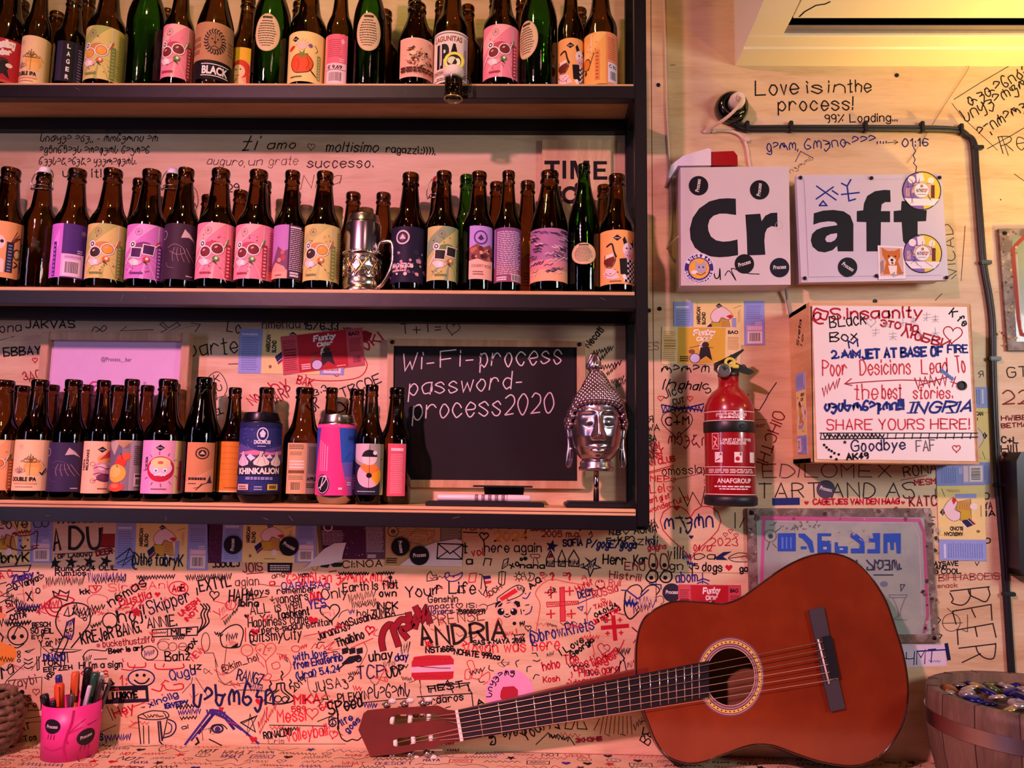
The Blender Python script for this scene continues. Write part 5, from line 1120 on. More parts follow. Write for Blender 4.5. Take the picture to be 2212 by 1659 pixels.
mb = slab([(2196, 996), (2206, 976), (2440, 972), (2450, 1250), (2214, 1246), (2203, 1230)], -.0006, -.05, M('dark_case', '#1a1318', .35, var=.1)); mb.build('speaker_case', label='dark rounded case on the wall at the right edge', cat='case')
# ================================================================ fire extinguisher
fe = thing('fire_extinguisher', 'red fire extinguisher strapped to the wall left of the white box', 'fire extinguisher', (.0, 0, 0))
cb = at(1583, 1090, -.06); ct = at(1570, 880, -.06); fx = (cb.x+ct.x)/2; fz0 = at(1583, 1093, -.06).z; R = .0465; fe.location = (fx, -.06, fz0)
zt = lambda y: at(1575, y, -.06).z-fz0
RP = M('red_enamel', '#96101a', .25, var=.06, scale=5, coat=.5)
mb = MB(); mb.lathe([(R*.93, .006), (R, .02), (R, zt(890)), (R*.97, zt(878)), (R*.85, zt(862)), (R*.66, zt(848)), (R*.46, zt(840)), (R*.41, zt(834)), (R*.41, zt(813))], RP, 40)
p = Pad(); us = 1000.; a0 = atan2(CAM.y+.06, -fx); wt = '#eadcd8'
zz = lambda y: zt(y)*1000
p.rect(-62, zz(893), 62, zz(891.5), wt); p.rect(-62, zz(912), 62, zz(910.5), wt); p.font('ცეცხლმაქრი', -24, zz(902), 7, wt, 34, bold=.03); p.lines(-16, zz(907), 30, zz(903.5), 1, wt, 1, 0)
p.rect(-34, zz(972), -20, zz(938), wt); p.rect(-33, zz(971), -21, zz(939), '#a8141c'); p.stroke([(-31, zz(968)), (-24, zz(950)), (-30, zz(945))], 1.6, wt); p.stroke([(-30, zz(955)), (-23, zz(966))], 1.6, wt)
p.font('2. AIM JET AT BASE OF FIRE', -18, zz(955), 5, wt, 44, bold=.03); p.font('AND SQUEEZE LEVER', -18, zz(962), 5, wt, 32, bold=.03)
for x in (-28, 8, 40): p.rect(x, zz(1000), x+15, zz(978), wt)
p.font('A', -19, zz(985), 5, BLK, bold=.03); p.font('B', 18, zz(985), 5, BLK, bold=.03); p.disc(14, zz(992), 4, '#b3141c'); p.stroke([(-25, zz(996)), (-18, zz(992))], 1.6, BLK)
p.rect(-62, zz(1010), 62, zz(1008.6), wt); p.lines(-44, zz(1022), 50, zz(1012), 3, wt, .5, .1); p.rect(-62, zz(1027), 62, zz(1025.6), wt)
p.font('ANAFGROUP', -24, zz(1043), 8.5, wt, 41, bold=.025); p.lines(-30, zz(1052), 48, zz(1049), 1, wt, 1, .1); p.lines(-20, zz(1057), 40, zz(1054.5), 1, wt, 1, .1); p.rect(-62, zz(1068), 62, zz(1066.5), wt)
p.lay(mb, wrap(p, R, 0, .001, a0), .0001, .00002, strip=3); mb.build('cylinder', fe)
KP = M('black_plastic', '#15130f', .38, var=.1)
mb = MB(); mb.lathe([(R*.9, 0), (R*1.05, .003), (R*1.06, .016), (R*1.005, .02), (R*.9, .0201)], M('black_rubber', '#14151c', .45), 36); mb.build('base_ring', fe)
mb = MB(); mb.lathe([(R*1.02, zt(936)), (R*1.035, zt(934)), (R*1.035, zt(914)), (R*1.02, zt(912))], KP, 36); mb.box((-.012, R-.004, zt(934)), (.012, .0595, zt(914)), KP); mb.box((.006, -R*1.08, zt(930)), (.018, -R*.98, zt(918)), M('buckle', '#2c3440', .3), .002); mb.build('strap', fe)
hz = zt(800)
mb = MB(); mb.lathe([(.019, zt(815)), (.02, zt(812)), (.02, zt(806)), (.015, zt(800)), (.015, zt(790)), (0, zt(788))], KP, 20); mb.box((-.022, -.008, zt(805)), (.0, .008, zt(795)), KP, .002); mb.build('valve', fe)
def lever(pts, wd, nm):
    mb = MB(); P = []
    for q in pts: c_ = at(q[0], q[1], -.06); P.append((c_.x-fx, -wd, c_.z-fz0))
    mb.prism(P, (0, 2*wd, 0), KP); mb.build(nm, fe)
lever([(1544, 800), (1544, 784), (1556, 779), (1603, 755), (1605, 758), (1586, 776), (1572, 786), (1572, 800)], .008, 'lever'); lever([(1562, 798), (1586, 784), (1622, 800), (1627, 806), (1620, 809), (1586, 800), (1570, 808)], .008, 'handle')
g_ = at(1564, 800, -.085)-Vector((fx, -.06, fz0)); mb = MB(); mb.lathe([(.0125, 0), (.0135, .004), (.0125, .008), (.0108, .008)], M('gauge_rim', '#b9a9a4', .25, .9), 24, T=Matrix.Translation(g_+Vector((0, .006, 0))) @ T)
mb.lathe([(0, .0075), (.011, .0075)], INK('#e6dcf0'), 24, T=Matrix.Translation(g_+Vector((0, .006, 0))) @ T); pp = Pad(); pp.put([[(0, 0), (.009*cos(a), .009*sin(a)), (.009*cos(a+.3), .009*sin(a+.3))] for a in (.8, 1.1, 1.4, 1.7, 2.0)], '#3a8a4a'); pp.stroke([(0, 0), (.006, .005)], .0016, BLK); pp.ring(0, 0, .008, .001, '#5a4a70'); pp.lay(mb, lambda u, v, o: (g_.x+u, g_.y-.0018-o, g_.z+v), .0002); mb.build('gauge', fe)
g_ = at(1577, 783, -.075)-Vector((fx, -.06, fz0)); mb = MB(); mb.tube([(g_.x+.0085*cos(k*.52), g_.y, g_.z+.0075*sin(k*.52)) for k in range(12)], .003, M('yellow_pin', '#d8d04a', .4), 8, True); mb.box((g_.x+.004, g_.y-.003, g_.z-.011), (g_.x+.016, g_.y+.003, g_.z-.004), M('yellow_pin'), .001); mb.build('safety_pin', fe)
# ================================================================ things on the shelf
FR = wood('frame_pine', '#a97c54', '#c9a17c', (7, 1, 1), 8, .5, 0)
def loc_(mb, o): mb.v = [(x-o.x, y-o.y, z-o.z) for x, y, z in mb.v]; return mb
# chalkboard
o_ = at(1050, 900, 0); ck = thing('chalkboard', 'chalkboard in a pale wooden frame with handwritten wifi password', 'chalkboard', tuple(o_))
OQ = [(837, 731), (1264, 737), (1265, 1056), (834, 1052)]; IQ = [(850, 747), (1246, 750), (1247, 1039), (848, 1036)]
mb = MB()
for i in range(4):
    j = (i+1) % 4; mb.prism([at(*OQ[i], -.014), at(*OQ[j], -.014), at(*IQ[j], -.014), at(*IQ[i], -.014)], (0, .0134, 0), FR)
loc_(mb, o_).build('frame', ck)
mb = slab([(846, 743), (1250, 746), (1251, 1043), (844, 1040)], -.0008, -.009, M('slate', '#120b10', .6, var=.25, scale=9, spec=.25)); p = Pad(-1); CH = '#d8cccc'
p.hand('Wi-Fi-', 868, 800, 36, CH, 2.1, 1020, 790, slant=.1); p.hand('process', 1036, 792, 40, CH, 2.2, 1212, 784, slant=.12)
p.hand('password-', 884, 854, 36, CH, 2.1, 1126, 838, slant=.14); p.hand('process2020', 892, 905, 42, CH, 2.2, 1194, 890, slant=.14)
p.scrib(855, 845, 875, 930, 4, '#3a2c34', 1, 8); p.lay(mb, pxfn(-.009), .0002, .00002); loc_(mb, o_).build('slate', ck)
for x, y in ((848, 739), (1252, 744)):
    mb = MB(); mb.lathe([(.0042, 0), (.004, .0022), (0, .003)], SCR, 12, T=Matrix.Translation(at(x, y, -.014)) @ T); loc_(mb, o_).build('screw', ck)
# picture frame
o_ = at(252, 900, -.02); pf = thing('picture_frame', 'wooden picture frame with a lilac social media print behind the bottles', 'picture frame', tuple(o_))
zb_ = SZ[2]
xa, xb, zt_ = at(92, 718, -.03).x, at(413, 719, -.03).x, at(252, 718, -.03).z
mb = MB(); t_ = .017
for a, b in (((xa, -.034, zb_), (xa+t_, -.016, zt_)), ((xb-t_, -.034, zb_), (xb, -.016, zt_)), ((xa+t_, -.034, zt_-t_), (xb-t_, -.016, zt_)), ((xa+t_, -.034, zb_), (xb-t_, -.016, zb_+t_))): mb.box(a, b, FR, .001)
loc_(mb, o_).build('frame', pf)
mb = MB(); mb.box((xa+t_, -.024, zb_+t_), (xb-t_, -.018, zt_-t_), INK('#d8b2dc')); p = Pad(-1)
p.font('@Process__bar', 218, 780, 9, '#4a3048', 284, 781); p.font('o', 310, 830, 8, '#4a3048')
for dx, r, w_ in ((0, 15, 3.2),): p.stroke([(209+r*s_*(1 if abs(c_) < 9 else 1), 840+r*c_) for s_, c_ in ((-1, -.6), (-.6, -1), (.6, -1), (1, -.6), (1, .6), (.6, 1), (-.6, 1), (-1, .6))], w_, '#c02a78', closed=True)
p.ring(209, 840, 7, 3, '#c02a78'); p.disc(218, 831, 2, '#c02a78')
p.lay(mb, pxfn(-.024), .0003); loc_(mb, o_).build('print', pf)
# wooden TIME sign
mb = MB(); xa, xb = at(1170, 380, -.0125).x, at(1320, 380, -.0125).x; zt_ = at(1245, 301, -.0125).z
mb.box((xa, -.0125, SZ[1]), (xb, -.0008, zt_), wood('sign_spruce', '#c79a66', '#e6c79c', (9, 1, 1), 7, .5, 0), .001)
p = Pad(-1); 
for q in ((1176, 347, 1209, 355), (1188.5, 347, 1197, 386), (1215, 347, 1223, 386), (1232, 347, 1240, 387), (1265, 347, 1273, 388), (1282, 348, 1290, 388), (1282, 348, 1311, 355), (1282, 364, 1308, 371), (1282, 381, 1312, 388), (1180, 402, 1212, 410), (1192, 402, 1200, 440)): p.rect(*q, '#181016')
p.poly([(1236, 347), (1244, 347), (1252.5, 372), (1261, 347), (1269, 347), (1257, 386), (1248, 386)], '#181016'); p.ring(1232, 421, 15, 8, '#181016'); p.lay(mb, pxfn(-.0125), .0003)
mb.build('wooden_sign', label='pale wooden sign with bold black word TIME behind the bottles', cat='sign')
# cans
ALU = M('aluminium', '#c8c2c0', .22, 1., var=.04); 
def can(x, y, sh, H, R, label, des, rot=0, cap=ALU, body=None):
    t = thing('beer_can', label, 'can', (x, y, SZ[sh]+.0003)); mb = MB()
    mb.lathe([(R*.70, 0), (R*.78, .002), (R*.97, .012), (R, .016), (R, H-.019), (R*.965, H-.015)], body or cap, 36); mb.build('body', t)
    mb = MB(); mb.lathe([(R*.965, H-.0148), (R*.83, H-.002), (R*.835, H), (R*.81, H), (R*.79, H-.005), (0, H-.005)], cap, 36, cap0=False); mb.build('lid', t)
    mb = MB(); mb.tube([(.010*cos(k*.52), .004+.007*sin(k*.52), H-.0036) for k in range(12)], .0011, ALU, 6, True); mb.build('pull_tab', t)
    if des:
        mb = MB(); p = Pad(); des(p); p.lay(mb, wrap(p, R+.0001, .016, (H-.035)/100, atan2(CAM.y-y, CAM.x-x)+radians(rot)), .0001, .00003, strip=3); mb.build('printed_sleeve', t)
    return t
def khin(p):
    p.rect(-103, 0, 103, 100, '#2a3272'); p.poly([(-103, 58), (-40, 70), (0, 60), (50, 70), (103, 60), (103, 44), (-103, 44)], '#5a4a90'); p.rect(-103, 92, 103, 100, '#1c2252'); p.rect(-103, 0, 103, 4, '#171626')
    p.poly([(-50, 56), (-10, 61), (20, 58), (52, 62), (52, 56), (0, 54)], '#d87a98')
    for k in range(40): p.disc(random.uniform(-50, 50), random.uniform(62, 98), random.uniform(.3, .8), '#8a90d0', n=6)
    p.poly([(-50, 34), (-30, 56), (-14, 44), (0, 56), (16, 42), (30, 55), (50, 36), (50, 26), (-50, 26)], '#2a2434'); p.poly([(-22, 52), (-16, 56), (-6, 50), (-14, 46)], '#e8dce4'); p.poly([(10, 50), (18, 56), (24, 50)], '#e0d4dc')
    p.ring(4, 83, 9, 1.6, '#e6e0f0'); p.poly([(1, 79), (-1, 85), (4, 90), (9, 85), (7, 79)], '#e6e0f0'); p.font('DIGOMOBI', -10, 70, 5, '#e6e0f0', 18, bold=.04); p.lines(-4, 66, 12, 68, 1, '#c8c4e0')
    for x, s_ in ((-30, 1), (4, 1.15), (32, 1)): p.poly([(x-11*s_, 41), (x-12*s_, 45), (x-4*s_, 53), (x-2, 59), (x+2, 59), (x+4*s_, 53), (x+12*s_, 45), (x+11*s_, 41), (x, 38.5)], '#e8c8d4' if x < 0 else '#e8dcc8'); p.stroke([(x, 58), (x-6*s_, 42)], .7, '#a07888', True); p.stroke([(x, 58), (x+6*s_, 42)], .7, '#a07888', True)
    p.stroke([(4, 52), (8, 60), (6, 62)], 1.2, '#2a2030', True); p.font('KHINKALION', -38, 28, 8, '#f4ece4', 40, 29, bold=.045); p.lines(-22, 20, 28, 24, 1, '#8a8cc0', 1); p.rect(-40, 6, -16, 14, '#eab8a8'); p.lines(-37, 7, -19, 13, 2, '#5a3a40', .6); p.rect(16, 6, 38, 14, '#e8cc4a'); p.lines(19, 7.5, 35, 12.5, 1, '#5a4a20', 1); p.lines(-6, 6, 8, 13, 2, '#a8a8d0', .5)
c_ = at(561, 1000, -.118); can(c_.x, -.118, 2, at(566, 893, -.118).z-SZ[2], .0372, 'dark blue beer can with painted dumplings on the bottom shelf', khin, -2, M('dark_lid', '#1c1a22', .3, .7))
def pinkblue(p):
    p.rect(-103, 0, 103, 100, '#e23a86'); p.poly([(6, 95), (103, 95), (103, 0), (30, 0), (12, 46)], '#2a58b8'); p.poly([(12, 46), (103, 50), (103, 22), (20, 22)], '#6a5ab8'); p.poly([(20, 26), (103, 26), (103, 0), (30, 0)], '#a85aa8'); p.poly([(-103, 95), (-46, 95), (-60, 0), (-103, 0)], '#34409a'); p.poly([(-46, 95), (-30, 95), (-46, 20), (-58, 20)], '#3a4aa8')
    p.rect(-103, 96, 103, 100, '#f04a94')
    for k in range(4): p.lines(-30+k*5, 34, -28+k*5, 78-k*3, 18, '#f4b8d0', .7, 0)
    p.disc(-22, 15, 14, '#15121c', n=28); p.ring(-22, 15, 12, 1, '#e8c8d8'); p.stroke([(-30, 10), (-22, 14), (-14, 24), (-20, 26), (-26, 8)], 1.6, '#f0dce4', True); p.lines(24, 78, 40, 84, 1, '#2a3a8a', .9, 0); p.stroke([(18, 50), (30, 60), (44, 56), (50, 64)], .8, '#2a4aa0', True); p.lines(8, 8, 16, 11, 1, '#f4e0ea', 1); p.lines(24, 14, 34, 20, 2, '#e0d4ea', .6)
c_ = at(726, 1000, -.118); can(c_.x, -.118, 2, at(731, 897, -.118).z-SZ[2], .0352, 'pink and blue beer can with a black emblem on the bottom shelf', pinkblue, -4)
c_ = at(783, 560, -.118); HC = at(783, 468, -.118).z-SZ[1]
can(c_.x, -.118, 1, HC, .0335, 'silver beer can standing in an ornate metal cup holder on the middle shelf', None, body=M('silver_can', '#d2c6d4', .2, 1., var=.03))
gh = thing('cup_holder', 'ornate metal tea glass holder with a handle around the silver can', 'cup holder', (c_.x, -.118, SZ[1]+.0003)); NIC = M('nickel_silver', '#cfc2b0', .22, 1., var=.1, scale=120, bump=.3); GIL = M('gilt', '#d8b860', .25, 1., var=.15, scale=90)
R = .0352; mb = MB(); mb.lathe([(R*1.08, 0), (R*1.1, .004), (R*1.02, .010), (R*.98, .013), (R, .016), (R, .026), (R*.97, .028), (.0338, .028), (.0338, .001)], NIC, 36, cap0=False, cap1=False); mb.build('base', gh)
mb = MB(); mb.lathe([(R*.97, .070), (R*1.03, .072), (R*1.05, .075), (R*1.03, .078), (.0338, .079)], NIC, 36, cap0=False, cap1=False)
for k in range(40): mb.ball((R*1.04*cos(k*pi/20), R*1.04*sin(k*pi/20), .0765), .0014, NIC, 6, 4)
mb.build('rim_band', gh)
mb = MB(); n = 9
def cy(a, z, r=R): return (r*cos(a), r*sin(a), z)
for k in range(n):
    a = 2*pi*k/n-.3; w_ = pi/n
    for s_ in (1, .62): mb.tube([cy(a+w_*s_*dx, .049+.019*s_*dz) for dx, dz in ((0, -1), (.5, -.5), (1, 0), (.5, .5), (0, 1), (-.5, .5), (-1, 0), (-.5, -.5))], .0013, GIL if s_ == 1 else NIC, 6, True)
    mb.tube([cy(a+w_+.006*cos(q*.7)/R, .062+.005*sin(q*.7)) for q in range(9)], .001, NIC, 5, True); mb.tube([cy(a+w_+.006*cos(q*.7)/R, .036+.005*sin(q*.7)) for q in range(9)], .001, NIC, 5, True)
    mb.face([len(mb.v)+i for i in range(4)], M('diamond_plate', '#c8b8c8', .25, 1.)); mb.v += [cy(a-w_*.5, .049, R*.985), cy(a, .0395, R*.985), cy(a+w_*.5, .049, R*.985), cy(a, .0585, R*.985)]
mb.build('filigree_band', gh)
mb = MB(); mb.tube(smooth([(R-.003, -.010, .080), (R+.002, -.016, .095), (R+.018, -.018, .097), (R+.0245, -.019, .090), (R+.026, -.019, .062), (R+.020, -.018, .038), (R+.008, -.014, .018), (R-.003, -.010, .010)]), .0040, NIC, 10); mb.build('handle', gh)
# small hanging mug ornament with a round badge
o_ = at(981, 180, -.166); mg = thing('hanging_mug_ornament', 'tiny glass beer mug with a round yellow badge hanging on the top shelf edge', 'ornament', (o_.x, -.1755, at(981, 217, -.1755).z))
hz = at(981, 150, -.1755).z-mg.location.z
mb = MB(); mb.lathe([(0, 0), (.015, .0), (.0172, .003), (.0165, .010), (.0165, hz*.82), (.017, hz*.84), (.0155, hz*.84), (.015, .012), (0, .010)], glass('clear_glass', (.86, .86, .72), .03), 24); mb.tube([(.0162*cos(k*.26), .0162*sin(k*.26), .003) for k in range(24)], .0016, M('gilt_rim', '#d8c070', .2, .8), 6, True); mb.build('glass', mg)
mb = MB(); mb.lathe([(0, .0105), (.0145, .0115), (.0145, hz*.68), (0, hz*.68)], glass('pale_beer', (.78, .66, .26), .1), 20); mb.build('beer', mg)
mb = MB(); mb.lathe([(0, hz*.68), (.0158, hz*.685), (.0185, hz*.80), (.0185, hz*.98), (.015, hz*1.04), (0, hz*1.05)], M('foam', '#e8dccb', .8, var=.08, scale=200, bump=.4), 20); mb.build('foam', mg)
mb = MB(); mb.tube(smooth([(.016, 0, hz*.70), (.027, 0, hz*.74), (.031, 0, hz*.5), (.027, 0, hz*.25), (.016, 0, hz*.22)]), .0026, glass('clear_glass', (.86, .86, .72)), 8); mb.build('handle', mg)
mb = MB(); bz = at(981, 133, -.1755).z-mg.location.z; Tm = Matrix.Translation((0, .004, bz)) @ T
mb.lathe([(.0195, 0), (.0195, .004), (.018, .0052), (0, .0052)], M('badge_yellow', '#e6e65a', .4, var=.05), 28, T=Tm); p = Pad(); p.disc(0, 0, .0135, '#1c1a1c', n=24); p.disc(-.004, .002, .0085, '#d8dcb0', .0075); p.disc(.006, -.002, .006, '#e8ecc0', .008); p.poly([(-.006, -.010), (.002, .006), (.006, -.002), (.002, -.011)], '#1c1a1c'); p.poly([(-.010, .012), (-.006, .018), (-.002, .013)], '#e6e65a'); p.lay(mb, lambda u, v, o: (u, -.0013-o, bz+v), .0002)
mb.box((-.002, .004, bz-.004), (.002, .0148, bz+.004), M('badge_yellow')); mb.tube([(0, .004, bz-.017), (0, .003, hz*1.0)], .0015, M('badge_yellow'), 6); mb.build('round_badge', mg)
# small black stand, flat black tray and white marker
z2 = SZ[2]; o_ = at(1088, 1070, -.07)
BP = M('matt_black', '#131014', .4, var=.1)
mb = MB(); xa, xb = at(1023, 1050, -.075).x, at(1151, 1050, -.075).x; zq = at(1088, 1049, -.075).z
mb.box((xa, -.10, zq-.003), (xb, -.05, zq), BP, .001); ya = at(1050, 1075, -.07).x; yb_ = at(1128, 1075, -.07).x; mb.prism([(ya, -.055, z2), (yb_, -.055, z2), (yb_+.004, -.082, zq-.003), (ya-.004, -.082, zq-.003)], (0, -.006, 0), BP); mb.box((ya-.004, -.10, z2), (yb_+.004, -.05, z2+.003), BP)
mb.build('display_stand', label='small black display stand on the bottom shelf under the chalkboard', cat='stand')
mb = MB(); ta, tb = at(921, 1095, -.13).x, at(1175, 1095, -.13).x; hz2 = at(1048, 1083, -.13).z
mb.box((ta, -.148, z2+.0002), (tb, -.112, hz2-.001), BP, .0012); mb.box((ta+.004, -.146, hz2-.001), (tb-.004, -.114, hz2), BP); mb.build('flat_case', label='flat black case lying on the bottom shelf under a white marker', cat='case')
mk = thing('marker_pen', 'white marker pen lying on the flat black case', 'marker', tuple(at(1045, 1078, -.132)))
o_ = Vector(mk.location); TX = Matrix.Translation(o_) @ Matrix.Rotation(pi/2, 4, 'Y'); L0 = at(945, 1076, -.132).x-o_.x; L1 = at(1146, 1076, -.132).x-o_.x
TX = Matrix.Translation((0, 0, hz2+.0062-o_.z)) @ Matrix.Rotation(pi/2, 4, 'Y'); WP = M('white_pen', '#e6ccd0', .35, var=.04)
mb = MB(); mb.lathe([(.0052, L0), (.006, L0+.002), (.006, L1-.043), (.0058, L1-.042)], WP, 16, T=TX)
for k in range(5): mb.lathe([(.0063, L1-.100+k*.012), (.0063, L1-.094+k*.012)], M('pen_stripe', '#8a6c74', .4), 16, T=TX)
mb.build('barrel', mk); mb = MB(); mb.lathe([(.006, L1-.0415), (.0063, L1-.04), (.0063, L1-.002), (.005, L1)], WP, 16, T=TX); mb.build('cap', mk)
# ---------------------------------------------------------------- metallic head sculpture
CHR = M('tarnished_silver', '#c0b2ba', .27, 1., var=.12, scale=14); HAIRM = M('tarnished_hair', '#a8949a', .36, 1., var=.2, scale=60)
HY = -.092; hx = at(1288, 920, HY).x; zc = at(1288, 998, HY).z; ztop = at(1280, 803, HY).z; zh = at(1285, 893, HY).z; hw = (at(1342, 920, HY).x-at(1231, 920, HY).x)/2
bd = thing('head_sculpture', 'silver head sculpture with curled hair and closed eyes on a black stand', 'sculpture', (hx, HY, z2))
mb = MB(); bxa, bxb = at(1221, 1095, -.13).x-hx, at(1369, 1095, -.13).x-hx; bxc = min(bxb, XI-.004-hx)
bh = at(1290, 1084, -.13).z-z2; mb.box((bxa, -.045, .0003), (bxc, .05, bh*.8), BP, .002); mb.box((bxa+.006, -.039, bh*.8), (bxc-.006, .044, bh), BP, .002); mb.build('base', bd)
mb = MB(); mb.lathe([(.0052, bh), (.0052, zc-.004-z2)], M('chrome_rod', '#d8d0cc', .12, 1.), 18); mb.build('rod', bd)
HH = zh-zc
def ss(a, b, x): t = min(1, max(0, (x-a)/(b-a))); return t*t*(3-2*t)
def gs(x, s_): return math.exp(-(x/s_)**2)
def wid(t):
    P_ = [(0, .42), (.06, .60), (.14, .73), (.3, .87), (.5, .96), (.75, 1.0), (1.05, 1.0), (1.25, .95), (1.4, .8), (1.5, .6), (1.6, .05)]
    for (a, b), (c, d) in zip(P_, P_[1:]):
        if t <= c: return b+(d-b)*(t-a)/(c-a)
    return .05
def face(th, t):
    w_ = wid(t); x = sin(th)*w_; t = t*.8-.01; f = max(0, cos(th)); y = cos(th)*w_*1.08
    if cos(th) > 0:
        ax = abs(x)
        nose = gs(x, .10+.07*gs(t-.40, .08)) * (ss(.88, .42, t)*.34 if t > .40 else .34*ss(.33, .40, t))
        brow = .07*gs(t-(.80-.22*(ax-.40)**2), .035)*gs(ax-.42, .34)
        sock = -.10*gs(t-.66, .10)*gs(ax-.40, .22)
        lid = .115*gs(t-.635, .055)*gs(ax-.40, .17); slit = -.05*gs(t-(.60-.06*gs(ax-.4, .2)), .012)*gs(ax-.40, .18)
        lipu = .095*gs(t-.225, .024)*gs(x, .24); lipl = .10*gs(t-.155, .028)*gs(x, .20); mline = -.05*gs(t-.19, .010)*gs(x, .27)
        chin = .10*gs(t-.04, .06)*gs(x, .22); cheek = .05*gs(t-.42, .14)*gs(ax-.55, .25); wing = .09*gs(t-.375, .035)*gs(ax-.17, .06)
        crn = .03*gs(t-.195, .03)*gs(ax-.30, .05)
        y += (nose+brow+sock+lid+slit+lipu+lipl+mline+chin+cheek+wing+crn)*f**.5
    return x, y
mb = MB(); N, K = 96, 84; P_ = []
for j in range(K+1):
    t = 1.5*j/K
    for i in range(N):
        x, y = face(2*pi*i/N, t); P_.append((x*hw, -y*hw, zc-z2+t*HH))
o = len(mb.v); mb.v += P_
for j in range(K):
    for i in range(N): mb.face((o+j*N+i, o+j*N+(i+1) % N, o+(j+1)*N+(i+1) % N, o+(j+1)*N+i), CHR, True)
nz = zc-z2; mb.lathe([(hw*.52, nz-.017), (hw*.66, nz-.016), (hw*.68, nz-.010), (hw*.62, nz-.007), (hw*.64, nz-.002), (hw*.58, nz+.002), (hw*.45, nz+.006)], CHR, 32); mb.build('face', bd)
# hair cap, bun and curls
hl = lambda th: 1.14+.05*cos(2*th)-(.0 if cos(th) > .2 else .55*ss(-.2, .5, -cos(th))) - .42*gs(abs(th if th < pi else th-2*pi)-1.35, .34)
topv = (ztop-z2-nz)/HH
PR = [(0, 1.08), (.08, 1.14), (.29, 1.04), (.40, .88), (.49, .74), (.58, .62), (.67, .54), (.78, .43), (.88, .30), (1, .15)]
def hr(s_):
    for (a, b), (c, d) in zip(PR, PR[1:]):
        if s_ <= c: return b+(d-b)*(s_-a)/(c-a)
    return .14
mb = MB(); N = 64; K = 30; P_ = []
def hpt(th, s_):
    t0 = hl(th); t = t0+(topv-t0)*s_; r = hr(max(0, s_))
    sq = 1.06 if s_ < .5 else 1.0; return (sin(th)*r*hw, -cos(th)*r*hw*sq, nz+t*HH)
for j in range(K+1):
    for i in range(N): P_.append(hpt(2*pi*i/N, j/K))
o = len(mb.v); mb.v += P_
for j in range(K):
    for i in range(N): mb.face((o+j*N+i, o+j*N+(i+1) % N, o+(j+1)*N+(i+1) % N, o+(j+1)*N+i), HAIRM, True)
for j in range(15):
    s_ = .015+j*.066; cnt = max(7, int(2*pi*hr(s_)/.165))
    for i in range(cnt):
        x, y, z = hpt(2*pi*(i+.5*(j % 2))/cnt, s_); mb.ball((x, y, z), .0052, HAIRM, 7, 5)
mb.build('curled_hair', bd)
mb = MB(); zf = ztop-z2; zft = at(1281, 757, HY).z-z2; fh = zft-zf; fx_ = at(1280, 790, HY).x-hx
mb.lathe([(.0085, -.004), (.0105, fh*.08), (.0145, fh*.22), (.0135, fh*.36), (.0088, fh*.56), (.0045, fh*.8), (.0005, fh*1.02)], CHR, 14, c=(fx_*.6, 0, zf))
for k in range(7): a = k*.9; mb.tube(smooth([(fx_*.6+.014*cos(a), .014*sin(a), zf+fh*.15), (fx_*.6+.012*cos(a+.4), .012*sin(a+.4), zf+fh*.42), (fx_*.6+.004*cos(a+.9), .004*sin(a+.9), zf+fh*.85)]), [.0028]*9 and .0022, CHR, 6)
mb.build('flame_finial', bd)
for sg in (-1, 1):
    mb = MB(); xs = [(1.0, .92), (1.14, .86), (1.16, .70), (1.08, .52), (1.05, .30), (1.08, .10), (1.10, -.06), (1.0, -.10), (.97, .06), (.98, .30)]
    pts = [(sg*a*hw, .012, nz+b*HH) for a, b in xs]; mb.tube(smooth(pts), [.004+.0015*sin(k*.4) for k in range(4*9+1)], CHR, 8); mb.tube(smooth([(sg*1.03*hw, .010, nz+.84*HH), (sg*1.05*hw, .010, nz+.66*HH), (sg*1.01*hw, .010, nz+.5*HH)]), .007, CHR, 8); mb.build('ear', bd)
# ================================================================ guitar
A_ = at(1845, 1655, -.115); B_ = at(1785, 1195, -.098); HN = at(800, 1600, -.046)
e1 = (B_-A_); e2 = (HN-A_); GN = e2.cross(e1).normalized()
if GN.y > 0: GN = -GN                       # towards the viewer
def gp(x, y, h=0.):
    v = (x-1106)/FPX*RT+(829.5-y)/FPX*UP+FWD; o = A_+GN*h; return CAM+v*((o-CAM).dot(GN)/v.dot(GN))
GO = gp(1577, 1462); gt = thing('guitar', 'reddish brown classical guitar leaning against the wall on the counter', 'guitar', tuple(GO))
def gl(mb, nm, par=None, **k): loc_(mb, GO); return mb.build(nm, par or gt, **k)
OUT = [(1462, 1299), (1440, 1304), (1420, 1313), (1403, 1324), (1390, 1338), (1381, 1358), (1376, 1384), (1374, 1410), (1374, 1440), (1376, 1470), (1381, 1500), (1388, 1528), (1400, 1560), (1416, 1600), (1438, 1631), (1473, 1647), (1510, 1648), (1554, 1633), (1606, 1614), (1638, 1608), (1672, 1611), (1716, 1627), (1767, 1644), (1822, 1654), (1862, 1652), (1899, 1635), (1929, 1602), (1951, 1560), (1961, 1510), (1960, 1464), (1951, 1412), (1932, 1350), (1914, 1299), (1888, 1255), (1859, 1221), (1822, 1201), (1785, 1195), (1749, 1201), (1712, 1216), (1672, 1240), (1631, 1270), (1601, 1291), (1571, 1303), (1548, 1304), (1508, 1300)]
OS = smooth(OUT, True, 3)
TOP = wood('guitar_top', '#682413', '#883719', (1, 1, 1), 3.0, .2, .9, '#782c15', bump=0); RIM = wood('guitar_side', '#4c100a', '#6c1a10', (1, 1, 1), 4, .4, .15, bump=0); BIND = M('guitar_binding', '#2c0f0a', .15, var=.05, coat=.8); EB = M('ebony_board', '#14101a', .4, var=.15); BKM = M('bridge_wood', '#3a3038', .5, var=.15, scale=90); IVY = M('ivory_plastic', '#e6dccb', .35, var=.05)
SHC = (1577, 1462); SRX, SRY = 53, 62
DEP = GN*-.076+Vector((0, 0, -.020))
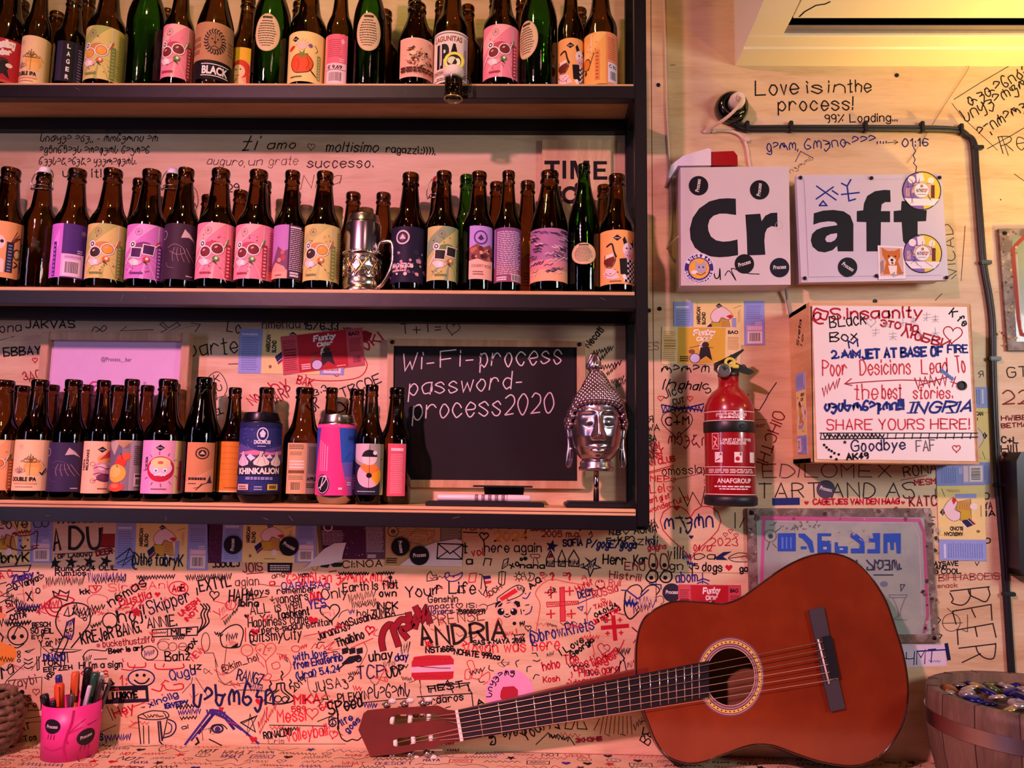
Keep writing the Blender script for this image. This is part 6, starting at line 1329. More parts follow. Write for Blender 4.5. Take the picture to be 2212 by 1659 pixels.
hole = [(SHC[0]+SRX*cos(a), SHC[1]+SRY*sin(a)) for a in [2*pi*i/40 for i in range(40)]]
mb = MB(); P1 = [gp(*q) for q in OS]; P2 = [gp(*q) for q in hole]; o = len(mb.v); allp = P1+P2; mb.v += [tuple(q) for q in allp]
for t in tessellate_polygon([[Vector((q[0], q[1], 0)) for q in OS], [Vector((q[0], q[1], 0)) for q in hole]]): mb.face([o+i for i in t], TOP)
gl(mb, 'soundboard')
mb = MB(); n = len(P1); o = len(mb.v); mb.v += [tuple(q) for q in P1]+[tuple(q+DEP) for q in P1]
for i in range(n): mb.face((o+i, o+(i+1) % n, o+n+(i+1) % n, o+n+i), RIM, True)
gl(mb, 'side')
mb = MB(); PB = [q+DEP for q in P1]; o = len(mb.v); mb.v += [tuple(q) for q in PB]
for t in tessellate_polygon([[Vector((q[0], q[1], 0)) for q in OS]]): mb.face([o+i for i in t], M('guitar_inside', '#7a5030', .6))
gl(mb, 'back')
mb = MB(); mb.tube([gp(q[0], q[1], .0003) for q in OS], .0016, BIND, 6, True); gl(mb, 'binding')
mb = MB(); p = Pad(-1)
for f_, w_, c_ in ((1.37, 2.4, '#6a4a58'), (1.32, 1.6, '#c8a0a0'), (1.27, 2, '#4a3040'), (1.215, 7.5, '#d8b45c'), (1.145, 2, '#4a3040'), (1.10, 3.4, '#a07888'), (1.05, 2, '#5a3a44'), (1.015, 2, '#c89a8a')): p.stroke([(SHC[0]+SRX*f_*cos(a), SHC[1]+SRY*f_*sin(a)) for a in [2*pi*i/48 for i in range(48)]], w_, c_, closed=True)
for i in range(44): a = 2*pi*i/44; p.disc(SHC[0]+SRX*1.215*cos(a), SHC[1]+SRY*1.215*sin(a), 1.7, '#2a1a20', n=6)
p.lay(mb, lambda x, y, o: gp(x, y, o), .0003, .00003); gl(mb, 'rosette')
NB = .006
def bar(q, h0, h1, mat, nm=None, mb=None):
    mb = mb or MB(); P_ = [gp(*s_, h1) for s_ in q]; mb.prism(P_, -GN*(h1-h0), mat)
    return gl(mb, nm) if nm else mb
mb = bar([(990, 1537), (1400, 1441), (1400, 1528), (998, 1600)], -.016, .0005, RIM); gl(mb, 'neck')
mb = bar([(986, 1535), (1532, 1428), (1531, 1506), (995, 1601)], .0005, NB, EB); gl(mb, 'fretboard')
FX = [1034, 1076, 1114.5, 1152, 1187.6, 1220, 1251, 1280, 1307.6, 1334, 1358, 1381.6, 1404, 1424, 1442, 1460, 1478, 1494, 1510]
for x in FX:
    t = (x-986)/(1532-986); xb_ = 995+(1531-995)*t+1.5; ya = 1535+(1428-1535)*t; yb_ = 1601+(1506-1601)*t
    mb = MB(); mb.tube([gp(x, ya+1.5, NB+.0004), gp(xb_, yb_-1.5, NB+.0004)], .0011, M('fret_wire', '#d8d0c4', .25, .9), 6); gl(mb, 'fret')
gl(bar([(983, 1535), (989, 1534), (1001, 1600), (994, 1602)], .0005, NB+.003, IVY), 'nut')
BR = bar([(1747, 1319), (1780, 1311), (1793, 1376), (1811, 1465), (1826, 1530), (1795, 1537), (1780, 1478), (1762, 1385)], .0002, .007, BKM); gl(BR, 'bridge')
tb_ = bar([(1778, 1376), (1796, 1373), (1814, 1462), (1796, 1466)], .007, .0115, EB); gl(tb_, 'tie_block')
mb = MB(); mb.tube([gp(1767, 1381, .009), gp(1791, 1477, .009)], .0016, IVY, 8); gl(mb, 'saddle')
NYL = M('nylon_string', '#c8a08a', .3, .3); WND = M('wound_string', '#b89a7c', .3, .9)
for k in range(6):
    t = k/5.; a = gp(988+7*t, 1541+(1595-1541)*t, NB+.0032); b = gp(1768+22*t, 1388+(1470-1388)*t, .0108); c_ = gp(1783+19*t, 1385+(1466-1385)*t, .0095)
    hd = gp((861, 897, 937)[k % 3] if k < 3 else (853, 891, 930)[k % 3], (1556 if k < 3 else 1605)-(0, 1, 3)[k % 3]*1.5, -.004)
    mb = MB(); mb.tube([hd, a, b, c_], .00055 if k > 2 else .00075, NYL if k > 2 else WND, 5); gl(mb, 'string')
    mb = MB(); mb.tube([c_+GN*.001*cos(q)+(gp(1800, 1420)-gp(1790, 1420))*(q/9.) for q in range(8)], .0006, WND, 5); gl(mb, 'string_knot')
HD = [(774, 1577), (785, 1541), (794, 1534), (830, 1530), (946, 1524), (967, 1533), (986, 1535), (995, 1601), (967, 1605), (931, 1616), (860, 1628), (800, 1635), (790, 1612)]
SL = [[(838, 1552), (856, 1544), (935, 1541), (950, 1546), (946, 1554), (850, 1566), (838, 1562)], [(848, 1600), (862, 1594), (935, 1586), (946, 1590), (940, 1599), (856, 1613), (848, 1610)]]
mb = MB(); h0, h1 = -.017, .0005; F_ = [HD]+SL; tri = tessellate_polygon([[Vector((q[0], q[1], 0)) for q in L] for L in F_]); fl = [q for L in F_ for q in L]
for h in (h1, h0):
    o = len(mb.v); mb.v += [tuple(gp(*q, h)) for q in fl]
    for t in tri: mb.face([o+i for i in t], RIM)
for L in F_:
    o = len(mb.v); n = len(L); mb.v += [tuple(gp(*q, h1)) for q in L]+[tuple(gp(*q, h0)) for q in L]
    for i in range(n): mb.face((o+i, o+(i+1) % n, o+n+(i+1) % n, o+n+i), RIM)
gl(mb, 'headstock')
for x, y, up_ in ((847, 1556, 1), (886, 1554, 1), (926, 1550, 1), (854, 1606, 0), (893, 1601, 0), (931, 1594, 0)):
    mb = MB(); s_ = -1 if up_ else 1; mb.tube([gp(x-1, y+s_*-11, -.004), gp(x, y, -.004), gp(x+1, y+s_*9, -.004)], [.0042, .0046, .0042], IVY, 10); t = gl(mb, 'tuning_roller')
    mb = MB(); ex, ey = x-12+(y-1550)*.1, (1521 if up_ else 1633)+(926-x)*(.02 if up_ else -.02)-(x-847)*(.02 if up_ else .06); c_ = gp(ex, ey, -.012)
    mb.lathe([(0, -.005), (.006, -.005), (.0072, -.002), (.0072, .002), (.006, .005), (0, .005)], M('gear_metal', '#b8a89c', .25, 1., var=.2, scale=300), 14, T=Matrix.Translation(c_) @ Matrix.Rotation(.9, 4, 'Y')); mb.tube([gp(ex+8, ey-s_*4, -.012), gp(ex-10, ey+s_*2, -.012)], .002, M('gear_metal'), 6); mb.tube([gp(x-4, y+s_*4, -.008), gp(ex, ey, -.012)], .0024, M('gear_metal'), 6)
    kb = gp(ex+12, ey+s_*8, -.016); mb.ball(kb, .0062, M('tuner_button', '#dcd0c4', .3), 10, 7, (1.3, .7, .8)); mb.tube([c_, kb], .0016, M('gear_metal'), 6); gl(mb, 'tuning_peg')
# ================================================================ barrel with bottle caps
OAK = wood('oak_staves', '#4e3a32', '#7e6454', (5, 5, 1), 6, .6, 0, '#66503f', bump=.4); HOOP = M('hoop_steel', '#b8a4a8', .28, 1., var=.1, scale=20)
BX_, BY_ = .848, -.176; RB = .166; zr = CZ+.168
ba = thing('wooden_barrel', 'half barrel of dark wood filled with bottle caps on the counter at the right', 'barrel', (BX_, BY_, CZ))
hB = zr-CZ; prof = [(RB*.86, .0003), (RB*.93, hB*.2), (RB*.985, hB*.45), (RB*1.0, hB*.65), (RB*.985, hB*.9), (RB*.975, hB), (RB*.875, hB), (RB*.88, hB-.024), (0, hB-.010)]
mb = MB(); mb.lathe(prof, OAK, 44, cap0=True)
GR = M('stave_gap', '#2a1812', .8)
for k in range(16):
    a = k*2*pi/16+.1; mb.tube([((r*.9995)*cos(a), r*.9995*sin(a), z) for r, z in prof[:5]]+[(RB*.977*cos(a), RB*.977*sin(a), hB+.0004), (RB*.876*cos(a), RB*.876*sin(a), hB+.0004)], .0007, GR, 4)
mb.build('staves', ba)
def rr(z):
    for (a, b), (c, d) in zip(prof, prof[1:]):
        if b <= z <= d: return a+(c-a)*(z-b)/(d-b)
    return RB
for z0, z1 in ((hB*.66, hB*.80), (.004, .022)):
    mb = MB()
    for a_, b_ in (((.0002, z0), (.0022, z0)), ((.0022, z0), (.0022, z1)), ((.0022, z1), (.0002, z1))): mb.lathe([(rr(a_[1])+a_[0], a_[1]), (rr(b_[1])+b_[0], b_[1])], HOOP, 60, cap0=False, cap1=False)
    mb.build('hoop', ba)
mb = MB(); ra = -pi/2+.05*0-.12; rp = (rr(hB*.5)+.006)
mb.tube([(rp*cos(ra)+.022*cos(q*.393), rp*sin(ra)-.001, hB*.47+.022*sin(q*.393)) for q in range(16)], .0017, M('ring_iron', '#5a4640', .5, .6), 6, True)
mb.tube([(rp*cos(ra), rp*sin(ra)+.006, hB*.64), (rp*cos(ra), rp*sin(ra)-.003, hB*.62), (rp*cos(ra), rp*sin(ra)-.003, hB*.60)], .004, M('ring_iron'), 6); mb.build('ring_handle', ba)
CAPC = ['#2a2a86', '#c8b47a', '#b8b0b4', '#2c2c8c', '#8a8088', '#d8c8b4', '#34348e', '#6a7a50', '#20206a', '#a06a3a', '#c0b8c0', '#4a4a9a']
CAPW = ['blue', 'gold', 'silver', 'deep blue', 'grey', 'cream', 'bright blue', 'green', 'navy', 'copper', 'pale silver', 'violet blue']
mb0 = {}
PLC = ['at the left of the heap', 'at the front of the heap', 'in the middle of the heap', 'at the right of the heap', 'at the back of the heap']
kk = 0
def capmesh(ci):
    mb = MB(); m = M('cap_'+str(ci), CAPC[ci], .25, .75, var=.1); P_ = []; n = 42
    prof = [(0, .006), (.009, .0058), (.0115, .0050), (.0128, .0032), (.0152, 0), (.0145, 0), (.012, .003), (0, .0045)]
    for j, (r, z) in enumerate(prof):
        for i in range(n): q = r*(1+(.045 if i % 2 else -.03) if j == 4 else 1); P_.append((q*cos(2*pi*i/n), q*sin(2*pi*i/n), z))
    mb.add(P_, [(j*n+i, j*n+(i+1) % n, (j+1)*n+(i+1) % n, (j+1)*n+i) for j in range(len(prof)-1) for i in range(n)], m, True)
    return mb
rings_ = [(0, 0, 1), (.034, .4, 6), (.067, .1, 12), (.100, .3, 18), (.130, .2, 23)]
fill = []
for r_, a_, n_ in rings_:
    for i in range(n_): fill.append((r_*cos(a_+2*pi*i/n_), r_*sin(a_+2*pi*i/n_)))
SECT = ['right', 'back right', 'back', 'back left', 'left', 'front left', 'front', 'front right']
used = {}
for (x, y) in fill:
    ci = kk % 12; kk += 5; z = hB-.017+.014*(1-(hypot(x, y)/.12)**2)
    sec = SECT[int(((atan2(y, x)+2*pi+pi/8) % (2*pi))//(pi/4))] if hypot(x, y) > .01 else 'middle'; dist = 'outer' if hypot(x, y) > .1 else 'inner' if hypot(x, y) < .05 else 'halfway'
    key = (CAPW[ci], dist, sec); 
    while key in used: ci = (ci+1) % 12; key = (CAPW[ci], dist, sec)
    used[key] = 1; mb = capmesh(ci); o = mb.build('bottle_cap', label='%s bottle cap in the barrel, %s ring, %s side' % key, cat='bottle cap', group='bottle caps in the barrel', loc=(BX_+x, BY_+y, CZ+z+.001))
    o.rotation_euler = (random.uniform(-.4, .4), random.uniform(-.4, .4), random.uniform(0, 6))
# ================================================================ pen cup, pens, wicker basket
c_ = atz(150, 1640, CZ); CX, CY = at(152, 1600, -.062).x, -.062
pc = thing('pen_cup', 'pink pen cup with drawings and two round black stickers on the counter', 'cup', (CX, CY, CZ+.0003)); RC = .0505; hC = at(152, 1527, CY-.04).z-CZ
mb = MB(); mb.lathe([(RC*.93, 0), (RC*1.0, hC), (RC*.965, hC), (RC*.9, .004), (0, .004)], M('pink_plastic', '#e0328a', .4, var=.05), 40); mb2 = mb; p = Pad()
q_ = '#b01a5a'
p.stroke([(2, 110), (0, 84), (-6, 60), (-10, 30), (-6, 0)], 4, q_, True); p.stroke([(-6, 60), (10, 78), (22, 88)], 1.4, q_, True); p.stroke([(-6, 60), (18, 72)], 1.2, q_); p.stroke([(28, 74), (48, 78)], 1.4, '#3a1020'); p.stroke([(-10, 34), (-30, 26), (-50, 30)], 2, q_, True); p.stroke([(-8, 50), (-4, 40)], 3, q_)
for x, y, r, c2 in ((-34, 78, 16, '#1c1020'), (28, 48, 18, '#2a1f22')): p.disc(x, y, r, c2, n=28); p.font('Process', x-11, y-4, 7.5, '#d8ccc8', x+11, y+1 if x > 0 else y-4, bold=.02, slant=.15)
for x in (-40, -34, -28): p.stroke([(x, 60), (x+random.uniform(-3, 3), 50)], 1, '#3a1020')
for x in (20, 27, 34): p.stroke([(x, 30), (x+random.uniform(-4, 4), 21)], 1, '#3a1020')
def cupfn(u, v, o): a = atan2(CAM.y-CY, CAM.x-CX)+u/1000/RC; r = RC*(.93+.07*v/118.)+o; return (r*cos(a), r*sin(a), v*hC/118.)
p.lay(mb, cupfn, .0004, .00003, strip=3); mb.build('cup', pc)
pc_specs = [(-.030, -.014, -.16, .0, .085, '#15121a', 'thick black marker leaning left at the front of the pink cup', .0075), (-.008, -.024, -.05, -.05, .105, '#d8481a', 'orange capped marker at the front of the pink cup', .0085), (.006, -.004, .0, .05, .118, '#d05a2a', 'dull orange marker behind the front orange one in the cup', .0075), (.014, .012, .05, .06, .122, '#0f0c10', 'thick black marker at the back of the pink cup', .008), (-.02, .016, -.1, .06, .112, '#2a2470', 'dark blue marker at the back left of the pink cup', .006), (.024, .0, .10, .04, .116, '#1f4a38', 'dark green marker at the right back of the pink cup', .0075), (.020, -.022, .12, -.06, .100, '#c8c0cc', 'silver pen at the front right of the pink cup', .004), (.032, -.012, .16, -.03, .108, '#26222a', 'black striped pen at the right edge of the pink cup', .004), (.028, .014, .15, .05, .112, '#e0d8c8', 'white pen at the right back of the pink cup', .004), (.008, -.030, .04, -.07, .088, '#4a464c', 'grey pen at the front middle of the pink cup', .0045), (-.018, -.030, -.09, -.07, .078, '#17131a', 'short black pen at the front left of the pink cup', .005), (.036, .004, .2, .0, .1, '#3a3a44', 'dark pen leaning right out of the pink cup', .004)]
for x, y, lx, ly, L, c2, wd, r in pc_specs:
    pn = thing('marker_pen', wd, 'pen', (CX+x*.8, CY+y*.8, CZ+.0055), 'pens in the pink cup'); pn.rotation_euler = (-ly*1.3, lx*1.3, random.uniform(0, 1)); Lp = L+.022
    mm = M('pen_'+c2, c2, .3, var=.05, coat=.3)
    mb = MB(); mb.lathe([(r*.6, 0), (r*.9, .004), (r*.9, Lp*.62)], mm if r > .0045 else M('pen_'+c2), 14); mb.build('barrel', pn)
    mb = MB(); mb.lathe([(r, Lp*.62), (r, Lp*.97), (r*.8, Lp), (0, Lp)], mm, 14); mb.box((-r*.25, -r*1.35, Lp*.7), (r*.25, -r*.9, Lp*.98), mm); mb.build('cap', pn)
    if r <= .0045:
        mb = MB(); mb.lathe([(r*1.05, Lp*.56), (r*1.05, Lp*.61)], M('pen_band', '#d8d0d4', .2, .8), 12); mb.build('band', pn)
WK = wood('wicker', '#4a3628', '#8a6a50', (3, 3, 3), 30, .7, 0)
wx = at(-14, 1580, -.1).x-.036; wb = MB()
for j in range(9):
    z = .004+j*.0125; r = .058*sqrt(max(.1, 1-((j-4.2)/5.4)**2))
    wb.tube([((r+.0025*sin(i*pi/2+j*pi))*cos(2*pi*i/40), (r+.0025*sin(i*pi/2+j*pi))*sin(2*pi*i/40), z) for i in range(40)], .0066, WK, 6, True)
for i in range(20): wb.tube([(.058*sqrt(max(.1, 1-((j-4.2)/5.4)**2))*cos(2*pi*i/20), .058*sqrt(max(.1, 1-((j-4.2)/5.4)**2))*sin(2*pi*i/20), .004+j*.0125) for j in range(9)], .004, WK, 5)
wb.build('wicker_basket', label='small dark wicker basket at the lower left edge of the counter', cat='basket', loc=(wx, -.072, CZ+.003))
# ================================================================ handwriting on the wall (surface pattern of wall_back)
W = Pad(-1); K = BLK; RD = '#b8122a'; BL_ = '#15205a'; PU = '#3c2878'; BR_ = '#5a3428'; DR = '#7a1420'
CR = {1: (0, 1110, .226), 2: (460, 1110, .226), 3: (920, 1110, .2532), 4: (0, 1380, .226), 5: (460, 1380, .226), 6: (740, 1380, .2984), 7: (1400, 1060, .3671), 9: (1400, 630, .3671), 10: (1400, 0, .3671), 8: (1400, 300, .3671), 11: (0, 180, .2532), 12: (480, 180, .2532), 13: (0, 670, .2773), 14: (380, 670, .2773), 15: (820, 670, .2773), 16: (1330, 1170, .1507), 17: (0, 0, 1)}
def C(c, x, y): a, b, s = CR[c]; return a+x*s, b+y*s
def H(c, t, x0, y0, x1, y1, h, col=K, w=2., **k): a, b = C(c, x0, y0), C(c, x1, y1); W.hand(t, a[0], a[1], h*CR[c][2], col, w, b[0], b[1], **k)
def L(c, pts, w=1.6, col=K, sm=False, closed=False): W.stroke([C(c, *p) for p in pts], w, col, sm, closed)
def F(c, pts, col): W.poly([C(c, *p) for p in pts], col)
def O(c, x, y, r, w=1.6, col=K, ry=None): a = C(c, x, y); s = CR[c][2]; W.ring(a[0], a[1], r*s, w, col, (ry or r)*s)
def Dt(c, x, y, r, col=K): a = C(c, x, y); W.disc(a[0], a[1], r*CR[c][2], col, n=12)
def HT(c, x, y, r, col=RD, fill=True, w=1.4, rot=0.): a = C(c, x, y); W.heart(a[0], a[1], r*CR[c][2], col, fill, w, rot)
def ST(c, x, y, r, col=K, rot=0., inner=.42): a = C(c, x, y); W.star(a[0], a[1], r*CR[c][2], col, rot, inner)
def SC(c, x0, y0, x1, y1, amp, col=K, w=1.8, n=16): a, b = C(c, x0, y0), C(c, x1, y1); W.scrib(a[0], a[1], b[0], b[1], amp*CR[c][2], col, w, n)
# panel seams
W.stroke([(1405.5, -60), (1408, 300), (1411, 700), (1414, 1110), (1418, 1300)], 1.6, '#5a3a20'); W.stroke([(1414, 1236), (1700, 1239), (2230, 1244)], 1.2, '#8a5a3a')
# middle compartment
H(11, 'სიტყვა აძე,, - რომელიც არ', 345, 495, 1340, 495, 62, K, 1.5, slant=.15); H(11, 'აღნიშნავს არაფერს მაგრამ', 338, 592, 1268, 595, 62, K, 1.5, slant=.15); H(11, 'შეესაბამება ყველაფერს.', 332, 690, 1158, 690, 62, K, 1.5, slant=.15); H(11, 'use it!', 535, 795, 860, 800, 66, K, 2)
H(12, 'ti', 145, 575, 268, 572, 120, '#1c1414', 2.2, slant=.3); H(12, 'amo', 382, 558, 622, 556, 70, '#1c1414', 2, slant=.2); HT(12, 760, 540, 34, '#2a1c1a', False, 1.3, .1); H(12, 'moltisimo', 885, 580, 1325, 585, 78, '#1c1414', 2, slant=.2); H(12, 'ragazzi.:)))).', 1400, 588, 1815, 610, 62, '#1c1414', 1.9)
H(11, 'auguro,', 1765, 690, 2085, 705, 66, '#4a241e', 1.3, slant=.2); H(12, 'un', 222, 700, 335, 698, 66, '#4a241e', 1.3, slant=.2); H(12, 'grate', 395, 698, 640, 692, 72, '#7a3a30', 1.1, slant=.2); H(12, 'successo.', 725, 718, 1285, 715, 78, '#3a1c1a', 2, slant=.1)
H(12, '29.', 48, 925, 160, 922, 66, '#1c1414', 2); H(12, '4', 385, 912, 422, 912, 66, '#1c1414', 2); H(12, 'Nina', 668, 905, 1000, 860, 110, '#6a3028', 1.1, slant=.3)
# bottom compartment
H(13, 'ona', 0, 172, 165, 162, 66, '#241816', 1.8); H(13, 'JAKVAS', 200, 140, 582, 136, 56, '#1a1212', 2.4); L(13, [(-20, 240), (120, 200), (90, 212)], 1.4); H(13, 'БВВАУ', 30, 358, 318, 340, 62, '#1a1212', 2.6); HT(13, 272, 388, 22, RD, False, 2); H(13, 'ЗДО', 185, 545, 320, 520, 58, '#8a1a20', 2)
W.stroke(smooth([C(13, *q) for q in ((715, 165), (740, 130), (775, 150), (800, 165), (830, 140), (810, 120), (780, 150), (745, 170))]), 1.8, '#241816'); L(13, [(1195, 152), (940, 160), (985, 128)], 1.6); L(13, [(1240, 180), (1300, 150), (1245, 110), (1270, 95), (1310, 140), (1380, 95), (1405, 120), (1310, 165), (1560, 110), (1490, 100)], 1.6, '#241816'); L(13, [(1560, 110), (1520, 170)], 1.6)
H(14, 'barte', 110, 360, 482, 330, 120, '#221614', 2.2); H(14, 'Lo', 395, 160, 500, 178, 84, '#221614', 1.8); H(14, 'hmenda', 672, 142, 965, 138, 66, '#3a241c', 1.6); H(14, '15/6.33', 1000, 150, 1262, 150, 56, '#1c1414', 2.2); H(14, 'A.A', 1040, 96, 1118, 92, 30, K, 2); SC(14, 1300, 140, 1365, 142, 8, K, 1.6, 6)
F(14, [(1432, 165), (1480, 158), (1530, 180), (1510, 235), (1470, 255), (1435, 225)], '#8a1420'); H(14, '10K!', 1448, 335, 1615, 230, 70, RD, 3, slant=-.1); H(15, 'T+T=', 170, 185, 480, 165, 76, '#3a261c', 1.7); HT(15, 572, 142, 56, '#3a261c', False, 1.7, .15)
L(14, [(300, 700), (318, 690), (300, 600), (255, 530), (290, 490), (330, 482), (370, 520), (400, 600), (380, 660)], 1.5, K, True); H(14, 'K', 300, 560, 340, 555, 54, K, 1.6); H(14, 'U', 325, 630, 360, 620, 44, K, 1.6); L(14, [(280, 740), (330, 680), (400, 660)], 1.2); H(14, 'CEL', 280, 830, 370, 800, 44, K, 2); L(14, [(410, 420), (484, 418)], 1.6)
H(14, 'No', 600, 745, 660, 690, 80, RD, 2.4); H(14, 'hy', 770, 640, 890, 590, 90, RD, 2.4, slant=-.2); H(14, 'HARP', 740, 745, 915, 660, 90, '#8a1a24', 2.2); H(14, 'BAK', 940, 570, 1060, 600, 60, RD, 2.4); L(14, [(1010, 500), (1050, 540), (1250, 550), (1430, 520), (1490, 430), (1450, 345)], 2, RD, True); L(14, [(1215, 450), (1230, 500), (1260, 515), (1280, 470), (1330, 440)], 1.8, RD, True); H(14, '3.3.', 1080, 670, 1200, 610, 44, K, 1.8); H(14, 'TBCOE', 1300, 680, 1600, 560, 70, '#2a1420', 2.2); H(14, 'UP', 1070, 800, 1140, 730, 90, K, 2.4); H(14, 'Di', 1250, 790, 1330, 800, 70, K, 2.6)
H(15, 'Necati', 1630, 295, 1745, 160, 52, K, 2.2)
for x0, y0, x1, y1 in ((1690, 330, 1820, 290), (1700, 400, 1800, 300), (1735, 450, 1880, 410), (1770, 500, 1850, 430), (1800, 560, 1900, 530), (1840, 590, 1910, 560)): SC(15, x0, y0, x1, y1, 20, K, 2.2, 12)
# right wall, top
H(10, 'Love', 632, 560, 882, 552, 84, '#1a1410', 2.6, jit=.15); H(10, 'is', 935, 548, 1022, 548, 70, '#1a1410', 2.5); H(10, 'in', 1065, 545, 1155, 545, 72, '#1a1410', 2.3); H(10, 'the', 1178, 542, 1310, 540, 70, '#1a1410', 2.3)
H(10, 'process!', 768, 652, 1205, 645, 76, '#1a1410', 2.5, jit=.15); H(10, '99% Loading...', 1042, 722, 1465, 712, 46, '#1a1410', 2, jit=.15)
H(10, 'ღალო,', 700, 890, 880, 880, 62, BLU, 2); H(10, 'მოვიდააა....', 925, 878, 1400, 842, 62, BLU, 2); L(10, [(1410, 840), (1470, 836), (1448, 826)], 1.6); L(10, [(1470, 836), (1450, 848)], 1.6); H(10, '01:16', 1498, 862, 1648, 858, 44, BLU, 2); L(10, [(866, 952), (898, 890), (970, 930)], 1.5, BLU); H(10, 'იგლოს', 840, 1020, 975, 935, 26, '#5a4a48', .9); L(10, [(1560, 862), (1575, 890), (1560, 915), (1572, 940), (1562, 960), (1580, 980), (1575, 1010), (1585, 1030)], 1.8, BLU)
H(10, 'დედამიწას', 1895, 625, 2290, 410, 70, '#1a1410', 2.2); H(10, 'სიყვარული', 1870, 715, 2290, 480, 74, '#1a1410', 2.2); H(10, 'აპირალებს', 1960, 805, 2320, 590, 70, '#1a1410', 2.2); L(10, [(1800, 585), (1950, 490), (2130, 385)], 1.4); L(10, [(1788, 608), (1850, 690), (2000, 830), (2056, 884)], 1.2); L(10, [(1996, 876), (2150, 790), (2300, 700)], 1.6); H(10, 'Re', 2085, 905, 2225, 870, 100, '#1a1410', 1.5); L(10, [(2080, 800), (2120, 915)], 1.4)
L(10, [(130, 384), (160, 382)], 1); Dt(10, 1467, 445, 3)
H(8, 'VICAD', 1815, 810, 1790, 505, 60, '#2a1c14', 1.3); L(8, [(1866, 512), (1842, 836)], 1.2, '#2a1c14'); L(8, [(1785, 825), (1812, 800)], 1.4); L(8, [(1730, 910), (1690, 950)], 1.4); L(8, [(2155, 206), (2230, 260)], 1.4); Dt(8, 2075, 358, 4)
# right of and below the boxes
H(9, 'GT', 2112, 502, 2230, 498, 56, K, 2); H(9, '22', 2092, 662, 2240, 658, 76, '#7a2418', 2.6); H(9, 'НWIBE', 2080, 758, 2230, 752, 26, DR, 2); H(9, 'BETMA', 2080, 802, 2230, 792, 24, DR, 2); H(9, 'C+L', 2080, 888, 2175, 890, 34, '#2a1014', 2.6); H(9, 'Hill', 2080, 945, 2168, 940, 40, '#2a1014', 2.4); HT(9, 2112, 962, 34, '#4a0f14', True); H(9, 'Я', 1950, 505, 1975, 500, 34, '#4a3a30', 1.4)
H(9, 'ES', 0, 345, 62, 340, 44, '#6a4a3a', 1); H(9, 'ლალარ იესი', 82, 478, 575, 470, 54, K, 2); H(9, 'ih', 82, 575, 155, 572, 56, K, 2.2, slant=.25); H(9, 'ahal', 180, 570, 300, 580, 48, K, 2.2, slant=.25); H(9, 'S', 340, 600, 372, 585, 50, K, 2); HT(9, 74, 626, 18, RD, False, 1.6); H(9, 'Jlco', 98, 628, 205, 590, 46, K, 1.9); H(9, 'CUT', 150, 665, 215, 650, 30, K, 1.8); HT(9, 246, 628, 18, RD, False, 1.6); SC(9, 80, 690, 325, 690, 22, BLU, 2.6, 22); L(9, [(80, 665), (200, 690), (328, 660)], 3, BLU); L(9, [(85, 712), (200, 680), (320, 700)], 2.6, BLU)
HT(9, 170, 775, 98, '#241a1c', False, 1.8); H(9, 'C+M', 105, 785, 240, 780, 44, K, 2.4); H(9, 'ონები', 118, 895, 345, 905, 70, DR, 2); H(9, 'Я', 4, 770, 30, 768, 36, K, 1.6); H(9, 'WA', 0, 818, 66, 816, 36, K, 1.8); H(9, 'BA', 0, 880, 48, 878, 36, K, 1.8)
for t, y, x in (('RAI', 918, 66), ('NEY', 952, 90), ('ANS', 985, 84)): H(9, t, 0, y, x, y-6, 28, RD, 2.4)
H(9, 'AN CLUB', 0, 1028, 158, 995, 30, RD, 2.4); L(9, [(5, 1062), (150, 1022)], 2.4, RD); L(9, [(5, 1070), (150, 1034)], 2, RD); H(9, 'omosslay', 85, 1080, 350, 1065, 48, K, 1.7); H(9, 'MEP', 14, 1116, 122, 1118, 32, RD, 2); HT(9, 148, 1108, 16, RD, False, 1.6); H(9, 'Lel', 14, 1185, 95, 1178, 50, RD, 2); HT(9, 130, 1160, 20, RD, False, 1.6); H(9, "isn't gl of", 4, 1245, 130, 1215, 30, RD, 1.8); H(9, 'wonderful hi', 8, 1300, 240, 1225, 30, RD, 1.8); HT(9, 168, 1272, 20, RD, True)
L(9, [(180, 1152), (232, 1262), (262, 1180), (312, 1262), (338, 1140)], 2, '#241a1c'); L(9, [(345, 1150), (345, 1250)], 2); L(9, [(330, 1150), (365, 1138)], 2); L(9, [(100, 1120), (350, 1060)], 1.2, DR); L(9, [(330, 1110), (360, 1090), (358, 1130), (330, 1125)], 2, DR)
L(9, [(600, 690), (655, 697), (690, 640), (710, 600), (755, 535)], 2, K); H(9, 'OIHCTHI', 745, 700, 640, 1000, 64, '#7a1e1c', 2.2); H(9, 'Timor', 610, 805, 690, 795, 24, '#6a3a2a', 1); L(9, [(605, 752), (700, 754)], 1, '#6a3a2a'); L(9, [(590, 600), (588, 640)], 1.6)
H(9, 'EDiLOMEX', 672, 1092, 1430, 1092, 76, '#5a443c', 2, jit=.3); H(9, 'RONA', 1508, 1090, 1700, 1062, 56, '#241a1c', 2); L(9, [(1486, 1110), (1640, 1080)], 1.6, RD); H(9, 'MESM', 1570, 1140, 1692, 1130, 30, RD, 2.4); H(9, 'TART AND AS', 655, 1212, 1570, 1210, 84, '#2a2226', 2.2, jit=.3)
F(9, [(730, 1215), (892, 1212), (893, 1255), (732, 1258)], '#1f2a6c'); HT(9, 932, 1243, 15, RD, True); H(9, 'CAGETJES VAN DEN HAAG', 972, 1252, 1478, 1248, 30, RD, 2.8); HT(9, 1500, 1242, 13, RD, True); H(9, 'KATC', 1538, 1262, 1700, 1256, 54, DR, 2.8); L(9, [(1690, 1160), (1692, 1220)], 1.6)
